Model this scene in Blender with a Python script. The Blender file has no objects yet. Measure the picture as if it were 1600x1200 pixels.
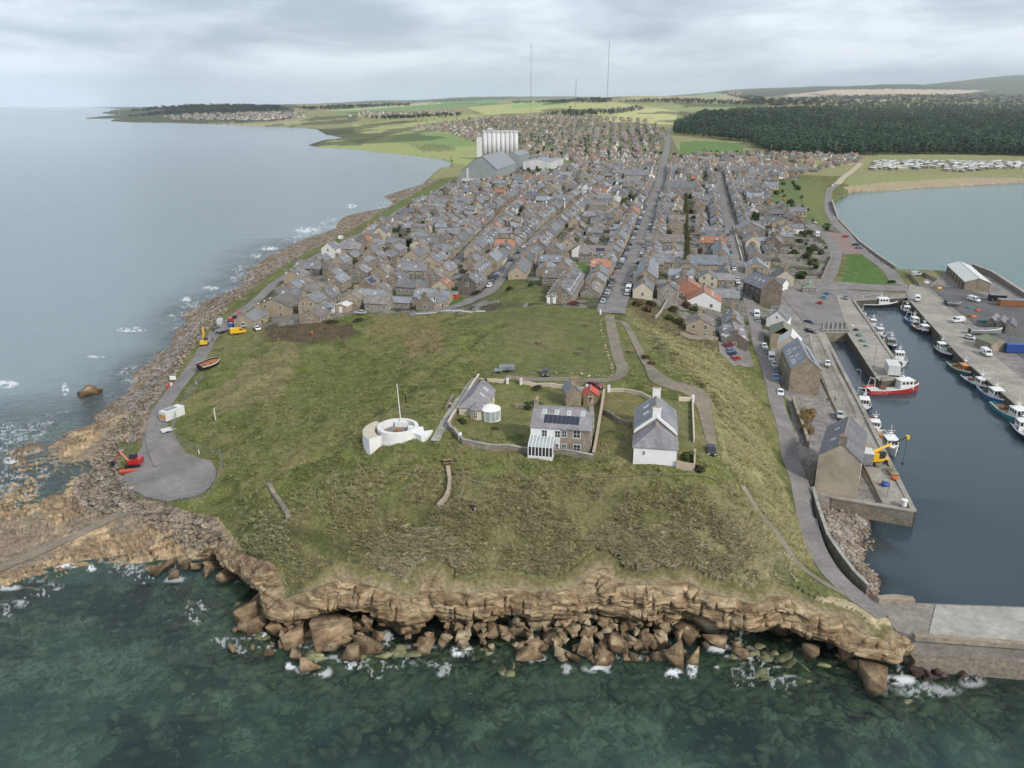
import bpy, bmesh, math, random
import numpy as np
from mathutils import Vector, Matrix
SC = bpy.context.scene
COL = SC.collection
R = math.radians
# ---------------------------------------------------------------- camera
F = 1215.0; PITCH = R(19.72); CAMZ = 80.0
cd = bpy.data.cameras.new("camera"); cam = bpy.data.objects.new("camera", cd); COL.objects.link(cam)
cam.location = (0, 0, CAMZ); cam.rotation_euler = (math.pi/2 - PITCH, 0, 0)
cd.sensor_width = 36.0; cd.lens = F/1600*36.0; cd.clip_start = 1; cd.clip_end = 120000
SC.camera = cam
SC.render.resolution_x = 1024; SC.render.resolution_y = 768
# ---------------------------------------------------------------- sky
w = bpy.data.worlds.new("World"); SC.world = w; w.use_nodes = True
nt = w.node_tree; nt.nodes.clear()
def N(t, **k):
    n = nt.nodes.new(t)
    for a, b in k.items(): setattr(n, a, b)
    return n
def LK(a, b): nt.links.new(a, b)
SUN_EL, SUN_AZ = R(36), R(138)     # azimuth clockwise from +Y (view direction)
out = N('ShaderNodeOutputWorld'); bg = N('ShaderNodeBackground'); bg.inputs[1].default_value = 0.1
sky = N('ShaderNodeTexSky', sky_type='NISHITA'); sky.sun_disc = False
sky.sun_elevation = SUN_EL; sky.sun_rotation = SUN_AZ; sky.dust_density = 2.0; sky.altitude = 80
tc = N('ShaderNodeTexCoord'); sep = N('ShaderNodeSeparateXYZ'); LK(tc.outputs['Generated'], sep.inputs[0])
def M_(op, a, b=None, c=None):
    n = N('ShaderNodeMath', operation=op)
    for i, v in enumerate((a, b, c)):
        if v is None: continue
        if isinstance(v, (int, float)): n.inputs[i].default_value = v
        else: LK(v, n.inputs[i])
    return n.outputs[0]
zz = M_('MAXIMUM', sep.outputs[2], 0.0)
mp = N('ShaderNodeMapping'); LK(tc.outputs['Generated'], mp.inputs[0]); mp.inputs['Scale'].default_value = (3.6, 3.6, 17.0); mp.inputs['Rotation'].default_value = (R(1.5), R(-2), 0); mp.inputs['Location'].default_value = (3.3, 1.2, .4)
n1 = N('ShaderNodeTexNoise'); n1.inputs['Scale'].default_value = 1.0; n1.inputs['Detail'].default_value = 7; n1.inputs['Roughness'].default_value = 0.55; n1.inputs['Distortion'].default_value = 0.25
LK(mp.outputs[0], n1.inputs['Vector'])
cr = N('ShaderNodeValToRGB'); LK(n1.outputs[0], cr.inputs[0])
cr.color_ramp.elements[0].position = 0.39; cr.color_ramp.elements[0].color = (4.0, 4.65, 5.5, 1)
cr.color_ramp.elements[1].position = 0.62; cr.color_ramp.elements[1].color = (9.4, 10.0, 10.7, 1)
e = cr.color_ramp.elements.new(0.5); e.color = (6.3, 7.0, 7.9, 1)
# low sky: pale to the left, blue grey to the right (real cloud banks)
hz = N('ShaderNodeValToRGB'); LK(sep.outputs[0], hz.inputs[0])
hz.color_ramp.elements[0].position = 0.0; hz.color_ramp.elements[0].color = (8.0, 9.4, 10.9, 1)
hz.color_ramp.elements[1].position = 0.55; hz.color_ramp.elements[1].color = (4.2, 5.4, 6.9, 1)
azm = M_('MULTIPLY_ADD', sep.outputs[0], 0.75, 0.5); LK(azm, hz.inputs[0])
hz.color_ramp.elements[0].position = 0.15; hz.color_ramp.elements[1].position = 0.9
lowf = N('ShaderNodeMapRange'); LK(zz, lowf.inputs[0]); lowf.inputs[1].default_value = 0.0; lowf.inputs[2].default_value = 0.055; lowf.inputs[3].default_value = 0.9; lowf.inputs[4].default_value = 0.12; lowf.interpolation_type = 'SMOOTHSTEP'
mx = N('ShaderNodeMix', data_type='RGBA'); LK(lowf.outputs[0], mx.inputs[0]); LK(cr.outputs[0], mx.inputs[6]); LK(hz.outputs[0], mx.inputs[7])
mx2 = N('ShaderNodeMix', data_type='RGBA'); mx2.inputs[0].default_value = 0.88; LK(sky.outputs[0], mx2.inputs[6]); LK(mx.outputs[2], mx2.inputs[7])
LK(mx2.outputs[2], bg.inputs[0]); LK(bg.outputs[0], out.inputs[0])
# ---------------------------------------------------------------- sun
sd = bpy.data.lights.new("sun", 'SUN'); sd.energy = 2.7; sd.angle = R(7); sd.color = (1, .955, .88)
so = bpy.data.objects.new("sun", sd); COL.objects.link(so)
sdir = Vector((math.sin(SUN_AZ)*math.cos(SUN_EL), math.cos(SUN_AZ)*math.cos(SUN_EL), math.sin(SUN_EL)))
so.rotation_euler = sdir.to_track_quat('Z', 'Y').to_euler(); so.location = (0, -50, 300)
SC.view_settings.view_transform = 'Standard'; SC.view_settings.look = 'None'; SC.view_settings.gamma = 1; SC.view_settings.exposure = 0.16
SC.render.engine = 'CYCLES'
SC.cycles.max_bounces = 5; SC.cycles.diffuse_bounces = 2; SC.cycles.glossy_bounces = 2; SC.cycles.transparent_max_bounces = 8; SC.cycles.volume_bounces = 1; SC.cycles.transmission_bounces = 2
SC.cycles.caustics_reflective = False; SC.cycles.caustics_refractive = False
# ---------------------------------------------------------------- maths helpers
CT, ST = math.cos(PITCH), math.sin(PITCH)
def proj(x, y, z):
    dz = z-CAMZ; cf = y*CT-dz*ST; cu = y*ST+dz*CT
    cf = np.maximum(cf, 1e-3)
    return 800+F*x/cf, 600-F*cu/cf
def G(u, v, z):            # pixel ray meets the level plane z
    a = (u-800)/F; b = (600-v)/F
    dx, dy, dz = a, CT+ST*b, -ST+CT*b
    t = (z-CAMZ)/dz
    return (dx*t, dy*t)
def hsh(ix, iy, s):
    h = (ix.astype(np.int64)*374761393 + iy.astype(np.int64)*668265263 + s*1442695041) & 0xffffffff
    h = ((h ^ (h >> 13))*1274126177) & 0xffffffff
    h = (h ^ (h >> 16)) & 0xffffff
    return h/float(0xffffff)
def vnoise(x, y, s=0):
    ix = np.floor(x); iy = np.floor(y); fx = x-ix; fy = y-iy
    fx = fx*fx*(3-2*fx); fy = fy*fy*(3-2*fy)
    a = hsh(ix, iy, s); b = hsh(ix+1, iy, s); c = hsh(ix, iy+1, s); d = hsh(ix+1, iy+1, s)
    return a+(b-a)*fx+(c-a)*fy+(a-b-c+d)*fx*fy
def fbm(x, y, oct=4, s=0, g=0.5):
    r = 0; a = 1; t = 0
    for i in range(oct):
        r = r+a*vnoise(x+17.3*i, y-9.1*i, s+i*7); t += a; a *= g; x = x*2.03; y = y*2.03
    return r/t            # 0..1
def ss(a, b, x):
    t = np.clip((x-a)/(b-a), 0, 1); return t*t*(3-2*t)
def inpoly(x, y, P):
    x = np.asarray(x, float); y = np.asarray(y, float)
    r = np.zeros(x.shape, bool); n = len(P)
    for i in range(n):
        x1, y1 = P[i]; x2, y2 = P[(i+1) % n]
        if y1 == y2: continue
        c = ((y1 > y) != (y2 > y)) & (x < (x2-x1)*(y-y1)/(y2-y1)+x1)
        r ^= c
    return r
def segdist(x, y, L):      # distance to a polyline
    d = np.full(np.shape(x), 1e9)
    for (x1, y1), (x2, y2) in zip(L[:-1], L[1:]):
        vx, vy = x2-x1, y2-y1; q = vx*vx+vy*vy+1e-9
        t = np.clip(((x-x1)*vx+(y-y1)*vy)/q, 0, 1)
        d = np.minimum(d, np.hypot(x-x1-t*vx, y-y1-t*vy))
    return d
# ---------------------------------------------------------------- terrain heights
CP = [  # pixel u, v, height
 (265,740,4),(320,740,4.2),(220,700,4),(250,640,4.2),(300,570,4.5),(330,530,5),(380,490,5.5),(440,440,6),(500,400,6),(560,370,6),(640,325,6),(700,290,6.5),(735,270,7),
 (185,700,1.4),(200,630,2),(255,565,2),(318,505,2),(398,447,2),(465,392,2),(560,355,1.5),(640,312,1.5),(690,285,1.5),(155,730,.5),
 (35,712,.1),(130,662,-.3),(150,690,.7),(100,712,.5),(95,745,-.35),(40,760,-.5),(0,700,-.6),(150,640,-.5),(90,665,-.8),(207,603,0),(265,543,0),(303,480,0),(392,425,0),(450,385,0),(510,362,0),(600,325,0),(675,285,0),(700,262,0),
 (0,650,-2),(0,500,-5),(200,500,-3.5),(300,400,-4.5),(0,300,-8),(400,330,-5.5),(500,280,-5.5),(600,265,-4.5),(-300,600,-4),(-300,750,-3),(-400,900,-2),(-400,300,-9),
 (0,790,-.2),(60,800,.5),(100,815,.9),(0,855,.7),(150,835,1.4),(165,760,1.2),(250,830,1.6),(330,835,2.6),(-150,850,.4),
 (200,770,2.8),(330,800,3.8),(280,800,3.4),
 (345,705,4.6),(330,645,5),(300,655,4.4),(350,560,6.2),(400,520,6.8),(355,760,4.8),(360,640,7.5),
 (480,545,7.2),(480,600,7.8),(540,560,8.3),(420,560,7.8),(600,520,11),(400,640,8),(380,700,6.5),(450,660,9),(470,715,10),(560,640,12.5),(520,690,12.5),(600,640,17),(540,728,17.5),(590,705,20.5),(480,757,14),(470,505,9.8),(560,500,11),(600,590,12),(640,560,13),(660,520,13),(690,545,16),
 (622,690,22.3),(655,640,22),(600,745,19.8),(560,780,16.8),(620,790,17),(690,740,20.2),(740,790,18.2),(850,780,18.8),(1000,780,19.3),(850,720,20.2),(1000,740,20.3),(1100,740,20),(1110,700,20),(900,650,20.2),(760,640,20.5),(1080,640,19.5),
 (720,560,19.8),(680,600,21.2),(760,520,19),(850,540,19),(780,580,19.6),(950,580,19),(860,590,19.6),(850,490,18.4),(930,500,17.8),(1000,560,18.5),(800,478,17.6),(700,490,13.5),
 (440,900,7),(560,915,7.5),(680,925,7),(780,920,7.5),(900,910,8.3),(1000,903,9),(1080,903,9),(1180,922,8.3),(1280,938,7),(1340,955,6),(1400,985,5),
 (450,850,11),(560,850,13.5),(680,850,14.2),(800,850,14),(900,850,14.6),(1000,850,15),(1100,850,14.5),(1180,850,12.5),(1240,880,8.7),(440,790,11.3),
 (400,850,7.6),(385,800,7),(420,750,9.5),(340,850,3),(385,885,4.6),(415,800,9.5),
 (1130,700,18),(1135,620,17.6),(1100,565,17.2),(1040,520,16.6),(1000,495,16.8),(1170,690,12.5),(1180,760,12.5),(1150,760,16.5),(1210,840,9.5),(1165,620,11.5),(1120,550,13),
 (1245,750,5),(1220,650,5),(1198,580,5.3),(1180,530,6),(1170,480,7),(1150,400,8.5),(1205,700,6.5),(1180,620,7.2),(1155,568,8),(1260,820,5),(1290,880,5),(1340,940,5),(1230,800,6.5),
 (1110,520,10),(1090,470,12),(1045,460,14),(1060,500,13),(1120,440,10),
 (1000,440,15.5),(955,478,17),(990,400,13),(1012,340,11.5),(1031,287,11),(900,440,14),(900,400,12.5),(800,400,10.5),(700,400,9),(600,400,8),(760,470,12.6),(760,350,9.5),(700,330,8),(900,330,11),(1100,380,10),(1150,340,9),(1180,300,8.5),(1220,430,5),(1265,440,4.3),(1260,360,6),(1240,300,6),(1290,290,5),(1300,270,5),(780,285,9),(900,280,11),(1100,270,11),(805,452,19.5),(770,464,13.5),(845,462,14.5),(440,480,7.2),(500,460,7.6),(600,470,9),(680,450,11),(740,420,10.5),
 (1300,480,3.2),(1350,450,3.2),(1290,600,3.2),(1330,700,3.2),(1400,780,3.2),(1380,560,3.2),(1350,500,3.2),(1500,500,3.3),(1550,560,3.2),(1590,600,3.2),(1450,450,3.3),(1550,470,3.3),(1600,520,3.3),(1300,640,3.3),(1250,560,3.4),(1330,400,4),(1300,340,4.5),(1800,560,3),(1900,700,3),(1380,430,3.6),(1700,600,3),(1270,500,3.6),(1500,430,3),
 (1500,300,-2),(1600,360,-3),(1400,350,-3),(1440,285,3),(1600,278,3),(1350,270,5),(1800,260,4),(1400,1100,0),(800,1100,0),(200,1100,0),(-300,1100,-1),
]
def _zadj(u, v, z):
    if v == 850 and 430 < u < 1200: return min(z, 11.6)
    if v in (780, 790) and 550 < u < 1050: return min(z, 16.2)
    return 9+(z-9)*.83 if z > 9 and v > 470 and 380 < u < 1190 else z
CP = [(u, v, _zadj(u, v, z)) for u, v, z in CP]
X0 = np.array([G(u, v, z) for u, v, z in CP]); Z0 = np.array([c[2] for c in CP])
LS = 100.0
def _phi(r2): return 0.5*r2*np.log(r2+1e-9)
def _fit():
    n = len(Z0); P = X0/LS
    r2 = ((P[:, None, :]-P[None])**2).sum(-1)
    A = np.zeros((n+3, n+3)); A[:n, :n] = _phi(r2)+np.eye(n)*2e-4
    A[:n, n] = 1; A[:n, n+1:] = P; A[n, :n] = 1; A[n+1:, :n] = P.T
    return np.linalg.solve(A, np.concatenate([Z0, [0, 0, 0]]))
WC = _fit()
def rbf(x, y):
    x = np.asarray(x)/LS; y = np.asarray(y)/LS; o = WC[-3]+WC[-2]*x+WC[-1]*y; P = X0/LS
    for i in range(len(Z0)):
        o = o+WC[i]*_phi((x-P[i, 0])**2+(y-P[i, 1])**2)
    return o
# far table: visible row v at column u for each distance
FU = np.array([-300, 150, 300, 450, 600, 800, 1000, 1200, 1400, 1600, 1900.])
FD = np.array([900, 1200, 1800, 2600, 4000, 6000, 9000, 14000, 22000, 40000.])
FV = np.array([
 [273,273,273,272,272,271,270,272,275,275,275],
 [246,246,246,246,245,244,243,246,249,249,249],
 [220,220,220,219,214,211,210,213,217,217,217],
 [202,202,201,198,190,186,185,188,196,197,197],
 [188,188,187,180,175,172,171,172,178,180,180],
 [181,176,168,168,167,163,150,156,163,166,166],
 [176,175,168,165,163,160,158,153,152,156,156],
 [172,172,168,165,162,157,153,142,131,146,146],
 [170,170,168,165,158,150,153,137,135,117,119],
 [169,169,168,168,166,166,166,166,166,166,166.]])
def interp2(tab, fi, gi):
    i0 = np.clip(np.floor(fi).astype(int), 0, tab.shape[0]-2); j0 = np.clip(np.floor(gi).astype(int), 0, tab.shape[1]-2)
    a = fi-i0; b = gi-j0; a = a*a*(3-2*a)*.5+a*.5; b = b*b*(3-2*b)
    return (tab[i0, j0]*(1-a)+tab[i0+1, j0]*a)*(1-b)+(tab[i0, j0+1]*(1-a)+tab[i0+1, j0+1]*a)*b
def farz(x, y):
    D = np.clip(y, 900, 39999)
    u = 800+F*x/(y*CT+60*ST); u = np.clip(u, -300, 1899)
    fi = np.interp(np.log(D), np.log(FD), np.arange(len(FD))); gj = np.interp(u, FU, np.arange(len(FU)))
    v = interp2(FV, fi, gj); b = (600-v)/F
    z = CAMZ+D*(-ST+CT*b)/(CT+ST*b)
    am = np.interp(D, [900, 2500, 6000, 20000], [0, 2, 10, 45])
    return z+am*(fbm(x/D*14+3, np.log(D)*9, 3, 5)-.5)*2
# coast lines (world polygons from pixels)
def wp(L): return [G(u, v, z) for u, v, z in L]
SEAFRONT = wp([(-700,1010,0.5),(-300,960,.6),(-80,925,.8),(0,908,1),(55,912,1.2),(85,896,1.2),(150,872,1.3),(200,880,1.5),(240,866,1.6),(300,862,1.8),(345,852,2.4),(368,868,4.2),(400,888,5),(432,902,6.5),(438,924,7),(500,920,7.2),(528,914,7.4),(560,922,7.3),(620,926,7.2),(655,930,7.2),(664,922,7),(669,914,7.3),(681,914,7.3),(685,924,7),(690,934,7),(740,930,7.3),(800,930,7.5),(860,930,7.8),(905,915,8.2),(928,908,8.6),(934,898,8.8),(945,898,8.8),(951,912,8.6),(1000,908,9),(1060,912,9),(1076,906,9),(1085,918,8.8),(1140,932,8.4),(1190,942,8),(1235,944,7.4),(1265,950,7),(1290,965,6.2),(1325,962,6),(1350,985,5.6),(1400,1010,5.2),(1412,985,5)]) + wp([(1440,1000,5),(2400,1060,5)])+[(400, 30), (-400, 30)]
WATERH = wp([(1286,520,3.2),(1325,520,3.2),(1372,592,3.2),(1376,595,3.2),(1409,592,3.2),(1396,560,3.2),(1334,470,3.2),(1418,465,3.2),(1440,490,3.2),(1500,556,3.2),(1560,608,3.2),(1600,643,3.2),(1900,895,3.2),(2300,1010,3.2),(1900,955,5),(1600,948,5),(1400,941,5),(1366,938,5),(1330,905,5),(1292,850,5),(1272,795,5),(1268,770,5),(1300,778,3.2),(1428,800,3.2),(1385,714,3.2),(1350,644,3.2)])
BAY = wp([(1300,312,4.5),(1310,342,4.5),(1345,380,4),(1375,402,4),(1400,420,3.6),(1478,421,3.3),(1520,418,3.3),(1550,430,3.3),(1600,463,3.3),(1750,545,3.3),(2300,600,3),(2600,262,0),(1900,270,0),(1600,286,0),(1500,291,0),(1440,294,0),(1380,299,0),(1330,301,0)])
FARSEA = wp([(700,262,0),(708,255,0),(690,249,0),(640,243,0),(590,238,0),(540,232,0),(500,231,0),(480,227,0),(505,219,0),(535,216,0),(510,210,0),(497,203,0),(478,200,0),(420,198,0),(330,194,0),(270,192,0),(200,191,0),(172,189,0),(180,187,0),(240,186,0),(135,185.2,0),(165,182,0),(190,180,0),(160,177,0),(190,171,0)])+[G(120,165.4,0), G(-1500,165.4,0), G(-1500,330,0), G(560,318,0), G(640,296,0), G(672,280,0)]
# the cliff line, resampled; the ground is cut away three metres behind it so the rock can be undercut
cl = []
for (a, b) in zip(SEAFRONT[:-5], SEAFRONT[1:-4]):
    a = np.array(a); b = np.array(b); n = max(1, int(np.linalg.norm(b-a)/.22)); cl += [a+(b-a)*i/n for i in range(n)]
cl = np.array(cl); kern = np.ones(7)/7
cl[3:-3] = np.stack([np.convolve(cl[:, i], kern, 'valid') for i in range(2)], 1)
T = np.gradient(cl, axis=0)
for i in range(2): T[:, i] = np.convolve(T[:, i], np.ones(15)/15, 'same')
T /= np.linalg.norm(T, axis=1)[:, None]; NO = np.stack([T[:, 1], -T[:, 0]], 1)      # seaward
_sl = np.concatenate([[0], np.cumsum(np.linalg.norm(np.diff(cl, axis=0), axis=1))])
cl = cl+NO*(((fbm(_sl/6, _sl*0+3, 3, 71)-.5)*3.2)*((cl[:, 0] > -30) & (cl[:, 0] < 58)))[:, None]
INB = np.interp(cl[:, 0], [-50, -36, -30, 60, 64], [.5, .6, 3.2, 3.2, 1.5])
CUTIN = [tuple(p) for p in (cl-NO*INB[:, None])[::4]]+SEAFRONT[-5:]
def bedfront(x, y):
    d = segdist(x, y, SEAFRONT[:-4])
    return -0.6-np.clip(d, 0, 60)*0.07+(fbm(x/5, y/5, 4, 3)-.5)*1.6
BEACH = [(1300,850,2.0),(1285,810,2.2),(1368,850,0),(1368,930,.1),(1340,815,.6),(1345,900,1.2),(1430,870,-3),(1400,900,-2),(1400,940,-1.2),(1480,930,-4),(1600,800,-4),(1500,700,-4),(1390,840,-1.5)]
BX = np.array([G(u, v, z) for u, v, z in BEACH]); BZ = np.array([b[2] for b in BEACH])
def bedharb(x, y):
    num = 0; den = 0
    for (a, b), c in zip(BX, BZ):
        wgt = 1/((x-a)**2+(y-b)**2+1)**1.5; num = num+wgt*c; den = den+wgt
    return np.where(y > 150, -4, num/den)
def height(x, y):
    zn = rbf(x, y) if True else 0
    zf = farz(x, y)
    t = ss(820, 1100, y)
    z = zn*(1-t)+zf*t
    z = np.where(y > 1100, zf, z)
    return z
# ---------------------------------------------------------------- the fan grid (fine near, coarse far)
TX = np.concatenate([np.linspace(-1.2, -.9, 60)[:-1], np.linspace(-.9, .9, 1381), np.linspace(.9, 1.2, 60)[1:]])
NC = len(TX)
ys = [58.0]
while ys[-1] < 42000:
    y_ = ys[-1]; ys.append(y_*(1.0042 if y_ < 300 else (1.007 if y_ < 1300 else 1.016)))
YS = np.array(ys); NR = len(YS)
GX = YS[:, None]*TX[None]; GY = np.repeat(YS[:, None], NC, 1)
GZ = np.empty_like(GX)
near = YS < 1110
GZ[near] = height(GX[near], GY[near]); GZ[~near] = farz(GX[~near], GY[~near])
PU, PV = proj(GX, GY, GZ)          # where each vertex of the smooth land shows
# ================================================================ object helpers
MATS = {}
def new_mat(name, base=(.5,.5,.5), rough=.8, noise=None, bump=0, bscale=1.0, spec=.3, rand=0, metal=0, coat=0, attr=None, scale2=None, stretch=None, dark=.72, light=1.28):
    """Principled material whose colour is broken up by two scales of noise"""
    m = bpy.data.materials.new(name); m.use_nodes = True; t = m.node_tree; b = t.nodes['Principled BSDF']
    b.inputs['Roughness'].default_value = rough; b.inputs['Metallic'].default_value = metal
    b.inputs['Specular IOR Level'].default_value = spec; b.inputs['Coat Weight'].default_value = coat
    L = t.links.new; co = t.nodes.new('ShaderNodeNewGeometry'); pos = co.outputs['Position']
    if stretch:
        mp_ = t.nodes.new('ShaderNodeMapping'); mp_.inputs['Scale'].default_value = stretch; L(pos, mp_.inputs[0]); pos = mp_.outputs[0]
    if attr:
        a = t.nodes.new('ShaderNodeAttribute'); a.attribute_name = attr; col = a.outputs['Color']
    else:
        a = t.nodes.new('ShaderNodeRGB'); a.outputs[0].default_value = (*base, 1); col = a.outputs[0]
    def mult(col, fac, lo, hi, p0=.3, p1=.7):
        r = t.nodes.new('ShaderNodeMapRange'); L(fac, r.inputs[0]); r.inputs[1].default_value = p0; r.inputs[2].default_value = p1; r.inputs[3].default_value = lo; r.inputs[4].default_value = hi
        x = t.nodes.new('ShaderNodeVectorMath'); x.operation = 'SCALE'; L(col, x.inputs[0]); L(r.outputs[0], x.inputs['Scale']); return x.outputs[0]
    nz = None
    if noise:
        nz = t.nodes.new('ShaderNodeTexNoise'); nz.inputs['Scale'].default_value = noise; nz.inputs['Detail'].default_value = 6; nz.inputs['Roughness'].default_value = .65; L(pos, nz.inputs['Vector'])
        col = mult(col, nz.outputs[0], dark, light)
    if scale2:
        n2 = t.nodes.new('ShaderNodeTexNoise'); n2.inputs['Scale'].default_value = scale2; n2.inputs['Detail'].default_value = 3; L(pos, n2.inputs['Vector'])
        col = mult(col, n2.outputs[0], .8, 1.2)
    if rand:
        oi = t.nodes.new('ShaderNodeObjectInfo'); col = mult(col, oi.outputs['Random'], 1-rand, 1+rand, 0, 1)
    L(col, b.inputs['Base Color'])
    if bump and nz:
        bp = t.nodes.new('ShaderNodeBump'); bp.inputs['Strength'].default_value = bump; bp.inputs['Distance'].default_value = bscale; L(nz.outputs[0], bp.inputs['Height']); L(bp.outputs[0], b.inputs['Normal'])
    MATS[name] = m; return m
def setp(o, label=None, cat=None, group=None, kind=None):
    if label: o['label'] = label
    if cat: o['category'] = cat
    if group: o['group'] = group
    if kind: o['kind'] = kind
    return o
def mesh_np(name, V, Fq, mats, mi=None, smooth=False, attrs=None):
    """fast mesh from numpy arrays; Fq is (n,3) or (n,4)"""
    me = bpy.data.meshes.new(name); V = np.asarray(V, np.float32); Fq = np.asarray(Fq, np.int32); k = Fq.shape[1]
    me.vertices.add(len(V)); me.vertices.foreach_set('co', V.ravel())
    me.loops.add(Fq.size); me.loops.foreach_set('vertex_index', Fq.ravel())
    me.polygons.add(len(Fq)); me.polygons.foreach_set('loop_start', np.arange(0, Fq.size, k, dtype=np.int32)); me.polygons.foreach_set('loop_total', np.full(len(Fq), k, np.int32))
    for m in mats: me.materials.append(MATS[m] if isinstance(m, str) else m)
    if mi is not None: me.polygons.foreach_set('material_index', np.asarray(mi, np.int32))
    me.update(calc_edges=True)
    if smooth: me.polygons.foreach_set('use_smooth', np.ones(len(Fq), bool))
    for an, (ty, arr) in (attrs or {}).items():
        a = me.attributes.new(an, ty, 'POINT')
        if ty == 'FLOAT_COLOR':
            c4 = np.ones((len(V), 4), np.float32); c4[:, :3] = arr; a.data.foreach_set('color', c4.ravel())
        else: a.data.foreach_set('value', np.asarray(arr, np.float32).ravel())
    return me
def link(name, me, parent=None, loc=None, rz=None):
    o = bpy.data.objects.new(name, me); COL.objects.link(o)
    if parent is not None: o.parent = parent
    if loc is not None: o.location = loc
    if rz is not None: o.rotation_euler[2] = rz
    return o
# ================================================================ smooth ground lookup
def gz(x, y, grid=None):
    g = GZ if grid is None else grid
    x = np.asarray(x, float); y = np.asarray(y, float)
    r = np.interp(y, YS, np.arange(NR)); c = np.interp(x/np.maximum(y, 1), TX, np.arange(NC))
    r0 = np.clip(np.floor(r).astype(int), 0, NR-2); c0 = np.clip(np.floor(c).astype(int), 0, NC-2); a = r-r0; b = c-c0
    return (g[r0, c0]*(1-b)+g[r0, c0+1]*b)*(1-a)+(g[r0+1, c0]*(1-b)+g[r0+1, c0+1]*b)*a
GSM = GZ.copy()          # land without cuts or roughness
def P(u, v, grid=None):  # first point of the land along a pixel ray
    a = (u-800)/F; b = (600-v)/F; kx = a/(CT+ST*b); kz = (-ST+CT*b)/(CT+ST*b)
    h = gz(kx*YS, YS, GSM if grid is None else grid); ray = CAMZ+kz*YS
    i = np.nonzero(h >= ray)[0]
    if len(i) == 0: y = YS[-1]
    else:
        i = max(i[0], 1); d0 = ray[i-1]-h[i-1]; d1 = h[i]-ray[i]; y = YS[i-1]+(YS[i]-YS[i-1])*d0/(d0+d1+1e-9)
    return Vector((kx*y, y, CAMZ+kz*y))
def PL(L): return [tuple(P(u, v)[:2]) for u, v in L]
def smooth_line(L, step=1.0):
    """Catmull-Rom through world points, resampled"""
    L = [np.array(p, float) for p in L]; Q = [2*L[0]-L[1]]+L+[2*L[-1]-L[-2]]; out = []
    for i in range(1, len(Q)-2):
        n = max(1, int(np.linalg.norm(Q[i+1]-Q[i])/step))
        for k in range(n):
            t = k/n; p0, p1, p2, p3 = Q[i-1:i+3]
            out.append(.5*((2*p1)+(-p0+p2)*t+(2*p0-5*p1+4*p2-p3)*t*t+(-p0+3*p1-3*p2+p3)*t**3))
    out.append(L[-1]); return np.array(out)
# ---------------------------------------------------------------- roads and paths as pixel centre lines with widths in metres
LEFT_ROAD = smooth_line(PL([(268,722),(252,690),(246,655),(262,625),(290,590),(312,560),(326,535),(345,512),(372,492),(410,462),(455,425),(500,398),(560,368),(640,322),(690,294),(720,276)]))
LEFT_W = np.interp(np.arange(len(LEFT_ROAD)), [0, 14, 26, len(LEFT_ROAD)], [7.5, 6.5, 4.4, 4.5])
SDIR = R(12.0); TV = np.array([math.sin(SDIR), math.cos(SDIR)]); NV = np.array([math.cos(SDIR), -math.sin(SDIR)])
O0 = np.array(G(957, 478, 17))
def ST_(s, t): return O0+NV*s+TV*t     # street frame: s metres to the right, t metres inland
MAIN = smooth_line(PL([(955,490),(957,478),(974,435),(991,397),(1010,342),(1024,305),(1031,285),(1037,255),(1043,225),(1047,202)]), 3)
MAINW = 9.4
KING = smooth_line(PL([(640,492),(690,486),(735,470),(765,455),(800,412),(828,382),(857,352),(892,325),(925,299),(950,283)]), 2)
DUNB = smooth_line(PL([(1257,795),(1248,755),(1231,700),(1219,650),(1208,605),(1197,568),(1186,540),(1178,500),(1166,455),(1152,405),(1141,352),(1131,310),(1122,268)]), 1.5)
DUNW = np.interp(np.linspace(0, 1, len(DUNB)), [0, .22, .30, .36, .45, 1], [4.0, 4.2, 7, 8.5, 7, 7])
PIERROAD = smooth_line(PL([(1251,770),(1257,795),(1270,850),(1298,898),(1340,937),(1385,965)]))
WEST = smooth_line(PL([(700,420),(745,375),(800,318),(840,290),(870,268)]), 3)
SEAROAD = smooth_line(PL([(1255,445),(1290,438),(1305,400),(1302,385),(1285,365),(1262,352)]))
SEAWALLROAD = smooth_line(PL([(1404,445),(1385,420),(1352,395),(1325,368),(1303,345),(1294,320),(1296,298),(1308,288)]), 2)
SANDROAD = smooth_line(PL([(1308,288),(1325,272),(1338,262),(1345,255)]), 2)
TOPDRIVE = smooth_line(PL([(952,493),(957,520),(965,555),(973,578),(960,592),(930,595),(880,593),(840,593),(790,590)]), 1)
SIDEDRIVE = smooth_line(PL([(955,502),(975,505),(990,530),(1005,560),(1030,592),(1058,604),(1082,612),(1098,632),(1105,665),(1112,700)]), 1)
SIDEW = np.interp(np.linspace(0, 1, len(SIDEDRIVE)), [0, .5, .62, .72, .8, 1], [1.9, 2.1, 4.8, 6, 3, 1.9])
COASTPATH = smooth_line(PL([(720,276),(716,262),(722,250)]), 3)
CLIFFPATH = smooth_line(PL([(1160,760),(1185,800),(1215,835),(1245,880),(1285,910),(1330,935),(1358,955)]), 1)
SLIP = smooth_line(PL([(200,800),(150,822),(100,846),(50,868),(0,889),(-70,918)]), 1)
GRASSPATH = [smooth_line(PL(L), 1) for L in ([(420,766),(440,785),(449,805),(452,812)], [(466,824),(500,833),(528,848),(560,852),(610,846)], [(700,790),(690,770),(652,755),(625,742)], [(715,740),(760,757),(820,760),(900,752),(960,742),(1050,742),(1120,752)], [(700,690),(725,745),(715,790)], [(520,506),(560,514),(610,512)])]
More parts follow.
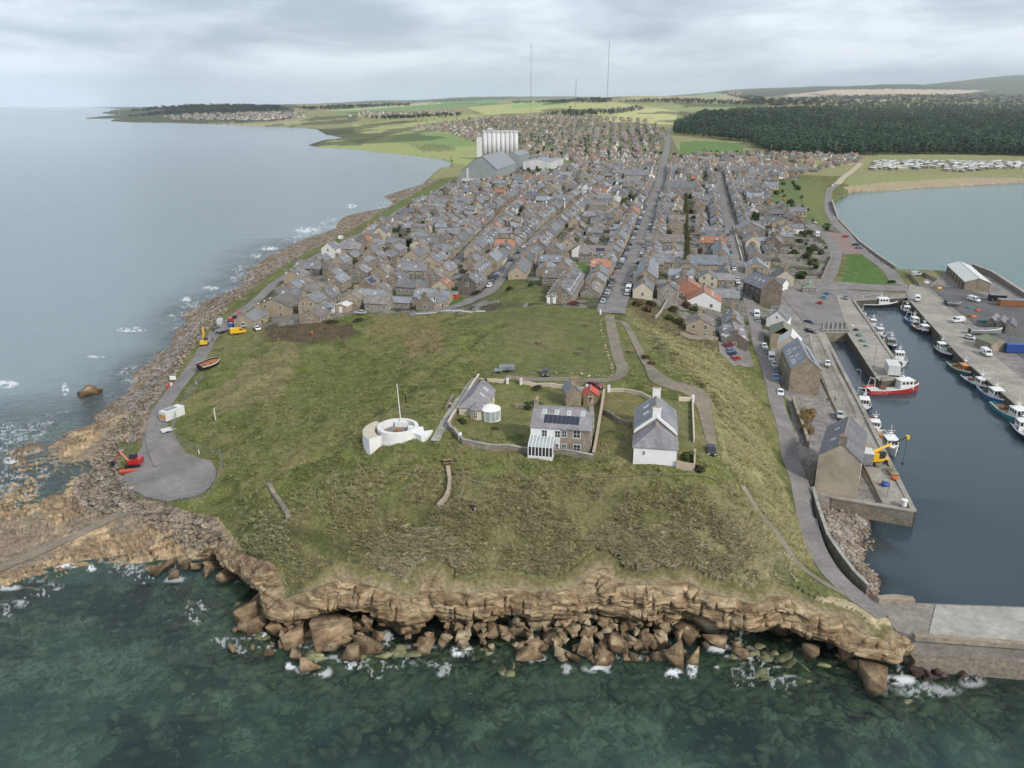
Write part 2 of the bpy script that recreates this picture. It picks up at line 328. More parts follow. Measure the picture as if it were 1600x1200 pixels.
RIB = [('left', LEFT_ROAD, LEFT_W), ('main', MAIN, MAINW), ('king', KING, 5), ('dun', DUNB, DUNW), ('pier', PIERROAD, 3.6), ('west', WEST, 4), ('sea', SEAROAD, 6), ('wall', SEAWALLROAD, 6), ('sand', SANDROAD, 6), ('top', TOPDRIVE, 3.1), ('side', SIDEDRIVE, SIDEW), ('cp', CLIFFPATH, 1.7), ('slip', SLIP, 2.8)]
TURN = PL([(228,668),(222,700),(205,722),(192,748),(203,765),(230,778),(262,785),(292,782),(320,770),(336,752),(339,738),(330,720),(305,712),(285,708),(262,695),(252,682),(246,662)])
flat = np.zeros_like(GZ)
sel = (GY < 500)
gx, gy = GX[sel], GY[sel]
fl = np.zeros(gx.shape)
for nm, L, W_ in RIB:
    Ls = L[::3]; w_ = float(np.max(W_))/2
    bb = (gx > L[:, 0].min()-8) & (gx < L[:, 0].max()+8) & (gy > L[:, 1].min()-8) & (gy < L[:, 1].max()+8)
    d = segdist(gx[bb], gy[bb], [tuple(p) for p in Ls]); fl[bb] = np.maximum(fl[bb], 1-ss(w_, w_+3, d))
fl = np.maximum(fl, 1.0*inpoly(gx, gy, TURN))
flat[sel] = fl
# ---------------------------------------------------------------- roughness, then the sharp cuts to the sea bed
rough = np.zeros_like(GZ)
gx, gy, gzv = GX[sel], GY[sel], GZ[sel]; pu, pv = PU[sel], PV[sel]
amp = np.where((gy < 340) | (gzv < 3), 1, 0)*(1-fl)
amp = amp*np.where(gzv > 3.6, 1, np.where(gzv > 2.2, .35, .85))
mown = inpoly(pu, pv, [(735,478),(940,482),(960,560),(965,588),(780,592),(765,560)])*.8
yard = inpoly(pu, pv, [(700,640),(745,600),(940,608),(1070,620),(1090,720),(1075,735),(920,712),(700,668)])*.8
town_ = inpoly(pu, pv, [(395,500),(620,480),(850,478),(950,484),(1150,530),(1230,720),(1270,880),(1400,960),(1700,1000),(1700,400),(1100,300),(400,300)])*.9
amp = amp*(1-np.clip(mown+yard+town_, 0, 1))
r_ = (fbm(gx/11, gy/11, 3, 11)-.5)*1.7+(fbm(gx/3, gy/3, 3, 21)-.5)*.9+(fbm(gx/.9, gy/.9, 3, 31)-.5)*.5
GZ[sel] = gzv+r_*amp
for L_, dp_, wd_ in ((PL([(345,772),(430,742),(500,705),(560,662),(640,602),(715,548),(780,505)]), -2.4, 2.8), (PL([(420,768),(500,732),(560,704),(590,690)]), 1.9, 3.0), (PL([(690,590),(735,548),(775,515)]), 1.0, 2.5), (PL([(1000,500),(1060,560),(1112,610),(1128,700),(1150,760)]), .8, 2.5), (PL([(450,830),(520,850),(600,850),(680,800),(700,740)]), -.8, 1.6), (PL([(345,640),(400,590),(470,575)]), .9, 3)):
    dd_ = segdist(gx, gy, L_); GZ[sel] += dp_*np.exp(-(dd_/wd_)**2)*(.6+.8*vnoise(gx/6, gy/6, 9))*(1-fl)
# strata ribs on the western rock platform
pl = inpoly(pu, pv, [(-60,790),(0,740),(60,712),(130,680),(190,650),(215,640),(235,650),(200,700),(180,760),(200,790),(350,830),(370,870),(340,860),(150,895),(-80,930)])
sd_ = (gx*math.cos(R(28))+gy*math.sin(R(28)))
ribv = -gx*math.sin(R(22))+gy*math.cos(R(22))+fbm(gx/7, gy/7, 3, 8)*5
saw = (ribv/2.6) % 1.0; st = (saw*1.0+((ribv/.9) % 1.0)*.28)*(.5+.9*fbm(gx/6, gy/6, 2, 77))
GZ[sel] = np.where(pl, GZ[sel]+(1-fl)*((st-.5)*1.5+(fbm(gx/1.3, gy/1.3, 3, 4)-.5)*.5), GZ[sel])
def cut(poly, bed, lim):
    m = (GY < lim); xx, yy = GX[m], GY[m]; k = inpoly(xx, yy, poly); b = bed(xx[k], yy[k]) if callable(bed) else bed
    zz_ = GZ[m]; t_ = zz_[k]; zz_[k] = np.minimum(t_, b) if bed is bedfront else b; GZ[m] = zz_; return k
cut(CUTIN, bedfront, 200); cut(WATERH, bedharb, 600); cut(wp([(1396,1030,5),(1412,985,5),(1376,942,5),(1400,941,5),(1600,948,5),(2300,975,5),(2400,1060,5),(1440,1000,5)]), -1.0, 300); cut(BAY, -3.0, 2000)
ff = GY > 560; k = inpoly(GX[ff], GY[ff], FARSEA); zf_ = GZ[ff]; zf_[k] = -8; GZ[ff] = zf_
fs_ = (GY > 560) & (GY < 7000) & (GZ > 0) & (PU < 760); GZ[fs_] = np.minimum(GZ[fs_], .5+segdist(GX[fs_], GY[fs_], FARSEA[:-6])*.07)
farleft = (GY > 860) & (PU < 150) & ~inpoly(GX, GY, FARSEA) & (PV > 190); GZ[farleft] = -8
bb = (GY > 1100) & ((PU > 705) | (PV < 200)) & (GZ < 3) & ~inpoly(GX, GY, FARSEA); GZ[bb] = 4
# ---------------------------------------------------------------- ground colours (own colours zone by zone; ditch strips are painted shade)
C = np.zeros(GZ.shape+(3,), np.float32)
nA = fbm(GX/14, GY/14, 4, 51); nB = fbm(GX/2.6, GY/2.6, 4, 61); nC = fbm(GX/.7, GY/.7, 3, 71)
far = ss(900, 1500, GY)
nL = fbm(GX/60, GY/60, 4, 81)
jx = (nB-.5)*26+(nC-.5)*8; jy = (nA-.5)*14+(nB-.5)*10
def mixc(m, col, a=1.0):
    m = np.asarray(m, np.float32)*a; C[...] = C*(1-m[..., None])+np.array(col, np.float32)*m[..., None]
def zone(P_, col, a=1.0, j=1.0, ylim=None):
    m = np.zeros(GZ.shape); us = [p[0] for p in P_]; vs = [p[1] for p in P_]
    r0 = (PU > min(us)-40) & (PU < max(us)+40) & (PV > min(vs)-30) & (PV < max(vs)+30)
    m[r0] = inpoly(PU[r0]+jx[r0]*j, PV[r0]+jy[r0]*j, P_)
    if ylim: m *= (GY > ylim[0]) & (GY < ylim[1])
    mixc(m, col, a); return m > 0
C[...] = (.124, .136, .044)
mixc(ss(.42, .6, nA), (.150, .146, .058)); mixc(ss(.52, .66, nB), (.195, .168, .085), .55); mixc(ss(.55, .68, fbm(GX/5, GY/5, 4, 91)), (.060, .078, .024), .6)
# headland variations
zone([(560,800),(700,730),(780,740),(1000,760),(1150,770),(1240,900),(1260,940),(900,910),(560,920),(440,920)], (.125,.112,.055), .6)
zone([(880,840),(1000,820),(1150,800),(1230,860),(1240,930),(1150,925),(1070,900),(1000,870)], (.235,.205,.115), .7)
zone([(575,850),(640,815),(700,830),(740,870),(690,905),(620,900),(580,880)], (.255,.230,.135), .85)
zone([(1060,760),(1130,750),(1180,790),(1220,850),(1190,870),(1120,820)], (.20,.18,.095), .6)
zone([(990,500),(1060,540),(1120,560),(1160,600),(1180,680),(1230,790),(1265,880),(1245,900),(1180,780),(1130,720),(1125,640),(1090,590),(1040,560)], (.225,.208,.098), .8, .6)
zone([(1100,600),(1165,600),(1200,690),(1240,800),(1200,780),(1130,720)], (.255,.232,.115), .6, .6)
zone([(390,560),(460,530),(470,560),(440,620),(330,650),(350,600)], (.20,.17,.09), .6)
zone([(412,512),(430,498),(500,495),(545,500),(560,520),(510,530),(470,538),(425,535)], (.085,.058,.042), .85, .9)
zone([(600,495),(690,490),(680,520),(600,530),(560,520)], (.19,.15,.07), .6, .7)
zone([(630,530),(690,510),(690,545),(640,555)], (.23,.16,.09), .6, .7)
zone([(480,560),(620,550),(650,600),(560,650),(430,640)], (.105,.125,.035), .6)
zone([(735,478),(940,482),(960,560),(965,588),(780,592),(765,560)], (.118,.128,.048), .85, .4)
zone([(780,500),(870,510),(900,545),(800,560)], (.17,.145,.07), .35, 1.2)
zone([(970,520),(1000,560),(1040,600),(975,600),(985,570)], (.105,.125,.040), .7, .3)
zone([(735,610),(935,615),(930,640),(740,700),(700,665),(705,650)], (.150,.145,.058), .9, .2)
zone([(940,612),(1000,615),(1005,650),(985,690),(940,650)], (.17,.150,.065), .9, .2)
zone([(1045,625),(1082,630),(1085,700),(1050,700)], (.15,.15,.07), .7, .3)
zone([(990,480),(1040,470),(1090,480),(1150,530),(1140,560),(1070,530),(1000,500)], (.09,.065,.04), .6, .8)
zone([(580,890),(660,880),(690,905),(640,925),(560,920)], (.20,.15,.11), .6, .8); zone([(985,880),(1060,870),(1070,905),(1000,905)], (.24,.19,.13), .7, .8); zone([(300,800),(345,812),(375,850),(380,880),(300,865),(240,850)], (.36,.28,.17), .8, .5)
zone([(1215,870),(1290,900),(1300,950),(1240,940),(1200,910)], (.10,.11,.045), .6, .5); zone([(1240,940),(1300,930),(1345,945),(1410,975),(1420,1010),(1330,980),(1280,975)], (.42,.34,.22), .85, .4)
for L_, c_ in ((PL([(345,772),(430,742),(500,705),(560,662),(640,602),(715,548),(780,505)]), (.062,.078,.026)), (PL([(450,830),(520,850),(600,850),(680,800),(700,740)]), (.07,.072,.03))):
    dm_ = np.zeros(GZ.shape); dm_[sel] = np.exp(-(segdist(GX[sel], GY[sel], L_)/1.7)**2); mixc(dm_, c_, .85)  # dark strips along the ditch lines: their shading painted into the grass
# town ground: gravel yards, gardens
TOWNP = [(330,520),(470,505),(560,488),(700,492),(760,486),(840,476),(950,484),(985,470),(1010,470),(1060,490),(1100,528),(1150,540),(1175,545),(1190,560),(1235,470),(1300,440),(1310,360),(1250,300),(1250,240),(1160,235),(1060,235),(1045,205),(1000,185),(760,185),(650,192),(640,200),(750,230),(750,260),(700,290),(600,345),(480,415)]
tm = zone(TOWNP, (.165,.150,.128), 1, .12)
mixc(tm & (nB > .54), (.24,.22,.19), .7); mixc(tm & (fbm(GX/9, GY/9, 3, 44) > .56), (.075,.090,.035), .85); mixc(tm & (fbm(GX/7, GY/7, 3, 144) > .63), (.045,.04,.025), .8)
zone([(755,470),(770,448),(800,436),(830,440),(860,462),(850,474)], (.115,.125,.045), .9, .3); zone([(850,425),(900,405),(920,412),(918,424),(880,430)], (.09,.15,.04), .95, .3)
zone([(560,345),(690,285),(715,288),(690,305),(640,328)], (.115,.155,.05), .9, .2); zone([(450,420),(520,390),(600,350),(560,360),(470,405)], (.11,.13,.05), .8, .2)
zone([(660,470),(700,462),(735,466),(700,480),(650,488)], (.10,.15,.04), .9, .3)
# right side lawns
zone([(1205,285),(1240,280),(1280,285),(1300,345),(1290,358),(1255,340),(1205,320)], (.115,.150,.055), .95, .15)
zone([(1245,285),(1285,285),(1297,330),(1292,356),(1262,330)], (.16,.17,.065), .6, .3)
zone([(1320,398),(1350,398),(1405,452),(1312,448),(1325,415)], (.085,.140,.040), 1, .03)
zone([(1330,270),(1600,262),(1700,270),(1600,276),(1440,284),(1330,292),(1318,285)], (.25,.26,.11), .95, .2)
zone([(1318,292),(1380,285),(1440,282),(1600,272),(1600,287),(1440,296),(1330,303)], (.36,.29,.19), .95, .15)
zone([(1060,222),(1100,218),(1165,222),(1160,240),(1060,240)], (.10,.19,.05), 1, .05)
# shore
shore_m = (GY < 1000) & (PU < 760) & (GZ < 3.7) & (GZ > -2.5) & (GSM < 4.6) & ~tm & ~inpoly(PU, PV, [(180,690),(232,640),(330,520),(420,460),(560,372),(720,280),(720,262),(560,352),(470,400),(380,452),(318,508),(268,572),(215,640),(170,700),(175,760),(210,790),(330,806),(370,790),(340,700)])
mixc(shore_m, (.20,.150,.105), 1); mixc(shore_m & (nB > .52), (.30,.255,.205), .8); mixc(shore_m & (nC > .60), (.085,.065,.045), .75)
cob = shore_m & (inpoly(PU+jx, PV+jy*.6, [(170,745),(185,690),(225,630),(285,560),(330,500),(420,440),(500,392),(470,395),(370,445),(300,505),(240,580),(195,640),(130,720),(120,790),(200,800),(330,830),(330,815),(210,790)]))
mixc(cob, (.205,.180,.158), .85); mixc(cob & (nC > .55), (.33,.28,.24), .8); mixc(cob & (nC < .42), (.09,.08,.072), .8)
plm = inpoly(PU, PV, [(-80,800),(0,740),(60,705),(130,670),(190,645),(215,640),(170,700),(120,745),(110,800),(200,800),(300,812),(370,870),(340,860),(150,895),(-80,930)]) & (GY < 400)
ribg = -GX*math.sin(R(22))+GY*math.cos(R(22))+fbm(GX/7, GY/7, 3, 8)*5
mixc(plm, (.27,.195,.120), .9); mixc(plm & (((ribg/.9) % 1) < .3), (.12,.085,.055), .7); mixc(plm & (nB > .54), (.42,.31,.19), .75); mixc(plm & (nA < .42), (.19,.16,.125), .7)
# sea bed
bed = (GZ < -.1)
bedn = fbm(GX/6, GY/6, 4, 33); mixc(bed, (.14,.15,.09)); mixc(ss(.50, .57, bedn)*bed, (.018,.026,.022), .85); mixc(ss(.48, .41, bedn)*bed, (.32,.34,.21), .85); mixc(bed & (nC > .6), (.03,.03,.02), .5)
bea = (GZ > -1.4) & (GY < 160) & inpoly(GX, GY, WATERH); mixc(bea, (.34,.315,.28), 1); mixc(bea & (nB > .55), (.12,.08,.065), .8); mixc(bea & (GZ < .35), (.11,.065,.05), .75)
# harbour yards and quays
yd = inpoly(PU, PV, [(1205,470),(1245,440),(1300,450),(1420,460),(1440,440),(1480,420),(1600,430),(2300,520),(2300,900),(1440,830),(1260,780),(1235,640),(1205,560)]) & (GZ > 2) & (GY < 420)
mixc(yd, (.225,.205,.19), 1); mixc(yd & (nA > .52), (.27,.25,.225), .6); mixc(yd & (nB > .62), (.16,.145,.13), .6)
zone([(1480,425),(1400,418),(1410,424),(1470,436)], (.22,.20,.10), .8, .2)
# inland fields
sb_ = tm & (GY > 1000); mixc(sb_, (.15,.165,.08), .75)
fz = (GY > 900) & ~tm & (GZ > 0)
FB = np.array([.25,.24,.115])
mixc(fz & (GY > 900), FB, 1)
zone([(480,228),(560,205),(700,205),(750,230),(750,255),(640,240),(560,232)], (.30,.33,.13), .95, .1, (900, 5000)); zone([(608,217),(640,206),(700,208),(752,224),(748,228),(690,228)], (.20,.27,.10), .95, .05, (900, 5000))
hl = fz & ((GY > 16000) | ((GY > 9000) & (PU > 1150))); mixc(hl, (.055,.075,.045), .9)
zone([(478,226),(500,195),(560,190),(620,200),(600,212),(560,218),(520,214)], (.085,.080,.045), .8, .3, (900, 6000)); zone([(560,232),(620,236),(680,244),(680,250),(600,244)], (.45,.38,.27), .8, .2, (700, 5000))
zone([(640,222),(700,226),(715,232),(660,232)], (.12,.12,.06), .6, .3, (900, 5000))
zone([(550,186),(700,178),(760,180),(700,196),(640,200),(555,198)], (.34,.35,.15), .95, .1, (1500, 9000))
zone([(520,171),(700,155),(790,155),(780,163),(640,172),(520,177)], (.16,.27,.10), .9, .1, (2000, 16000)); zone([(500,174),(690,158),(690,162),(560,172)], (.46,.40,.27), .9, .1, (2000, 16000))
zone([(730,168),(800,162),(890,158),(960,160),(1000,165),(1060,170),(1055,195),(960,190),(890,172),(760,180)], (.40,.40,.17), .95, .1, (1800, 12000)); zone([(800,160),(880,158),(890,164),(800,170)], (.26,.36,.13), .9, .1, (1800, 12000))
zone([(940,190),(970,176),(1040,168),(1062,174),(1050,194)], (.46,.44,.20), .9, .1, (1500, 9000)); zone([(1000,165),(1190,160),(1250,168),(1200,176),(1060,174)], (.26,.29,.13), .9, .2, (1800, 12000))
zone([(950,150),(1060,143),(1150,142),(1200,160),(1050,158),(960,153)], (.36,.31,.20), .95, .1, (3000, 16000)); zone([(1050,148),(1090,140),(1130,145),(1120,153)], (.22,.29,.12), .9, .1, (3000, 16000))
zone([(1200,152),(1300,140),(1400,139),(1545,141),(1500,147),(1300,150),(1200,153)], (.50,.40,.31), .95, .15, (3000, 22000)); zone([(1280,157),(1420,153),(1418,160),(1300,161)], (.42,.34,.25), .9, .15, (3000, 22000)); zone([(1190,162),(1260,160),(1290,162),(1250,168),(1190,170)], (.38,.30,.20), .9, .2, (2500, 22000))
hm = fz & (GY > 3500) & (PU < 460); mixc(hm, (.05,.06,.032), .85); zone([(270,192),(420,184),(480,180),(480,186),(420,190),(330,194)], (.36,.33,.20), .85, .2, (2500, 9000))
far_m = (GY > 1300); mixc(far_m & (fbm(GX/240, np.log(GY)*9, 3, 15) > .62) & fz, (.06,.075,.035), .7)
C *= (.93+.14*nL)[..., None]
zone([(1062,222),(1100,220),(1163,224),(1160,238),(1062,238)], (.12,.19,.06), 1, .05)
lawn = inpoly(PU, PV, [(1320,398),(1350,398),(1405,452),(1312,448),(1325,415)])
# ---------------------------------------------------------------- the ground mesh
new_mat('ground', attr='col', rough=.95, noise=1.7, bump=.55, bscale=.25, spec=.12, dark=.58, light=1.42, scale2=.33)
idx = np.arange(NR*NC).reshape(NR, NC)
V = np.stack([GX, GY, GZ], -1).reshape(-1, 3)
Q = np.stack([idx[:-1, :-1], idx[:-1, 1:], idx[1:, 1:], idx[1:, :-1]], -1).reshape(-1, 4)
me = mesh_np('ground', V, Q, ['ground'], smooth=True, attrs={'col': ('FLOAT_COLOR', C.reshape(-1, 3))})
o = link('ground', me); setp(o, 'grassy headland, shore and inland fields', kind='structure')
# ---------------------------------------------------------------- water
wet = (GZ < .45)
depth = np.clip(-GZ, 0, 20)
harb = inpoly(GX, GY, WATERH); bay = inpoly(GX, GY, BAY)
kk = np.where(harb, 1.1, .15); opac = 1-np.exp(-depth*kk); opac = np.where(~harb & (GY < 118), opac*.92, opac)
west = (GY > 118) & ~harb & ~bay
opac = np.where(bay, .95, opac); opac = np.where(west, np.maximum(opac, .25+.75*ss(0, 4, depth)), opac); opac = np.where(GY > 500, 1.0, opac); opac = np.where(bay, 1, opac)
MK = np.zeros(GZ.shape+(3,), np.float32); MK[...] = (.070, .145, .116)
b_ = fbm(GX/16, GY/10, 4, 19)*1.25-.12
bw_ = ss(.42, .58, b_*.7+nB*.3)[..., None]; MK = (MK*bw_+np.array((.034, .072, .072), np.float32)*(1-bw_)).astype(np.float32)
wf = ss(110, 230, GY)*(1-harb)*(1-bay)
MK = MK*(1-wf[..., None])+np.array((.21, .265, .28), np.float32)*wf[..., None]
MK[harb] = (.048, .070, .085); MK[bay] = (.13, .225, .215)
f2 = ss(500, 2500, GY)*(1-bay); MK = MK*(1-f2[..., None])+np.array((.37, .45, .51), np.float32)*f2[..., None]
foam = np.zeros_like(GZ)
fn = np.maximum(fbm(GX/1.2, GY/1.2, 4, 88)*.86, .74*(1-np.abs(2*fbm(GX/1.7, GY/1.7, 4, 188)-1))**3); fn2 = fbm(GX/9, GY/9, 2, 89)
shal = (GZ > -1.1) & (GZ < .4) & (GY < 700) & ~harb & ~bay
foam = .5*np.where(shal, ss(.54, .68, fn)*ss(.52, .64, fn2)*.8, 0)
FO = [(10,600,18,6,.8),(102,608,5,9,1),(205,515,22,4,.7),(228,663,9,2,.6),(290,468,8,4,.7),(330,450,12,3,.6),(150,557,14,2,.5),(480,360,20,5,.6),(548,322,9,3,.7),(420,388,14,3,.8),(400,400,10,3,.4),(600,330,14,4,.6),(20,720,14,8,.7),(38,770,4,12,.5),(102,882,22,6,1),(142,888,9,5,.8),(10,918,22,5,.6),(722,1016,16,9,1),(605,998,10,12,.7),(408,992,14,6,.8),(425,1012,9,6,.6),(473,1045,12,8,.6),(505,1050,14,9,.6),(1052,1052,14,8,.9),(1082,1045,8,14,.9),(1125,1013,20,7,.9),(1410,1063,22,8,.9),(1385,1060,14,5,.7),(940,1045,30,7,.5),(885,1045,9,8,.5),(975,1028,30,5,.6),(840,1030,14,8,.5),(1520,1065,20,10,.4),(660,1010,30,3,.35),(350,1000,20,5,.4),(270,905,20,5,.5),(1450,1080,50,10,.4),(620,620,1,1,0)]
_fr = random.Random(3); FO += [(_fr.uniform(430, 1170), _fr.uniform(1008, 1046), _fr.uniform(5, 15), _fr.uniform(3, 6), _fr.uniform(.5, 1)) for _ in range(12)]
for u, v, a, b, s_ in FO:
    d = ((PU*0+0)); zz0 = proj(GX, GY, 0*GX) if 'W0' not in globals() else W0
    W0 = zz0; q = ((W0[0]-u)/a)**2+((W0[1]-v)/b)**2
    foam = np.maximum(foam, (1-ss(.2, 1.6, q))*s_*ss(.40, .56, fn))
foam = np.where(GY < 800, foam, 0)
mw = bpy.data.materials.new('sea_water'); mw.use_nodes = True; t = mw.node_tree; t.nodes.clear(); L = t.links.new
def wn(ty, **k):
    n = t.nodes.new(ty)
    for a, b in k.items(): setattr(n, a, b)
    return n
mo = wn('ShaderNodeOutputMaterial'); gl = wn('ShaderNodeBsdfGlossy'); gl.inputs['Roughness'].default_value = .13
tr = wn('ShaderNodeBsdfTransparent'); tr.inputs[0].default_value = (.72, .86, .80, 1); df = wn('ShaderNodeBsdfDiffuse')
am = wn('ShaderNodeAttribute', attribute_name='murk'); L(am.outputs['Color'], df.inputs[0]); ao = wn('ShaderNodeAttribute', attribute_name='opac'); af = wn('ShaderNodeAttribute', attribute_name='foam')
ge = wn('ShaderNodeNewGeometry'); mpw = wn('ShaderNodeMapping'); mpw.inputs['Rotation'].default_value = (0, 0, R(-24)); mpw.inputs['Scale'].default_value = (.55, 1.5, 1); L(ge.outputs['Position'], mpw.inputs[0])
na = wn('ShaderNodeTexNoise'); na.inputs['Scale'].default_value = .55; na.inputs['Detail'].default_value = 5; na.inputs['Roughness'].default_value = .6; L(mpw.outputs[0], na.inputs['Vector'])
nb = wn('ShaderNodeTexNoise'); nb.inputs['Scale'].default_value = .07; nb.inputs['Detail'].default_value = 4; L(mpw.outputs[0], nb.inputs['Vector'])
sm = wn('ShaderNodeMath', operation='MULTIPLY_ADD'); L(nb.outputs[0], sm.inputs[0]); sm.inputs[1].default_value = 2.2; L(na.outputs[0], sm.inputs[2])
ac = wn('ShaderNodeAttribute', attribute_name='calm')
bs = wn('ShaderNodeMath', operation='MULTIPLY_ADD'); L(ac.outputs['Fac'], bs.inputs[0]); bs.inputs[1].default_value = -.52; bs.inputs[2].default_value = .60
bw = wn('ShaderNodeBump'); bw.inputs['Distance'].default_value = .55; L(bs.outputs[0], bw.inputs['Strength']); L(sm.outputs[0], bw.inputs['Height'])
L(bw.outputs[0], gl.inputs['Normal']); L(bw.outputs[0], df.inputs['Normal'])
fr = wn('ShaderNodeFresnel'); fr.inputs['IOR'].default_value = 1.33; L(bw.outputs[0], fr.inputs['Normal'])
m1 = wn('ShaderNodeMixShader'); L(ao.outputs['Fac'], m1.inputs[0]); L(tr.outputs[0], m1.inputs[1]); L(df.outputs[0], m1.inputs[2])
m2 = wn('ShaderNodeMixShader'); L(fr.outputs[0], m2.inputs[0]); L(m1.outputs[0], m2.inputs[1]); L(gl.outputs[0], m2.inputs[2])
dw = wn('ShaderNodeBsdfDiffuse'); dw.inputs[0].default_value = (.78, .80, .81, 1)
m3 = wn('ShaderNodeMixShader'); L(af.outputs['Fac'], m3.inputs[0]); L(m2.outputs[0], m3.inputs[1]); L(dw.outputs[0], m3.inputs[2]); L(m3.outputs[0], mo.inputs[0]); MATS['sea_water'] = mw
calm = np.where(harb, 1.0, 0)
cellwet = wet[:-1, :-1] | wet[1:, :-1] | wet[:-1, 1:] | wet[1:, 1:]
Qw = Q[cellwet.ravel()]; used = np.zeros(NR*NC, bool); used[Qw.ravel()] = True; remap = np.cumsum(used)-1
Vw = V[used].copy(); Vw[:, 2] = 0
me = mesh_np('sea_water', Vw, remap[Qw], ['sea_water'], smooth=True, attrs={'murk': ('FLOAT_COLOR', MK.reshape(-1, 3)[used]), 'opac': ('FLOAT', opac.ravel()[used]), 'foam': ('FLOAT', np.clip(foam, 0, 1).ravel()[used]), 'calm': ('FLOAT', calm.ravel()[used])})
o = link('sea_water', me); setp(o, 'sea and harbour water', kind='structure')
del V, Q, Vw, Qw
# ---------------------------------------------------------------- ribbons and patches laid on the ground
def ribbon(name, L, W_, mat, off=.07, label=None, nseg=4):
    L = np.asarray(L); n = len(L); W_ = np.full(n, float(W_)) if np.isscalar(W_) else np.asarray(W_)
    T = np.gradient(L, axis=0); T /= np.linalg.norm(T, axis=1)[:, None]+1e-9; NN = np.stack([T[:, 1], -T[:, 0]], 1)
    k = np.linspace(-.5, .5, nseg+1); wob = (1+.06*(fbm(L[:, 0]/2, L[:, 1]/2, 2, 3)-.5)[:, None])
    XY = L[:, None, :]+NN[:, None, :]*(k[None, :, None]*(W_[:, None]*wob)[:, :, None])
    z = gz(XY[..., 0], XY[..., 1])
    # settle to the highest neighbour so the sheet never dips under the ground
    z = np.maximum(z, (z.max(1, keepdims=True)+z)/2)+off
    i = np.arange(n*(nseg+1)).reshape(n, nseg+1)
    Qr = np.stack([i[:-1, :-1], i[:-1, 1:], i[1:, 1:], i[1:, :-1]], -1).reshape(-1, 4)
    me = mesh_np(name, np.concatenate([XY, z[..., None]], -1).reshape(-1, 3), Qr, [mat], smooth=True)
    o = link(name, me); setp(o, label or name.replace('_', ' '), kind='structure'); return o
from mathutils.geometry import delaunay_2d_cdt
def patch(name, poly, mat, off=.06, step=1.5, label=None, kind='structure', zf=None):
    P_ = [np.array(p) for p in poly]; pts = []
    for a, b in zip(P_, P_[1:]+P_[:1]):
        n = max(1, int(np.linalg.norm(b-a)/step))
        for q in range(n): pts.append(a+(b-a)*q/n)
    nb_ = len(pts); A = np.array(pts); x0, y0 = A.min(0); x1, y1 = A.max(0)
    gx_, gy_ = np.meshgrid(np.arange(x0+step/2, x1, step), np.arange(y0+step/2, y1, step)); gx_ = gx_.ravel(); gy_ = gy_.ravel()
    k = inpoly(gx_, gy_, [tuple(p) for p in A]) & (segdist(gx_, gy_, [tuple(p) for p in A]+[tuple(A[0])]) > step*.4)
    pts = [Vector(p) for p in A]+[Vector((a, b)) for a, b in zip(gx_[k], gy_[k])]
    r = delaunay_2d_cdt(pts, [(i, (i+1) % nb_) for i in range(nb_)], [], 1, 1e-4)
    vv = np.array([tuple(p) for p in r[0]]); z = gz(vv[:, 0], vv[:, 1])+off if zf is None else np.full(len(vv), zf)
    T = [f for f in r[2] if len(f) == 3]
    me = mesh_np(name, np.c_[vv, z], np.array(T), [mat], smooth=True); o = link(name, me); setp(o, label or name.replace('_', ' '), kind=kind); return o
new_mat('asphalt', (.205,.188,.176), .9, noise=1.2, bump=.1, bscale=.05, dark=.82, light=1.15, scale2=.15)
new_mat('asphalt_dark', (.115,.112,.112), .9, noise=1.0, dark=.8, light=1.2, scale2=.12)
new_mat('gravel', (.215,.185,.14), .95, noise=1.1, bump=.2, bscale=.05, dark=.75, light=1.2, scale2=.2)
new_mat('concrete', (.33,.31,.275), .9, noise=.8, bump=.1, bscale=.05, dark=.75, light=1.2, scale2=.12)
new_mat('quay_top', (.30,.275,.235), .9, noise=.7, bump=.1, bscale=.05, dark=.78, light=1.2, scale2=.1)
new_mat('white_paint', (.7,.7,.68), .7, noise=2, dark=.85, light=1.1)
new_mat('sand', (.42,.36,.27), .95, noise=.5, dark=.85, light=1.15)
new_mat('red_tarmac', (.235,.165,.145), .9, noise=.8, dark=.85, light=1.15)
ribbon('coast_road', LEFT_ROAD, LEFT_W, 'asphalt', .08, 'narrow tarmac road along the western shore')
patch('turning_circle', TURN, 'asphalt', .17, 1.2, 'tarmac turning area at the end of the coast road')
ribbon('main_street', MAIN, MAINW, 'asphalt', .12, 'long straight main street')
ribbon('west_street', KING, 5.2, 'asphalt', .12); ribbon('far_west_street', WEST, 4.2, 'asphalt', .15)
ribbon('harbour_road', DUNB, DUNW, 'asphalt', .09, 'road running down from the town past the warehouses')
ribbon('old_slipway_path', SLIP, 2.1, 'gravel', .1); ribbon('pier_road', PIERROAD, 4.0, 'asphalt', .10)
ribbon('shore_road', SEAROAD, 6.5, 'asphalt', .11); ribbon('seawall_road', SEAWALLROAD, 6, 'asphalt', .11); ribbon('sandy_track', SANDROAD, 7, 'sand', .15)
patch('roadside_parking', PL([(1122,533),(1158,531),(1172,552),(1178,572),(1146,573),(1126,556)]), 'asphalt', .13, 1.5)
ribbon('headland_drive', TOPDRIVE, 3.1, 'gravel', .09); ribbon('side_drive', SIDEDRIVE, SIDEW, 'gravel', .11)
ribbon('cliff_path', CLIFFPATH, 1.2, 'gravel', .08)
new_mat('worn_path', (.17,.155,.085), .95, noise=1.5, dark=.7, light=1.2)
for L_ in GRASSPATH[3:5]: ribbon('worn_path', L_, .5, 'worn_path', .09)
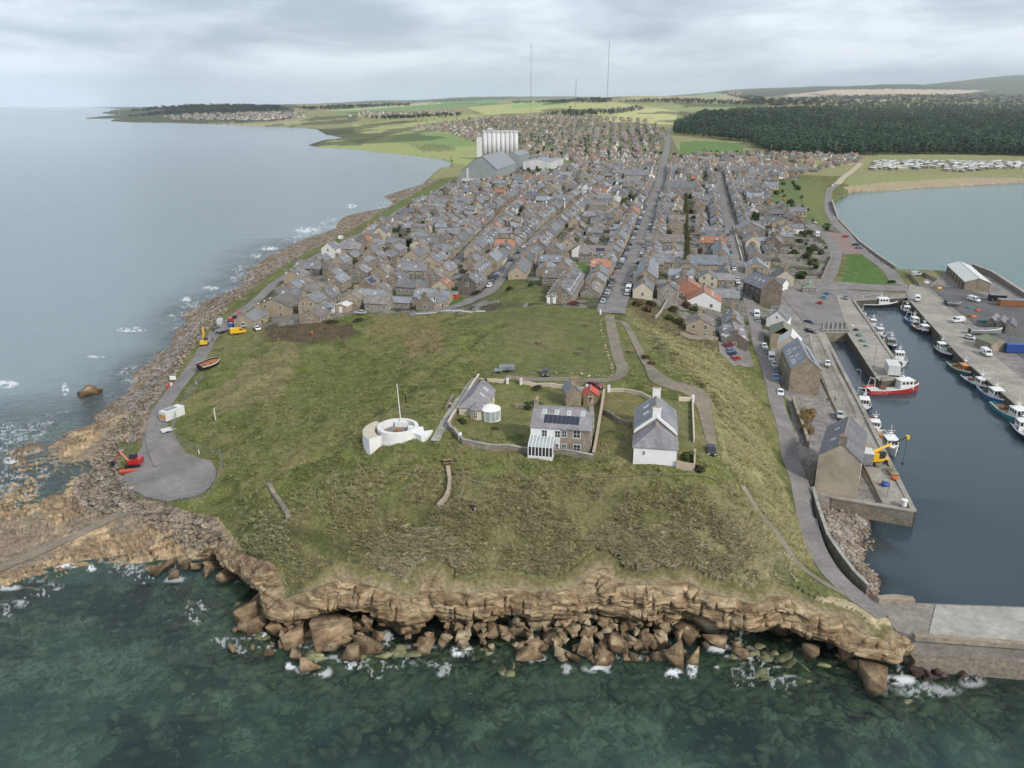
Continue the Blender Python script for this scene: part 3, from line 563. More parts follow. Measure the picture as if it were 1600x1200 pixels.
# ================================================================ mesh builder
class MB:
    def __init__(s): s.v = []; s.f = []; s.m = []
    def poly(s, pts, m=0):
        b = len(s.v); s.v += [tuple(p) for p in pts]; s.f.append(tuple(range(b, b+len(pts)))); s.m.append(m); return s
    def quads(s, pts, faces, m=0):
        b = len(s.v); s.v += [tuple(p) for p in pts]
        for f in faces: s.f.append(tuple(b+i for i in f)); s.m.append(m)
        return s
    def box(s, x0, x1, y0, y1, z0, z1, m=0, rz=0, c=None):
        p = [(x, y, z) for z in (z0, z1) for x, y in ((x0, y0), (x1, y0), (x1, y1), (x0, y1))]
        if rz:
            cx, cy = c or ((x0+x1)/2, (y0+y1)/2); ca, sa = math.cos(rz), math.sin(rz)
            p = [(cx+(x-cx)*ca-(y-cy)*sa, cy+(x-cx)*sa+(y-cy)*ca, z) for x, y, z in p]
        return s.quads(p, [(3, 2, 1, 0), (4, 5, 6, 7), (0, 1, 5, 4), (1, 2, 6, 5), (2, 3, 7, 6), (3, 0, 4, 7)], m)
    def prism(s, pts, z0, z1, m=0, mtop=None):      # vertical extrusion of a plan outline (counter-clockwise)
        a = sum(pts[i][0]*pts[(i+1) % len(pts)][1]-pts[(i+1) % len(pts)][0]*pts[i][1] for i in range(len(pts)))
        if a < 0: pts = pts[::-1]
        n = len(pts); zt = z1 if hasattr(z1, '__len__') else [z1]*n; zb = z0 if hasattr(z0, '__len__') else [z0]*n
        b = len(s.v); s.v += [(p[0], p[1], zb[i]) for i, p in enumerate(pts)]+[(p[0], p[1], zt[i]) for i, p in enumerate(pts)]
        for i in range(n): j = (i+1) % n; s.f.append((b+i, b+j, b+n+j, b+n+i)); s.m.append(m)
        s.f.append(tuple(b+n+i for i in range(n))); s.m.append(m if mtop is None else mtop); s.f.append(tuple(b+i for i in range(n-1, -1, -1))); s.m.append(m); return s
    def ext(s, prof, axis, a, b_, m=0):             # profile extruded along x ('x': prof=(y,z)) or y ('y': prof=(x,z))
        n = len(prof); f = (lambda t, p: (t, p[0], p[1])) if axis == 'x' else (lambda t, p: (p[0], t, p[1]))
        b = len(s.v); s.v += [f(a, p) for p in prof]+[f(b_, p) for p in prof]
        for i in range(n): j = (i+1) % n; s.f.append((b+i, b+j, b+n+j, b+n+i)); s.m.append(m)
        s.f.append(tuple(b+i for i in range(n-1, -1, -1))); s.m.append(m); s.f.append(tuple(b+n+i for i in range(n))); s.m.append(m); return s
    def tube(s, p0, p1, r0, r1=None, n=8, m=0):
        r1 = r0 if r1 is None else r1; p0 = Vector(p0); p1 = Vector(p1); d = (p1-p0).normalized(); q = d.to_track_quat('Z', 'Y'); b = len(s.v)
        for p, r in ((p0, r0), (p1, r1)):
            for i in range(n): a = 2*math.pi*i/n; s.v.append(tuple(p+q @ Vector((r*math.cos(a), r*math.sin(a), 0))))
        for i in range(n): j = (i+1) % n; s.f.append((b+i, b+j, b+n+j, b+n+i)); s.m.append(m)
        s.f.append(tuple(b+i for i in range(n-1, -1, -1))); s.m.append(m); s.f.append(tuple(b+n+i for i in range(n))); s.m.append(m); return s
    def lathe(s, prof, n=24, m=0, c=(0, 0), a0=0, a1=2*math.pi):
        full = abs(a1-a0-2*math.pi) < 1e-6; k = n if full else n+1; b = len(s.v)
        for r, z in prof:
            for i in range(k): a = a0+(a1-a0)*i/n; s.v.append((c[0]+r*math.cos(a), c[1]+r*math.sin(a), z))
        for j in range(len(prof)-1):
            for i in range(n):
                i2 = (i+1) % k; s.f.append((b+j*k+i, b+j*k+i2, b+(j+1)*k+i2, b+(j+1)*k+i)); s.m.append(m)
        return s
    def mesh(s, name, mats, smooth=False):
        me = bpy.data.meshes.new(name); me.from_pydata(s.v, [], s.f)
        for x in mats: me.materials.append(MATS[x])
        if len(mats) > 1: me.polygons.foreach_set('material_index', s.m)
        if smooth: me.polygons.foreach_set('use_smooth', [True]*len(s.f))
        me.update(); return me
    def obj(s, name, mats, parent=None, loc=None, rz=None, smooth=False):
        if isinstance(mats, str): mats = [mats]
        return link(name, s.mesh(name, mats, smooth), parent, loc, rz)
def empty(name, loc, rz=0, label=None, cat=None, group=None):
    o = bpy.data.objects.new(name, None); COL.objects.link(o); o.location = loc; o.rotation_euler[2] = rz; o.empty_display_size = .5
    return setp(o, label, cat, group)
def copy_tree(o, parent=None):
    c = o.copy(); COL.objects.link(c)
    if parent is not None: c.parent = parent
    for ch in list(o.children): copy_tree(ch, c)
    return c
def scatter_mesh(name, protos, pos, scl, rot, mats, tilt=None, colors=None, smooth=False, pick=None, seed=1):
    """one merged mesh of many transformed copies of small prototype meshes (V, triangles)"""
    rs = np.random.RandomState(seed); n = len(pos); pick = rs.randint(0, len(protos), n) if pick is None else pick
    VV = []; FF = []; CC = []; base = 0
    for k, (pv_, pf_) in enumerate(protos):
        i = np.nonzero(pick == k)[0]
        if len(i) == 0: continue
        v = pv_[None]*scl[i][:, None, :]
        if tilt is not None:
            tx = tilt[i]; c, s_ = np.cos(tx)[:, None], np.sin(tx)[:, None]; v = np.stack([v[..., 0], v[..., 1]*c-v[..., 2]*s_, v[..., 1]*s_+v[..., 2]*c], -1)
        c, s_ = np.cos(rot[i])[:, None], np.sin(rot[i])[:, None]
        v = np.stack([v[..., 0]*c-v[..., 1]*s_, v[..., 0]*s_+v[..., 1]*c, v[..., 2]], -1)+pos[i][:, None, :]
        f = pf_[None]+(np.arange(len(i))*len(pv_))[:, None, None]+base
        VV.append(v.reshape(-1, 3)); FF.append(f.reshape(-1, pf_.shape[1])); base += len(i)*len(pv_)
        if colors is not None: CC.append(np.repeat(colors[i], len(pv_), 0))
    at = {'col': ('FLOAT_COLOR', np.concatenate(CC))} if colors is not None else None
    return mesh_np(name, np.concatenate(VV), np.concatenate(FF), mats, smooth=smooth, attrs=at)
def hull_proto(seed, n=16, flat_=.7, sub=False):
    rd = random.Random(seed); bm = bmesh.new(); p = []
    for i in range(n):
        v = Vector((rd.uniform(-1, 1), rd.uniform(-1, 1), rd.uniform(-1, 1))); k = max(abs(v.x), abs(v.y), abs(v.z)); v = v/(k**.75); v *= .5; v.z *= flat_; bm.verts.new(v)
    r = bmesh.ops.convex_hull(bm, input=list(bm.verts)); bmesh.ops.delete(bm, geom=[e for e in r['geom_interior'] if isinstance(e, bmesh.types.BMVert)], context='VERTS')
    bmesh.ops.dissolve_limit(bm, angle_limit=R(12), verts=bm.verts, edges=bm.edges); bmesh.ops.triangulate(bm, faces=bm.faces)
    if sub:
        bmesh.ops.bevel(bm, geom=list(bm.edges), offset=.012, segments=1, affect='EDGES', clamp_overlap=True); bmesh.ops.triangulate(bm, faces=bm.faces)
    bm.verts.ensure_lookup_table(); bm.verts.index_update(); V_ = np.array([tuple(v.co) for v in bm.verts]); F_ = np.array([[v.index for v in f.verts] for f in bm.faces]); bm.free(); return V_, F_
# ---------------------------------------------------------------- rock materials
def rock_mat(name, c1, c2, c3, sc=.6, strat=2.2, bump=.6, wet=False):
    m = bpy.data.materials.new(name); m.use_nodes = True; t = m.node_tree; b = t.nodes['Principled BSDF']; b.inputs['Roughness'].default_value = .9; b.inputs['Specular IOR Level'].default_value = .2; L = t.links.new
    g = t.nodes.new('ShaderNodeNewGeometry'); mp_ = t.nodes.new('ShaderNodeMapping'); mp_.inputs['Scale'].default_value = (.22, .22, strat); mp_.inputs['Rotation'].default_value = (R(4), R(5), 0); L(g.outputs['Position'], mp_.inputs[0])
    a = t.nodes.new('ShaderNodeTexNoise'); a.inputs['Scale'].default_value = 1; a.inputs['Detail'].default_value = 6; a.inputs['Roughness'].default_value = .7; L(mp_.outputs[0], a.inputs['Vector'])
    n2 = t.nodes.new('ShaderNodeTexNoise'); n2.inputs['Scale'].default_value = sc; n2.inputs['Detail'].default_value = 5; L(g.outputs['Position'], n2.inputs['Vector'])
    r = t.nodes.new('ShaderNodeValToRGB'); L(a.outputs[0], r.inputs[0]); r.color_ramp.elements[0].position = .36; r.color_ramp.elements[0].color = (*c1, 1); r.color_ramp.elements[1].position = .64; r.color_ramp.elements[1].color = (*c3, 1); e = r.color_ramp.elements.new(.5); e.color = (*c2, 1)
    r2 = t.nodes.new('ShaderNodeMapRange'); L(n2.outputs[0], r2.inputs[0]); r2.inputs[1].default_value = .3; r2.inputs[2].default_value = .7; r2.inputs[3].default_value = .62; r2.inputs[4].default_value = 1.3
    s_ = t.nodes.new('ShaderNodeVectorMath'); s_.operation = 'SCALE'; L(r.outputs[0], s_.inputs[0]); L(r2.outputs[0], s_.inputs['Scale']); col = s_.outputs[0]
    mv = t.nodes.new('ShaderNodeMapping'); mv.inputs['Scale'].default_value = (.24, .24, .8); mv.inputs['Rotation'].default_value = (R(6), R(-5), 0); L(g.outputs['Position'], mv.inputs[0]); vo = t.nodes.new('ShaderNodeTexVoronoi'); vo.feature = 'DISTANCE_TO_EDGE'; vo.inputs['Scale'].default_value = 1.1; L(mv.outputs[0], vo.inputs['Vector'])
    rv = t.nodes.new('ShaderNodeMapRange'); L(vo.outputs['Distance'], rv.inputs[0]); rv.inputs[1].default_value = .0; rv.inputs[2].default_value = .03; rv.inputs[3].default_value = .5; sv = t.nodes.new('ShaderNodeVectorMath'); sv.operation = 'SCALE'; L(col, sv.inputs[0]); L(rv.outputs[0], sv.inputs['Scale']); col = sv.outputs[0] if strat > .7 and sc < 2 else col
    oi = t.nodes.new('ShaderNodeObjectInfo'); r3 = t.nodes.new('ShaderNodeMapRange'); L(oi.outputs['Random'], r3.inputs[0]); r3.inputs[3].default_value = .75; r3.inputs[4].default_value = 1.2; s3 = t.nodes.new('ShaderNodeVectorMath'); s3.operation = 'SCALE'; L(col, s3.inputs[0]); L(r3.outputs[0], s3.inputs['Scale'])
    L(s3.outputs[0], b.inputs['Base Color'])
    sx = t.nodes.new('ShaderNodeSeparateXYZ'); L(g.outputs['Position'], sx.inputs[0]); zz9 = t.nodes.new('ShaderNodeMath'); zz9.operation = 'MULTIPLY_ADD'; L(n2.outputs[0], zz9.inputs[0]); zz9.inputs[1].default_value = 1.6; L(sx.outputs[2], zz9.inputs[2])
    wr = t.nodes.new('ShaderNodeMapRange'); L(zz9.outputs[0], wr.inputs[0]); wr.inputs[1].default_value = .8; wr.inputs[2].default_value = 2.2; wr.inputs[3].default_value = .42; s4 = t.nodes.new('ShaderNodeVectorMath'); s4.operation = 'SCALE'; L(s3.outputs[0], s4.inputs[0]); L(wr.outputs[0], s4.inputs['Scale'])
    if name in ('sandstone_cliff', 'boulder_rock', 'boulder_pale'): L(s4.outputs[0], b.inputs['Base Color'])      # algae and wet below the tide line
    bp = t.nodes.new('ShaderNodeBump'); bp.inputs['Strength'].default_value = bump; bp.inputs['Distance'].default_value = .3; L(a.outputs[0], bp.inputs['Height']); L(bp.outputs[0], b.inputs['Normal']); MATS[name] = m
rock_mat('sandstone_cliff', (.12,.075,.04), (.30,.21,.12), (.50,.39,.25))
rock_mat('boulder_rock', (.15,.10,.055), (.25,.175,.105), (.34,.26,.165), strat=.8)
rock_mat('boulder_pale', (.24,.19,.125), (.33,.26,.17), (.43,.36,.25), strat=.8)
rock_mat('shore_stone', (.15,.12,.09), (.27,.22,.17), (.40,.34,.28), sc=2.5, strat=1)
rock_mat('submerged_stone', (.10,.11,.055), (.19,.19,.10), (.29,.28,.16), strat=.6)
rock_mat('dark_weedy_rock', (.03,.022,.018), (.075,.05,.045), (.13,.09,.08), strat=.6)
# ---------------------------------------------------------------- the sandstone cliff
top = gz(cl[:, 0]-NO[:, 0]*.7, cl[:, 1]-NO[:, 1]*.7, GSM)
top = np.convolve(np.pad(top, 6, 'edge'), np.ones(13)/13, 'valid')
s_ = np.concatenate([[0], np.cumsum(np.linalg.norm(np.diff(cl, axis=0), axis=1))])
NRW = 54; hrow = np.linspace(0, 1, NRW)
S_, H_ = np.meshgrid(s_, hrow, indexing='ij'); topn = top+.25*(vnoise(s_/1.3, s_*0, 5)-.5)+.35*(vnoise(s_/4, s_*0, 6)-.5)
Zc = topn[:, None]*(1-H_)+(-1.7)*H_
dip = Zc+S_*.045+fbm(S_/14, S_*0+1, 2, 9)*1.5
hh = np.clip(topn/8, .15, 1.15)[:, None]
beds = vnoise(S_/6, np.floor(dip/.62)*7.31, 41)*1.05+vnoise(S_/2.2, np.floor(dip/.24)*5.7, 42)*.35
bidx = np.floor(dip/1.7); blk = hsh(np.floor(S_/3.1+bidx*.37+vnoise(bidx*3.3, bidx*0, 3)*4), bidx, 43)*1.1
blk2 = hsh(np.floor(S_/1.15+bidx*.77), np.floor(dip/.8), 44)*.4
crack = -1.1*((np.abs((S_/3.1+bidx*.37) % 1-.5) > .47))*1.0
cave = fbm(S_/6.5, S_*0+4, 3, 45); tt_ = (topn[:, None]-Zc)/(topn[:, None]+.01)
und = 1.5*np.exp(-((tt_-.34)/.2)**2)*(.5+vnoise(S_/7, S_*0, 48))-(1.0+3.6*ss(.36, .62, cave))*ss(.50+.12*(vnoise(S_/3, S_*0, 47)-.5), .66, tt_)
low_ = ss(2.2, 5, topn)[:, None]
off = (-.35+beds*1.0+blk*1.15+blk2+crack)*hh+und*low_+(1-low_)*.9*ss(.2, 1, H_)
lipf = ss(0, .05, H_); off = off*lipf-.35*(1-lipf)
XC = cl[:, None, 0]+NO[:, None, 0]*off; YC = cl[:, None, 1]+NO[:, None, 1]*off
ledge = np.round(Zc/.4)*.4; Zc = np.where(H_ < .04, Zc, Zc*.5+ledge*.5)
n0 = len(cl); i = np.arange(n0*NRW).reshape(n0, NRW); Vc = np.stack([XC, YC, Zc], -1)
Qc = np.stack([i[:-1, :-1], i[:-1, 1:], i[1:, 1:], i[1:, :-1]], -1).reshape(-1, 4)
# turf and rubble strip between the cut ground and the lip
kb_ = np.linspace(0, 1, 9)[None]; io = -(INB[:, None]+.9)*(1-kb_)+(-.35)*kb_; bx_ = cl[:, None, 0]+NO[:, None, 0]*io; by_ = cl[:, None, 1]+NO[:, None, 1]*io
zb_ = gz(bx_, by_, GSM)-.3*(1-kb_)**4; zb_[:, -1] = topn+.03; zb_[:, 1:-1] += .35*(fbm(bx_/1.5, by_/1.5, 3, 9)-.5)[:, 1:-1]; jb = np.arange(n0*9).reshape(n0, 9)
rk_ = np.clip(ss(.45, 1, kb_+.5*(fbm(bx_/1.8, by_/1.8, 3, 12)-.5))+(1-low_), 0, 1)[..., None]; gc_0 = np.stack([gz(bx_, by_, C[..., q]) for q in range(3)], -1); gc_0 = np.where((gz(bx_, by_) < 1)[..., None], np.array((.15,.135,.06)), gc_0)
o = link('cliff_top_turf', mesh_np('cliff_top_turf', np.stack([bx_, by_, zb_], -1).reshape(-1, 3), np.stack([jb[:-1, :-1], jb[:-1, 1:], jb[1:, 1:], jb[1:, :-1]], -1).reshape(-1, 4), ['ground'], smooth=True, attrs={'col': ('FLOAT_COLOR', (gc_0*(1-rk_)+np.array((.25, .20, .125))*rk_).reshape(-1, 3))})); setp(o, 'turf and bare rubble along the cliff edge', kind='structure')
o = link('cliff', mesh_np('cliff', Vc.reshape(-1, 3), Qc, ['sandstone_cliff'])); setp(o, 'layered sandstone sea cliff', kind='structure')
# ---------------------------------------------------------------- boulders at the cliff foot: each one a thing
BPROTO = [hull_proto(100+k, 10, .8, True) for k in range(14)]
def hullmesh(k, mat): return mesh_np('boulder', BPROTO[k][0], BPROTO[k][1], [mat])
BM_ = {(k, m): hullmesh(k, m) for k in range(14) for m in ('boulder_rock', 'boulder_pale', 'dark_weedy_rock')}
BIG = [ # u, v, width px, height px, name-label or None, material
 (372,893,52,40,'big pale boulder perched at the corner where the cliff meets the west ledge',1),(388,968,56,40,'smooth orange boulder in the surf at the west corner',0),(418,966,30,46,'tall upright slab leaning beside the smooth orange boulder',0),(456,1010,36,38,'squarish orange boulder alone in a gap of dark water',0),(505,1018,62,62,'broad flat triangular boulder, widest of those under the western cliff',0),(545,1032,32,34,'tilted reddish boulder at the water line, east of the broad triangular one',0),(579,1016,36,22,'low flat boulder with foam behind it near the dark cave',0),(482,1044,30,22,'low square block awash between two foam patches',0),(661,1010,34,20,'lone brown rock in dark water below the narrow cave',0),
 (838,986,48,34,'stack of square jointed blocks against the middle of the cliff',1),(906,984,24,34,'pale pointed block right of the jointed stack',1),(988,984,42,50,'large rounded grey block leaning on the cliff, centre of the pile',1),(1022,972,30,36,'upright pale block beside the large rounded grey one',1),(1056,968,20,50,'tall narrow pale pillar standing in the boulder pile',1),(1104,990,50,56,'biggest wedge shaped slab at the east end of the pile',1),(1061,1040,28,44,'tall brown rock pillar ringed with white foam',0),(1086,1046,18,46,'greenish half sunken pillar right of the foam ringed one',0),(1157,1022,24,18,'small dark red rock alone at the east end of the pile',0),(1370,1078,52,36,'isolated flat topped block standing in the sea off the pier root',0),(1280,1030,34,24,'slanting brown slab in the mouth of the eastern overhang',0),(1420,1030,60,50,None,2),(125,617,40,20,'brown wave washed rock standing offshore on the west side',0),
 (812,990,28,30,None,1),(792,1000,26,24,None,0),(766,992,28,22,None,0),(862,1002,32,30,None,1),(876,996,26,26,None,0),(860,985,26,26,None,1),(925,998,24,22,None,0),(950,1002,28,24,None,0),(975,1006,26,24,None,0),(1040,990,34,34,None,1),(1075,1002,34,34,None,0),(1090,970,30,34,None,1),(1120,1008,34,26,None,0),(1040,1014,34,24,None,0),(1010,1012,24,22,None,0),(960,1022,26,34,None,0),(940,1036,30,24,None,0),(916,1026,26,34,None,0),(895,1030,22,18,None,0),(822,1032,42,24,None,0),(836,1016,22,20,None,0),(1000,962,34,24,None,1),(1075,975,24,30,None,1),(440,966,28,28,None,0),(458,984,32,28,None,0),(530,1010,24,28,None,0),(560,1012,26,28,None,0),(400,948,40,26,None,0),(430,990,28,26,None,0),(470,1000,26,24,None,0),(400,985,34,20,None,0),(240,893,24,18,None,0),(258,884,20,14,None,0),(315,896,28,18,None,0),(300,872,22,16,None,1),(285,880,22,16,None,0),(330,888,26,18,None,0),(350,905,24,18,None,0),(270,900,18,12,None,0),(555,990,30,22,None,0),(590,1000,26,20,None,0),(620,985,30,16,None,0),(740,985,24,18,None,0),(720,990,22,14,None,0),(1150,960,26,20,None,0),(1180,970,26,18,None,0),(1215,985,26,20,None,0),(1300,1005,30,26,None,0),(1330,1030,30,26,None,0),(1345,1045,26,22,None,0)]
rd = random.Random(5)
GB = 'sandstone boulders fallen at the foot of the cliff'
def put_boulder(x, y, z, w_, h_, k, mat, label, seed_):
    r_ = random.Random(seed_); o = link('boulder', BM_[(k, ('boulder_rock', 'boulder_pale', 'dark_weedy_rock')[mat])]); o.location = (x, y, z)
    o.scale = (w_, w_*r_.uniform(.75, 1.0), h_*1.25); o.rotation_euler = (r_.uniform(-.3, .3), r_.uniform(-.3, .3), r_.uniform(0, 6.28)); return setp(o, label, 'boulder', GB)
for q, (u, v, wp_, hp_, lb, mt_) in enumerate(BIG):
    x, y = G(u, v, .5); sl = math.sqrt(x*x+y*y+6400); w_ = wp_*sl/F*1.12; h_ = hp_*sl/F/.95; y += .4*h_
    put_boulder(x, y, h_*.18, w_, h_, q % 14, mt_, lb or ('dark weed covered rock heaped against the root of the sea pier' if mt_ == 2 else 'medium brown sandstone boulder in the tumbled pile between cliff and surf'), q)
for q in range(215):
    k = rd.random()
    if q < 150:
        u = rd.gauss(950, 90) if q < 105 else rd.uniform(440, 850); v = rd.uniform(962, 1032) if q < 105 else rd.uniform(968, 1012); mt_ = rd.choice([0, 0, 1])
    elif q < 180: u, v = rd.uniform(360, 600), rd.uniform(955, 1025); mt_ = 0
    elif q < 205: u, v = rd.uniform(1425, 1520), rd.uniform(1028, 1062); mt_ = 2
    else: u, v = rd.uniform(230, 350), rd.uniform(862, 900); mt_ = 0
    w_ = rd.uniform(.9, 2.5); zz_1 = .3+max(0, 1012-v)*.055*(q < 150); x, y = G(u, v, zz_1)
    put_boulder(x, y, zz_1, w_, w_*.8, rd.randrange(14), mt_, 'dark weed covered rock heaped against the root of the sea pier' if mt_ == 2 else 'small brown rock wedged among the larger boulders below the cliff', 900+q)
# ---------------------------------------------------------------- loose stone nobody could count
rs = np.random.RandomState(7)
SPR = [hull_proto(300+k, 10, .6) for k in range(8)]
_nn = YS < 420; _GX, _GY, _GZ = GX[_nn].ravel(), GY[_nn].ravel(), GZ[_nn].ravel(); _PU, _PV = proj(_GX, _GY, _GZ)
def scat_px(n, poly, z0=0):     # random ground points inside a region given by its outline in the picture
    us = [p[0] for p in poly]; vs = [p[1] for p in poly]; k = np.nonzero((_PU > min(us)) & (_PU < max(us)) & (_PV > min(vs)) & (_PV < max(vs)))[0]
    sg = (max(us)-min(us))*.045+4; k = k[inpoly(_PU[k]+rs.normal(0, sg, len(k))*(z0 > 9), _PV[k]+rs.normal(0, sg*.5, len(k))*(z0 > 9), poly)]
    if len(k) == 0: return np.zeros(0), np.zeros(0), np.zeros(0)
    k = rs.choice(k, n); y = _GY[k]*(1+rs.uniform(-.004, .004, n)); x = _GX[k]+y*rs.uniform(-.001, .001, n)
    return x, y, gz(x, y)
x, y, z = scat_px(5200, [(150,800),(120,760),(170,690),(215,630),(270,570),(320,500),(330,470),(420,425),(475,385),(495,385),(450,412),(370,470),(330,510),(285,570),(235,640),(190,690),(185,740),(215,780),(250,790),(330,812),(365,850),(300,862),(240,820),(200,800)], 2)
k = z > -.3; x, y, z = x[k], y[k], z[k]; n = len(x); sc_ = .35+rs.rand(n)**3*1.7
me = scatter_mesh('shore_stones', SPR, np.stack([x, y, z+.1*sc_], -1), np.stack([sc_, sc_*rs.uniform(.6, 1, n), sc_*.8], -1), rs.rand(n)*6.28, ['shore_stone'], tilt=rs.uniform(-.4, .4, n))
setp(link('shore_stones', me), 'grey and buff cobbles and rubble along the western shore', kind='stuff')
q1_ = scat_px(3600, [(250,910),(340,930),(400,960),(440,1000),(620,1010),(700,1000),(800,1030),(1130,1020),(1200,1000),(1300,1020),(1420,1060),(1650,1070),(1650,1130),(1100,1095),(700,1100),(420,1110),(300,1010)], -2); q2_ = scat_px(1100, [(-50,1120),(-50,950),(200,930),(340,930),(500,1080),(1650,1090),(1650,1210),(1000,1190),(500,1190),(0,1180)], -2); x, y, z = (np.concatenate(k_) for k_ in zip(q1_, q2_))
k = z < -.3; x, y, z = x[k], y[k], z[k]; n = len(x); sc_ = .7+rs.rand(n)**4*3.3
me = scatter_mesh('submerged_rocks', SPR, np.stack([x, y, z+.05*sc_], -1), np.stack([sc_, sc_*rs.uniform(.6, 1, n), sc_*.6], -1), rs.rand(n)*6.28, ['submerged_stone'], tilt=rs.uniform(-.3, .3, n))
setp(link('submerged_rocks', me), 'greenish rocks lying under the shallow water', kind='stuff')
x, y, z = scat_px(1500, [(1285,800),(1330,800),(1365,830),(1370,935),(1340,910),(1300,850)], 1)
n = len(x); sc_ = .2+rs.rand(n)**3*.9
me = scatter_mesh('beach_stones', SPR, np.stack([x, y, z], -1), np.stack([sc_]*3, -1), rs.rand(n)*6.28, ['shore_stone']); setp(link('beach_stones', me), 'pebbles and weed on the small harbour beach', kind='stuff')
xs_, ys_, zs_ = [], [], []
for poly, n in (([(580,870),(660,875),(720,905),(700,925),(560,925)], 420), ([(985,880),(1060,868),(1075,905),(1080,925),(1000,905)], 420), ([(660,880),(900,870),(930,900),(660,920)], 160), ([(1100,760),(1180,790),(1200,860),(1120,900),(800,900),(750,800)], 120), ([(990,680),(935,690),(925,715),(960,718)], 130)):
    x, y, z = scat_px(n, poly, 10); xs_.append(x); ys_.append(y); zs_.append(z)
x, y, z = map(np.concatenate, (xs_, ys_, zs_)); n = len(x); sc_ = .12+rs.rand(n)**3*.5
me = scatter_mesh('scree_stones', SPR, np.stack([x, y, z+.05], -1), np.stack([sc_]*3, -1), rs.rand(n)*6.28, ['boulder_pale']); setp(link('scree_stones', me), 'pale stones scattered on bare patches above the cliff', kind='stuff')
# ---------------------------------------------------------------- rough grass and bracken tufts
def tuft(seed, n=6, spread=.5, h=.5, w_=.11):
    r_ = random.Random(seed); V_ = []; F_ = []
    for i in range(n):
        a = r_.uniform(0, 6.28); cx, cy = r_.uniform(-.3, .3), r_.uniform(-.3, .3); hh_ = h*r_.uniform(.6, 1.1); tx, ty = cx+math.cos(a)*spread*r_.uniform(.3, 1), cy+math.sin(a)*spread*r_.uniform(.3, 1)
        b = len(V_); px_, py_ = -math.sin(a)*w_, math.cos(a)*w_
        V_ += [(cx-px_, cy-py_, -.05), (cx+px_, cy+py_, -.05), (tx, ty, hh_)]; F_.append((b, b+2, b+1))
    return np.array(V_), np.array(F_)
TP = [tuft(k, 7, .8, .26, .10) for k in range(8)]
zonesG = [([(430,900),(400,850),(350,720),(300,700),(360,560),(620,500),(840,480),(960,500),(1100,560),(1180,620),(1270,900),(1250,940),(900,905),(560,915)], 19000, (.22,.215,.085)),
 ([(575,850),(640,815),(700,830),(740,870),(690,905),(620,900),(580,880)], 1100, (.42,.37,.23)), ([(880,840),(1000,820),(1150,800),(1230,860),(1245,935),(1150,925),(1070,900),(1000,870)], 2800, (.36,.32,.19)),
 ([(990,500),(1060,540),(1120,560),(1160,600),(1180,680),(1230,790),(1265,880),(1245,900),(1180,780),(1130,720),(1125,640),(1090,590),(1040,560)], 11000, (.33,.30,.15)), ([(380,830),(430,790),(520,870),(560,915),(440,910),(400,880)], 1000, (.28,.26,.14)),([(590,745),(700,730),(780,760),(1000,770),(1150,770),(1230,880),(900,900),(560,900),(450,850)], 11000, (.30,.265,.145))]
xs_, ys_, zs_, cs_ = [], [], [], []
for poly, n, c in zonesG:
    x, y, z = scat_px(n, poly, 14); keep = (z > 3.8)
    for P_ in ([(700,640),(745,600),(940,608),(1070,620),(1090,720),(1075,735),(920,712),(700,668)], [(735,478),(940,482),(960,560),(965,600),(780,600),(765,560)], [(565,680),(570,650),(640,640),(680,660),(680,690),(575,695)]): 
        pu_, pv_ = proj(x, y, z); keep &= ~inpoly(pu_, pv_, P_)
    fbn = fbm(x/4, y/4, 3, 66); keep &= fbn > .36+.12*rs.rand(len(x)); x, y, z = x[keep], y[keep], z[keep]
    bad = np.zeros(len(x), bool)
    for nm, L_, W_ in RIB:
        if L_[:, 1].min() < 260: bad |= segdist(x, y, [tuple(p) for p in L_[::3]]) < float(np.max(W_))/2+.3 if nm != 'left' else segdist(x, y, [tuple(p) for p in L_[::3]]) < 3.5
    bad |= inpoly(x, y, TURN); x, y, z = x[~bad], y[~bad], z[~bad]
    xs_.append(x); ys_.append(y); zs_.append(z); cs_.append(np.array(c)[None]*rs.uniform(.65, 1.18, (len(x), 1))*rs.uniform(.93, 1.07, (len(x), 3)))
x, y, z = map(np.concatenate, (xs_, ys_, zs_)); cc = np.concatenate(cs_); n = len(x); sc_ = .7+rs.rand(n)*.8
gm_ = new_mat('dry_grass', attr='col', rough=1, spec=.05); gc_ = gm_.node_tree.nodes.new('ShaderNodeCombineXYZ'); gc_.inputs[1].default_value = -.3; gc_.inputs[2].default_value = .95; gm_.node_tree.links.new(gc_.outputs[0], gm_.node_tree.nodes['Principled BSDF'].inputs['Normal'])
me = scatter_mesh('rough_grass', TP, np.stack([x, y, z], -1), np.stack([sc_, sc_, sc_*rs.uniform(.6, 1.3, n)], -1), rs.rand(n)*6.28, ['dry_grass'], colors=cc)
setp(link('rough_grass', me), 'tufts of rough wind blown grass over the headland', kind='stuff')
# ================================================================ building materials
new_mat('stone_tan', (.275,.23,.175), .9, noise=1.3, bump=.25, bscale=.06, rand=.18, scale2=.4)
new_mat('stone_grey', (.235,.21,.18), .9, noise=1.3, bump=.25, bscale=.06, rand=.18, scale2=.4)
new_mat('stone_dark', (.15,.125,.10), .9, noise=1.3, bump=.25, bscale=.06, rand=.12, scale2=.4)
new_mat('rubble', (.22,.19,.15), .95, noise=2.2, bump=.5, bscale=.1, dark=.6, light=1.4, scale2=.6)
new_mat('harl_cream', (.52,.46,.36), .9, noise=.8, dark=.88, light=1.1, rand=.1)
new_mat('harl_tan', (.37,.30,.22), .9, noise=.8, dark=.85, light=1.12, rand=.14)
new_mat('harl_white', (.70,.69,.67), .85, noise=.6, dark=.9, light=1.06, rand=.06)
new_mat('harl_worn', (.43,.37,.285), .9, noise=.45, dark=.78, light=1.15, scale2=.15)
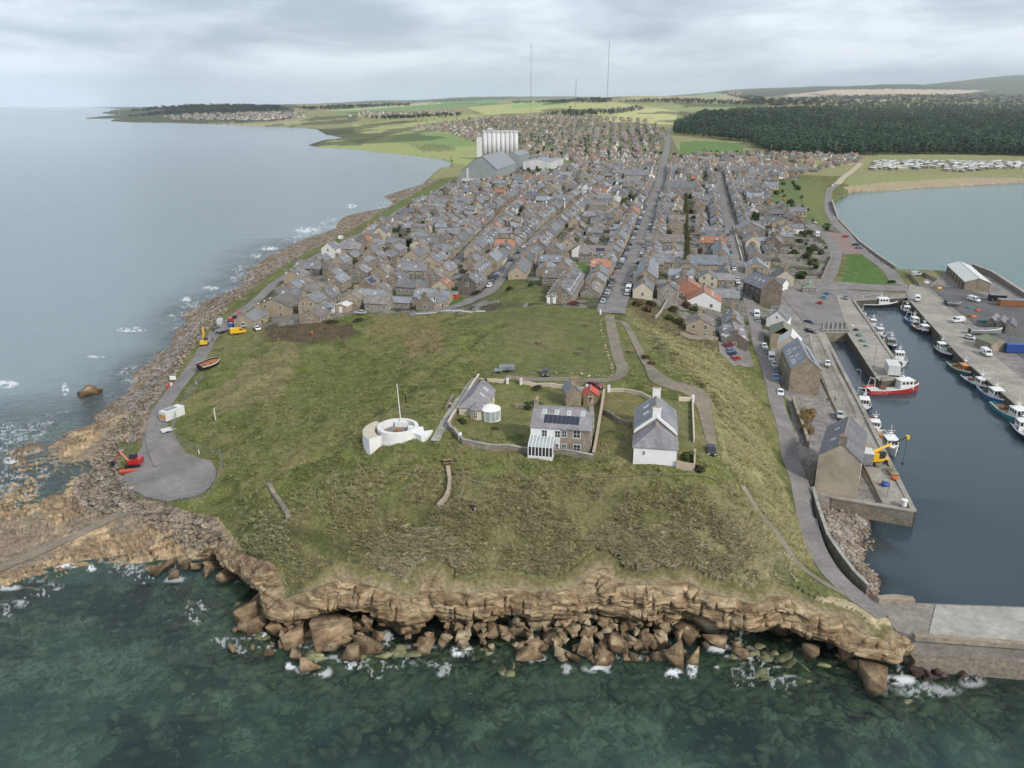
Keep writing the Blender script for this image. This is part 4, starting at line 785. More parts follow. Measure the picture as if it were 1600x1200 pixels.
new_mat('slate', (.165,.166,.174), .6, noise=1.6, dark=.72, light=1.3, rand=.26, spec=.4, scale2=.35)
new_mat('slate_blue', (.20,.215,.235), .6, noise=1.6, dark=.78, light=1.2, rand=.2, spec=.4, scale2=.35)
new_mat('slate_brown', (.175,.155,.14), .8, noise=1.4, dark=.7, light=1.3, rand=.25, scale2=.35)
new_mat('slate_purple', (.225,.21,.22), .7, noise=1.3, dark=.75, light=1.2, rand=.12, scale2=.4)
new_mat('tile_red', (.36,.14,.085), .8, noise=1.2, dark=.8, light=1.2, rand=.2)
new_mat('tile_orange', (.34,.17,.115), .8, noise=1.2, dark=.8, light=1.2, rand=.15)
new_mat('red_paint', (.52,.085,.06), .6, noise=1.5, dark=.85, light=1.1)
new_mat('roof_white', (.60,.60,.58), .6, noise=.5, dark=.86, light=1.08)
new_mat('roof_green', (.20,.22,.15), .85, noise=.6, dark=.8, light=1.15)
new_mat('ridge', (.27,.25,.23), .9, noise=2, dark=.8, light=1.1)
new_mat('glass', (.03,.035,.04), .15, spec=.6)
new_mat('glass_pale', (.34,.38,.38), .2, spec=.6)
new_mat('frame_white', (.74,.74,.72), .6)
new_mat('pot', (.40,.26,.17), .9)
new_mat('dark_metal', (.05,.052,.055), .5, metal=.3)
new_mat('grey_metal', (.30,.31,.32), .5, metal=.4, noise=2, dark=.85, light=1.1)
new_mat('silo_white', (.62,.625,.62), .6, noise=.15, dark=.85, light=1.08, stretch=(1, 1, .25))
new_mat('shed_grey', (.27,.30,.295), .6, noise=.2, dark=.9, light=1.08)
new_mat('door_brown', (.12,.07,.045), .7); new_mat('door_blue', (.03,.06,.16), .6); new_mat('wood', (.23,.16,.10), .85, noise=2, dark=.75, light=1.2)
new_mat('solar', (.020,.025,.045), .25, spec=.6)
new_mat('rust', (.30,.13,.06), .85, noise=3, dark=.7, light=1.3)
new_mat('black_metal', (.02,.02,.022), .5); new_mat('yellow_paint', (.68,.40,.03), .45); new_mat('blue_paint', (.035,.085,.30), .45); new_mat('orange_wood', (.50,.24,.09), .7)
# ---------------------------------------------------------------- window, door and chimney meshes shared by all houses
_wc = {}
def window_mesh(w_, h_, key='glass'):
    k = (w_, h_, key)
    if k not in _wc:
        m = MB(); m.box(-w_/2-.09, w_/2+.09, -.05, .05, -h_/2-.12, h_/2+.09, 0); m.box(-w_/2, -.03, .052, .058, -h_/2, -.03, 1); m.box(.03, w_/2, .052, .058, -h_/2, -.03, 1); m.box(-w_/2, -.03, .052, .058, .03, h_/2, 1); m.box(.03, w_/2, .052, .058, .03, h_/2, 1)
        _wc[k] = m.mesh('window', ['frame_white', key])
    return _wc[k]
def door_mesh(mat='door_brown'):
    if ('d', mat) not in _wc:
        m = MB(); m.box(-.55, .55, -.05, .05, -1.05, 1.1, 0); m.box(-.45, .45, .052, .08, -1.03, 1.0, 1); _wc[('d', mat)] = m.mesh('door', ['frame_white', mat])
    return _wc[('d', mat)]
def sky_mesh(w_=.8, h_=1.1):
    if ('s', w_, h_) not in _wc:
        m = MB(); m.box(-w_/2, w_/2, -h_/2, h_/2, 0, .09, 0); m.box(-w_/2+.07, w_/2-.07, -h_/2+.07, h_/2-.07, .092, .1, 1); _wc[('s', w_, h_)] = m.mesh('skylight', ['frame_white', 'glass_pale'])
    return _wc[('s', w_, h_)]
def chimney(parent, x, y, z0, h_, w_=1.3, d_=.6, pots=4, mat='stone_tan'):
    m = MB(); m.box(-w_/2, w_/2, -d_/2, d_/2, -1.3, h_, 0); m.box(-w_/2-.08, w_/2+.08, -d_/2-.08, d_/2+.08, h_, h_+.14, 0)
    o = m.obj('chimney', [mat], parent, (x, y, z0))
    if pots:
        p = MB()
        for i in range(pots): q = -w_/2+w_*(i+.5)/pots; p.tube((q, 0, h_+.14), (q, 0, h_+.55), .13, .10, 6)
        p.obj('chimney_pots', ['pot'], o)
    return o
def roof_mesh(L_, D_, eave, rise, mat, ov=.3, og=.12, hip0=0, hip1=0, th=.16):
    """two pitched slopes along x; hip0 / hip1 pull the ridge in to make hipped ends"""
    m = MB(); k = rise/(D_/2); x0, x1 = -L_/2-og, L_/2+og; y1 = D_/2+ov; ze = eave-ov*k; zr = eave+rise; a0 = x0+hip0; a1 = x1-hip1
    up = th
    E = [(x0, -y1, ze+up), (x1, -y1, ze+up), (x1, y1, ze+up), (x0, y1, ze+up), (a0, 0, zr+up), (a1, 0, zr+up)]
    B = [(x, y, z-up) for x, y, z in E]
    m.quads(E+B, [(0, 1, 5, 4), (2, 3, 4, 5), (6, 10, 11, 7), (8, 11, 10, 9), (0, 6, 7, 1), (2, 8, 9, 3)], 0)
    if hip0: m.poly([E[3], E[0], E[4]], 0); m.poly([B[0], B[3], B[4]], 0); m.poly([E[3], B[3], B[0], E[0]], 0)
    else: m.quads([E[0], E[4], B[4], B[0], E[3], B[3]], [(0, 1, 2, 3), (1, 4, 5, 2)], 0)
    if hip1: m.poly([E[1], E[2], E[5]], 0); m.poly([B[2], B[1], B[5]], 0); m.poly([E[1], B[1], B[2], E[2]], 0)
    else: m.quads([E[1], E[5], B[5], B[1], E[2], B[2]], [(3, 2, 1, 0), (2, 5, 4, 1)], 0)
    m.box(a0+.02, a1-.02, -.13, .13, zr+up-.05, zr+up+.07, 1)
    return m.mesh('roof', [mat, 'ridge'])
def gabled(label, cat, loc, rz, L_, D_, eave, rise, wall='stone_tan', roof='slate', name='house', chim=(), wins=(), doors=(), sky=(), dorm=(), hip0=0, hip1=0, base=2.0, group=None, ov=.3, parts=True, pots=4, chm=None, solar=None):
    """x runs along the ridge. wins: (side, pos, z, w, h); sides n/s are the long walls (+y/-y), e/w the gables"""
    h_ = empty(name, loc, rz, label, cat, group)
    m = MB(); g0 = [(-D_/2, -base), (D_/2, -base), (D_/2, eave), (0, eave+rise), (-D_/2, eave)]
    if hip0 or hip1: m.box(-L_/2, L_/2, -D_/2, D_/2, -base, eave, 0)
    else: m.ext(g0, 'x', -L_/2, L_/2, 0)
    m.obj('wall', [wall], h_)
    rf = link('roof', roof_mesh(L_, D_, eave, rise, roof, hip0=hip0, hip1=hip1, ov=ov), h_)
    k = math.atan2(rise, D_/2)
    for (x, h2) in chim: _chim(h_, x, eave+rise, h2, L_, pots, chm or (wall if wall.startswith('stone') else 'stone_tan'))
    for s_, p_, z_, w_, hh_ in wins:
        o = link('window', window_mesh(w_, hh_), h_); a = {'s': (p_, -D_/2, math.pi), 'n': (p_, D_/2, 0), 'e': (L_/2, p_, -math.pi/2), 'w': (-L_/2, p_, math.pi/2)}[s_]
        o.location = (a[0], a[1], z_); o.rotation_euler[2] = a[2]
    for s_, p_, mt_ in doors:
        o = link('door', door_mesh(mt_), h_); a = {'s': (p_, -D_/2, math.pi), 'n': (p_, D_/2, 0), 'e': (L_/2, p_, -math.pi/2), 'w': (-L_/2, p_, math.pi/2)}[s_]
        o.location = (a[0], a[1], 1.05); o.rotation_euler[2] = a[2]
    for sd, x, f in sky:     # skylights lie on the slope
        o = link('skylight', sky_mesh(), h_); y = D_/2*f; o.location = (x, sd*y, eave+rise*(1-f)+.17); o.rotation_euler = (-sd*k, 0, 0)
    for sd, x in dorm:
        y = D_/2*.62; z = eave+rise*(1-.62); m = MB(); yo = sd*(D_/2*.80)
        m.box(-.75, .75, min(yo, 0), max(yo, 0), z-.4, z+1.0, 0) ; m.box(-.5, .5, yo-.01 if sd < 0 else yo, yo if sd < 0 else yo+.01, z-.05, z+.85, 1)
        m.ext([(-.95, z+.95), (.95, z+.95), (0, z+1.65)], 'y', min(yo*1.06, 0), max(yo*1.06, 0), 2)
        m.obj('dormer', ['harl_white', 'glass', roof], h_, (x, 0, 0))
    if solar:
        sd, xa, xb, fa, fb, nn = solar; m = MB()
        for i in range(nn):
            x0 = xa+(xb-xa)*i/nn+.04; x1 = xa+(xb-xa)*(i+1)/nn-.04
            m.poly([(x, sd*D_/2*f, eave+rise*(1-f)+.24) for x, f in ((x0, fb), (x1, fb), (x1, fa), (x0, fa))][::1 if sd < 0 else -1], 0)
        m.obj('solar_panels', ['solar'], h_)
    return h_
def _chim(h_, x, zt, h2, L_, pots, mat):
    end = abs(x) > L_/2-1.0
    w_, d_ = (.7, 1.5) if end else (.7, 1.3)
    m = MB(); m.box(-w_/2, w_/2, -d_/2, d_/2, -1.2, h2, 0); m.box(-w_/2-.07, w_/2+.07, -d_/2-.07, d_/2+.07, h2, h2+.13, 0)
    if end: x = math.copysign(L_/2-.38, x)
    o = m.obj('chimney', [mat], h_, (x, 0, zt))
    if pots:
        p = MB(); p.box(-.15, .15, -d_/2+.05, d_/2-.05, h2+.13, h2+.2, 0)
        for i in range(pots): q = -d_/2+d_*(i+.5)/pots; p.tube((0, q, h2+.13), (0, q, h2+.55), .12, .09, 6)
        p.obj('chimney_pots', ['pot'], o)
FOOT = []      # footprints so that nothing overlaps: (x, y, rz, halfL, halfD)
def at(u, v, dz=0): p = P(u, v); return Vector((p.x, p.y, p.z+dz))
def dvec(rz): return Vector((math.cos(rz), math.sin(rz), 0))
RZS = math.pi/2-SDIR        # ridge along the streets
# house from its visible front base line (two pixels), depth in metres; ridge 'par' parallel to it or 'perp' going away
def house_px(a, b, depth, eave, rise, label, wall='stone_tan', roof='slate', ridge='perp', cat='house', name='house', z=None, win=True, **kw):
    A = at(*a); B = at(*b)
    if z is not None: A = Vector((*G(*a, z), z)); B = Vector((*G(*b, z), z))
    d = (B-A); d.z = 0; W_ = d.length; d.normalize(); n_ = Vector((-d.y, d.x, 0)); c = (A+B)/2+n_*depth/2; zb = min(A.z, B.z) if z is None else z
    zc = float(gz(c.x, c.y)) if z is None else z; loc = (c.x, c.y, (zb+zc)/2)
    if ridge == 'perp': rz = math.atan2(n_.y, n_.x); L_, D_ = depth, W_
    else: rz = math.atan2(d.y, d.x); L_, D_ = W_, depth
    if win is True:
        wi = []
        fl_ = [1.4] if eave < 3.6 else [1.5, 4.1]
        if ridge == 'perp':
            for zf in fl_: wi += [('w', y, zf, .95, 1.25) for y in ((-D_*.22, D_*.22) if D_ > 5 else (0,))]+[('s', x, zf, .95, 1.25) for x in np.linspace(-L_/2+1.6, L_/2-1.6, max(2, int(L_/3.4)))]+[('n', x, zf, .95, 1.25) for x in np.linspace(-L_/2+1.6, L_/2-1.6, max(2, int(L_/3.4)))]
            do = [('s', 0, 'door_brown')]
        else:
            for zf in fl_: wi += [('s', x, zf, .95, 1.25) for x in np.linspace(-L_/2+1.4, L_/2-1.4, max(2, int(L_/3)))]+[('e', 0, zf, .95, 1.25), ('w', 0, zf, .95, 1.25)]
            do = [('n', .6, 'door_brown')]
        kw.setdefault('wins', wi); kw.setdefault('doors', do)
    if A.y > 225: rz = RZS if ridge == 'perp' else RZS-math.pi/2
    FOOT.append((loc[0], loc[1], rz, L_/2+.6, D_/2+.6))
    return gabled(label, cat, loc, rz, L_, D_, eave, rise, wall, roof, name=name, **kw)
# ================================================================ walls
def wall_line(name, label, L, h_, th, mat, cap=None, below=1.0, cat='wall', group=None, px=True, zt=None, pillars=()):
    """masonry wall following the ground along a pixel poly-line"""
    pts = [np.array(P(u, v)[:2]) for u, v in L] if px else [np.array(p[:2]) for p in L]
    q = []
    for a, b in zip(pts[:-1], pts[1:]):
        n = max(1, int(np.linalg.norm(b-a)/1.5)); q += [a+(b-a)*i/n for i in range(n)]
    q.append(pts[-1]); q = np.array(q); T = np.gradient(q, axis=0) if len(q) > 1 else q; T /= np.linalg.norm(T, axis=1)[:, None]+1e-9; NN = np.stack([T[:, 1], -T[:, 0]], 1)
    z = gz(q[:, 0], q[:, 1]); o0 = q[0]; z0_ = z[0]; top = (z+h_ if zt is None else np.full(len(q), zt)); top = top+.06*(vnoise(q[:, 0]*.9, q[:, 1]*.9, 4)-.5)
    def strip(w_, zb, zt_):
        V_ = []
        for i in range(len(q)):
            l, r = q[i]-NN[i]*w_/2-o0, q[i]+NN[i]*w_/2-o0
            V_ += [(l[0], l[1], zb[i]-z0_), (r[0], r[1], zb[i]-z0_), (r[0], r[1], zt_[i]-z0_), (l[0], l[1], zt_[i]-z0_)]
        F_ = []
        for i in range(len(q)-1):
            a, b = 4*i, 4*i+4; F_ += [(a+k, a+(k+1) % 4, b+(k+1) % 4, b+k) for k in range(4)]
        F_ += [(3, 2, 1, 0), tuple(4*len(q)-4+k for k in range(4))]; return V_, F_
    R_ = empty(name, (o0[0], o0[1], z0_), 0, label, cat, group)
    V_, F_ = strip(th, z-below, top); m = MB(); m.quads(V_, F_, 0); m.obj('wall_body', [mat], R_)
    if cap: V_, F_ = strip(th+.14, top+.004, top+.13); m = MB(); m.quads(V_, F_, 0); m.obj('coping', [cap], R_)
    for (u, v) in pillars:
        p = P(u, v); m = MB(); m.box(-.3, .3, -.3, .3, -.6, h_+.45, 0); m.ext([(-.38, h_+.45), (.38, h_+.45), (0, h_+.75)], 'y', -.38, .38, 0); m.obj('pillar', ['harl_white'], R_, (p.x-o0[0], p.y-o0[1], p.z-z0_))
    return R_
wall_line('garden_wall', 'white topped wall sloping up beside the straight path left of the white cottage', [(701,666),(722,632),(748,592)], 1.0, .35, 'rubble', 'harl_cream')
wall_line('garden_wall', 'pale rubble wall curving along the front of the big stone house garden', [(701,667),(718,689),(724,697),(760,702),(800,705),(830,709),(880,714),(926,719)], 1.1, .4, 'rubble', 'concrete', pillars=[(719,690)])
wall_line('garden_wall', 'low white wall at the back of the cottage lawn, left of the gate', [(751,596),(770,598),(792,600)], .9, .3, 'harl_cream', pillars=[(793,601)])
wall_line('garden_wall', 'long white wall behind the lawns between gate and red car', [(814,601),(850,604),(885,608),(917,611)], .9, .3, 'harl_cream', pillars=[(814,601),(917,611)])
wall_line('garden_wall', 'white wall curving behind the triangular lawn to the right house', [(951,612),(975,613),(1000,618),(1016,626)], .9, .3, 'harl_cream', pillars=[(951,612)])
wall_line('garden_wall', 'tan wall dividing the big house plot from the sloping rubble plot', [(927,717),(931,698),(934,680),(938,655),(944,616)], 1.3, .4, 'rubble', 'harl_tan')
wall_line('garden_wall', 'curved mossy wall between the triangular lawn and the rubble slope', [(944,646),(955,652),(968,662),(985,668)], 1.0, .4, 'rubble')
wall_line('garden_wall', 'white wall down the east side of the right hand house yard', [(1060,626),(1082,628),(1083,665),(1084,692)], 1.0, .3, 'harl_cream', pillars=[(1082,628)])
wall_line('garden_wall', 'pale wall at the front of the right hand house yard', [(1056,731),(1084,737),(1085,712)], 1.4, .35, 'harl_tan')
wall_line('garden_wall', 'short wall behind the big stone house, left of its rear wing', [(803,637),(832,640)], 1.0, .35, 'rubble')
wall_line('old_wall', 'grassy old stone wall curving down below the lookout', [(700,731),(703,748),(701,764),(695,776),(684,789)], .75, .7, 'stone_tan')
wall_line('old_wall', 'ruined low wall on the slope above the western corner', [(421,768),(436,782),(447,800),(451,812)], .5, .8, 'rubble')
wall_line('old_wall', 'short low wall on the mound between the lookout and the straight path', [(710,614),(703,627),(697,640)], .5, .5, 'rubble')
wall_line('retaining_wall', 'long stone wall on the seaward side of the big harbour warehouses', [(1238,628),(1250,663),(1262,700)], 1.6, .6, 'rubble', 'stone_tan')
wall_line('retaining_wall', 'low kerb wall between the pier road and the small beach', [(1269,772),(1276,800),(1292,848),(1310,876),(1332,905),(1355,928)], .7, .5, 'rubble', 'concrete', zt=5.75, below=6)
wall_line('garden_wall', 'stone wall round the gardens beside the shore road, south side', [(1225,440),(1250,443),(1283,442)], 1.8, .4, 'stone_grey')
wall_line('garden_wall', 'stone wall round the gardens beside the shore road, east side', [(1283,440),(1297,410),(1299,402)], 1.8, .4, 'stone_grey')
wall_line('garden_wall', 'stone wall dividing the upper garden near the shore road', [(1200,402),(1240,402),(1296,404)], 1.6, .4, 'stone_grey')
wall_line('garden_wall', 'stone wall between two lawns near the shore road', [(1222,424),(1255,427),(1288,430)], 1.4, .4, 'stone_grey')
wall_line('garden_wall', 'grey wall in front of the tan modern house by the slope', [(1062,524),(1088,529),(1124,532)], 1.2, .35, 'stone_grey')
wall_line('garden_wall', 'stepped wall climbing through shrubs behind the dry slope', [(1024,498),(1033,488),(1044,467)], 1.0, .4, 'concrete')
wall_line('garden_wall', 'pale wall along the east edge of the upper harbour road', [(1160,410),(1156,395),(1150,372),(1146,355)], 1.2, .4, 'harl_cream')
wall_line('street_kerb_wall', 'dashed white edge of the lane below the houses, left of the round mound', [(650,491),(690,489),(730,487),(758,487)], .35, .2, 'frame_white')
wall_line('garden_wall', 'long stone wall behind the low houses left of the lane', [(610,432),(650,437),(690,438)], 2.2, .5, 'stone_grey')
# ================================================================ harbour
def quay_edge(L, label, z1=3.35, z0=-4.3, th=.9, mat='rubble', cap='quay_top', cat='quay wall'):
    return None
def wall_world(name, label, pts, z0, z1, th, mat, cap, cat='quay wall', out=0):
    R_ = empty(name, (pts[0][0], pts[0][1], z0), 0, label, cat); o0 = pts[0]
    m = MB(); mc = MB()
    for a, b in zip(pts[:-1], pts[1:]):
        a = np.array(a); b = np.array(b); d = (b-a)/np.linalg.norm(b-a); n_ = np.array([d[1], -d[0]]); a_ = a-d*.3*0-o0; b_ = b+d*.0-o0
        p = [a_+n_*(out-th/2), b_+n_*(out-th/2), b_+n_*(out+th/2), a_+n_*(out+th/2)]; m.prism([tuple(x) for x in p], 0, z1-z0, 0)
        w_ = th/2+.12; p = [a_+n_*(out-w_), b_+n_*(out-w_), b_+n_*(out+w_), a_+n_*(out+w_)]; mc.prism([tuple(x) for x in p], z1-z0+.004, z1-z0+.3, 0)
    m.obj('wall_body', [mat], R_); mc.obj('coping', [cap], R_); return R_
def gp(L): return [np.array(G(*p)) for p in L]
new_mat('wet_quay', (.085,.075,.058), .7, noise=1.2, bump=.4, bscale=.1, dark=.6, light=1.4, scale2=.4)
wall_world('quay_wall', 'north wall of the small inner basin, below the slipway yard', gp([(1286,520,3.2),(1325,520,3.2)]), -4.3, 3.2, .8, 'stone_tan', 'quay_top')
wall_world('quay_wall', 'dark weedy east wall of the small inner basin', gp([(1325,520,3.2),(1372,592,3.2),(1376,595,3.2)]), -4.3, 3.2, .8, 'wet_quay', 'quay_top')
wall_world('quay_wall', 'quay wall at the tip of the middle pier behind the red boat', gp([(1376,595,3.2),(1409,592,3.2)]), -4.3, 3.2, .8, 'wet_quay', 'quay_top')
wall_world('quay_wall', 'quay wall along the east side of the middle pier', gp([(1409,592,3.2),(1396,560,3.2),(1334,470,3.2)]), -4.3, 3.2, .8, 'wet_quay', 'quay_top')
wall_world('quay_wall', 'dark wall across the head of the main basin', gp([(1334,470,3.2),(1418,465,3.2)]), -4.3, 3.2, .8, 'wet_quay', 'quay_top')
wall_world('quay_wall', 'long quay wall behind the row of moored fishing boats', gp([(1418,465,3.2),(1440,490,3.2),(1500,556,3.2),(1560,608,3.2),(1600,643,3.2),(1900,895,3.2)]), -4.3, 3.2, .8, 'wet_quay', 'quay_top')
wall_world('quay_wall', 'stone front wall of the west quay facing the small beach', gp([(1268,770,3.2),(1300,778,3.2),(1428,800,3.2)]), -4.3, 3.25, .9, 'rubble', 'quay_top')
wall_world('quay_wall', 'quay wall below the yellow crane and the two warehouses', gp([(1428,800,3.2),(1385,714,3.2),(1350,644,3.2),(1286,520,3.2)]), -4.3, 3.2, .8, 'wet_quay', 'quay_top')
patch('middle_pier_deck', [tuple(p) for p in gp([(1327,519,3.3),(1372,590,3.3),(1377,593,3.3),(1407,590,3.3),(1394,562,3.3),(1333,473,3.3),(1322,462,3.3),(1306,462,3.3)])], 'quay_top', .12, 2)
patch('west_quay_deck', [tuple(p) for p in gp([(1284,520,3.3),(1348,644,3.3),(1383,714,3.3),(1424,797,3.3),(1378,790,3.3),(1352,745,3.3),(1330,690,3.3),(1300,625,3.3),(1268,545,3.3),(1262,520,3.3)])], 'quay_top', .12, 2)
patch('east_quay_deck', [tuple(p) for p in gp([(1420,464,3.3),(1442,489,3.3),(1502,555,3.3),(1562,606,3.3),(1602,641,3.3),(1800,808,3.3),(1860,780,3.3),(1640,625,3.3),(1545,550,3.3),(1470,470,3.3),(1437,444,3.3),(1410,446,3.3)])], 'quay_top', .12, 3)
patch('yard_tarmac', [tuple(p) for p in gp([(1222,470,3.6),(1240,448,3.6),(1290,446,3.6),(1322,460,3.4),(1305,463,3.3),(1323,505,3.2),(1290,512,3.2),(1262,520,3.3),(1250,500,3.4)])], 'asphalt', .1, 2)
patch('yard_tarmac', [tuple(p) for p in gp([(1450,446,3.4),(1500,450,3.4),(1600,478,3.3),(1800,540,3.3),(1800,640,3.3),(1660,600,3.3),(1600,560,3.3),(1540,520,3.3),(1490,480,3.3)])], 'asphalt_dark', .14, 3)
patch('shore_car_park', PL([(1290,362),(1325,366),(1345,385),(1352,396),(1320,398),(1308,392)]), 'red_tarmac', .13, 2)
patch('harbour_lane', PL([(1225,468),(1232,450),(1258,446),(1300,440),(1420,447),(1420,456),(1320,452),(1262,458)]), 'asphalt', .17, 2)
# slipway timbers above the inner basin
m = MB(); 
for i in range(6):
    a = gp([(1287+i*7,505,3.3)])[0]; b = gp([(1285+i*7.4,519,3.3)])[0]; m.tube((*a, 3.75), (*b, 3.6), .22, n=6)
a = gp([(1283,518,3.3)])[0]; b = gp([(1326,518,3.3)])[0]; m.tube((*a, 4.0), (*b, 4.0), .25, n=6); setp(m.obj('slipway', ['quay_top']), 'timber slipway beams above the small inner basin', 'slipway')
# the sea pier
A, B = gp([(1400,941,5.2)])[0], gp([(1600,948,5.2)])[0]; C_, D_ = gp([(1428,993,5.2)])[0], gp([(1600,1006,5.2)])[0]
ex = lambda a, b, t: a+(b-a)*t
pr = empty('sea_pier', (*A, 0), 0, 'long concrete breakwater pier running out right from the cliff foot', 'pier')
def rel(pts): return [tuple(np.array(p)-A) for p in pts]
A0 = gp([(1372,940,5.2)])[0]; C0 = gp([(1400,985,5.2)])[0]
MB().prism(rel([C0, C_, ex(C_, D_, 5), ex(A, B, 5), A, A0]), -4, 5.2, 0).obj('pier_body', ['stone_grey'], pr)
MB().prism(rel([ex(C_, D_, .13), ex(C_, D_, 5), ex(A, B, 5)+(0, -.5), ex(A, B, .30)+(0, -.5)]), 5.204, 5.33, 0).obj('pier_deck', ['concrete'], pr)
n_ = np.array([.03, -1.0]); MB().prism(rel([C_+n_*1.6, ex(C_, D_, 5)+n_*1.6, ex(C_, D_, 5)+n_*.02, C_+n_*.02]), -4, 1.9, 0).obj('pier_ledge', ['rubble'], pr)
MB().prism(rel([C_+n_*.5, ex(C_, D_, 5)+n_*.5, ex(C_, D_, 5)-n_*.4, C_-n_*.4]), 4.6, 5.45, 0).obj('coping', ['stone_tan'], pr)
MB().prism(rel([A0+(-.1, -.5), A0+(2.8, -.4), A0+(5.4, -.9), A0+(5.6, .3), A0+(2.8, .9), A0+(-.1, .5)]), 5.2, 6.0, 0).obj('pier_root_wall', ['stone_tan'], pr)
# ---------------------------------------------------------------- sea wall of the east bay
wall_world('sea_wall', 'curving concrete sea wall along the east bay', [np.array(p) for p in BAY[:5]][::-1], -3, 4.6, 1.0, 'stone_grey', 'concrete', 'sea wall')
wall_world('sea_wall', 'outer harbour sea wall behind the white roofed shed', [np.array(p) for p in BAY[6:11]][::-1], -3, 4.9, 1.2, 'stone_grey', 'concrete', 'sea wall')
# ================================================================ compound houses on the headland
zh = float(P(870,706).z)
kb = house_px((829,706), (922,711), 8.0, 5.2, 2.5, 'large two storey house, half white half brown stone, with solar panels and glass lean-to', 'stone_tan', 'slate_purple', 'par', chim=((-5.2, 1.3), (5.2, 1.3)), win=False,
  wins=[('s', 3.3-.3, 4.2, 1.2, 1.4), ('s', 3.1, 1.4, 1.2, 1.4), ('s', .7, 4.1, .8, 1.2), ('s', .7, 1.4, .7, 1.2), ('e', 2, 4.2, 1, 1.3), ('e', -2, 4.2, 1, 1.3), ('e', -2, 1.5, 1, 1.3), ('w', 0, 4, 1, 1.3)], sky=[(-1, -3.4, .3), (-1, -1.1, .3), (-1, 1.2, .3), (-1, 3.8, .3)], solar=(-1, -3.3, 3.3, .45, .85, 8), base=3)
W_ = (P(922,711)-P(829,706)).length
m = MB(); m.box(-W_/2-.02, -.05, -4.06, -3.99, -2, 5.0, 0); m.obj('white_wall', ['harl_white'], kb)
for x, z in ((-3.0, 4.0), (-.55, 4.0)): o = link('window', window_mesh(.9, 1.2), kb); o.location = (x, -4.07, z); o.rotation_euler[2] = math.pi
o = link('window', window_mesh(.5, 1.4), kb); o.location = (-.6, -4.07, 1.3); o.rotation_euler[2] = math.pi
def conserv_lean(parent, x0, x1, y0, y1, h0, h1):
    m = MB(); n = 7
    for i in range(n+1):
        x = x0+(x1-x0)*i/n; m.box(x-.07, x+.07, y0, y0+.14, -1.5, h0, 0); m.ext([(y0, h0), (y0, h0+.12), (y1, h1+.12), (y1, h1)], 'x', x-.06, x+.06, 0)
    for z in (.4, h0-.1): m.box(x0, x1, y0+.004, y0+.13, z, z+.12, 0)
    m.box(x0, x1, y0, y0+.15, -1.5, .35, 0)
    for x in (x0, x1): m.box(x-.05, x+.05, y0+.15, y1, -1.5, .4, 0); m.box(x-.05, x+.05, (y0+y1)/2-.06, (y0+y1)/2+.06, .4, (h0+h1)/2, 0)
    f = m.obj('conservatory', ['frame_white'], parent); g = MB(); g.box(x0+.05, x1-.05, y0+.06, y0+.08, .4, h0, 0); g.poly([(x0, y0, h0+.05), (x1, y0, h0+.05), (x1, y1, h1+.05), (x0, y1, h1+.05)], 1)
    for x in (x0, x1): g.poly([(x, y0, .4), (x, y1, .4), (x, y1, h1), (x, y0, h0)], 0)
    g.obj('glazing', ['glass', 'glass_pale'], f)
conserv_lean(kb, -W_/2, -W_/2+4.5, -6.9, -4.06, 2.4, 3.4)
house_px((884,636), (908,634), 4.5, 3.2, 1.6, 'small slate roofed rear wing behind the big stone house', 'stone_tan', 'slate_blue', 'perp', chim=((-1.5, 1.6),), name='outhouse', cat='outhouse', win=False)
house_px((911,634), (934,633), 3.6, 2.3, 1.1, 'garden shed with a bright red roof behind the big stone house', 'wood', 'red_paint', 'perp', name='garden_shed', cat='shed', win=False, doors=[('w', 0, 'door_brown')])
# right hand house with the white gable wall
k2 = house_px((989,724), (1056,729), 5.6, 3.0, 2.7, 'lower hipped slate wing with plain white wall, front part of the right hand house', 'harl_white', 'slate_purple', 'perp', name='house_wing', cat='house', hip0=3.4, win=False, wins=[('w', 2.0, 1.9, .45, .7), ('n', 0, 1.4, .8, 1.1), ('s', 0, 1.4, .8, 1.1)], base=3)
d0 = k2.rotation_euler[2]; off_ = dvec(d0)*(5.6/2+11.2/2+.05)
k3 = gabled('tall slate roofed stone house with two white chimney stacks behind the hipped wing', 'house', (k2.location.x+off_.x, k2.location.y+off_.y, k2.location.z), d0, 11.2, 7.6, 3.9, 2.9, 'stone_tan', 'slate', chim=((-5.1, 1.5), (5.1, 1.5)), wins=[('n', x, z, .9, 1.2) for x in (-3.5, 0, 3.5) for z in (1.4,)]+[('s', x, z, .9, 1.2) for x in (-3.5, 0, 3.5) for z in (1.4,)], sky=[(1, 2.5, .5), (1, -1, .5)], chm='harl_white', pots=5, base=3)
m = MB(); m.ext([(-4.0, 3.6), (-3.8, 4.05), (0, 7.15), (3.8, 4.05), (4.0, 3.6), (4.0, 3.3), (0, 6.6), (-4.0, 3.3)], 'x', -5.85, -5.35, 0); m.obj('skew_coping', ['harl_white'], k3)
FOOT.append((k3.location.x, k3.location.y, d0, 6, 4.5))
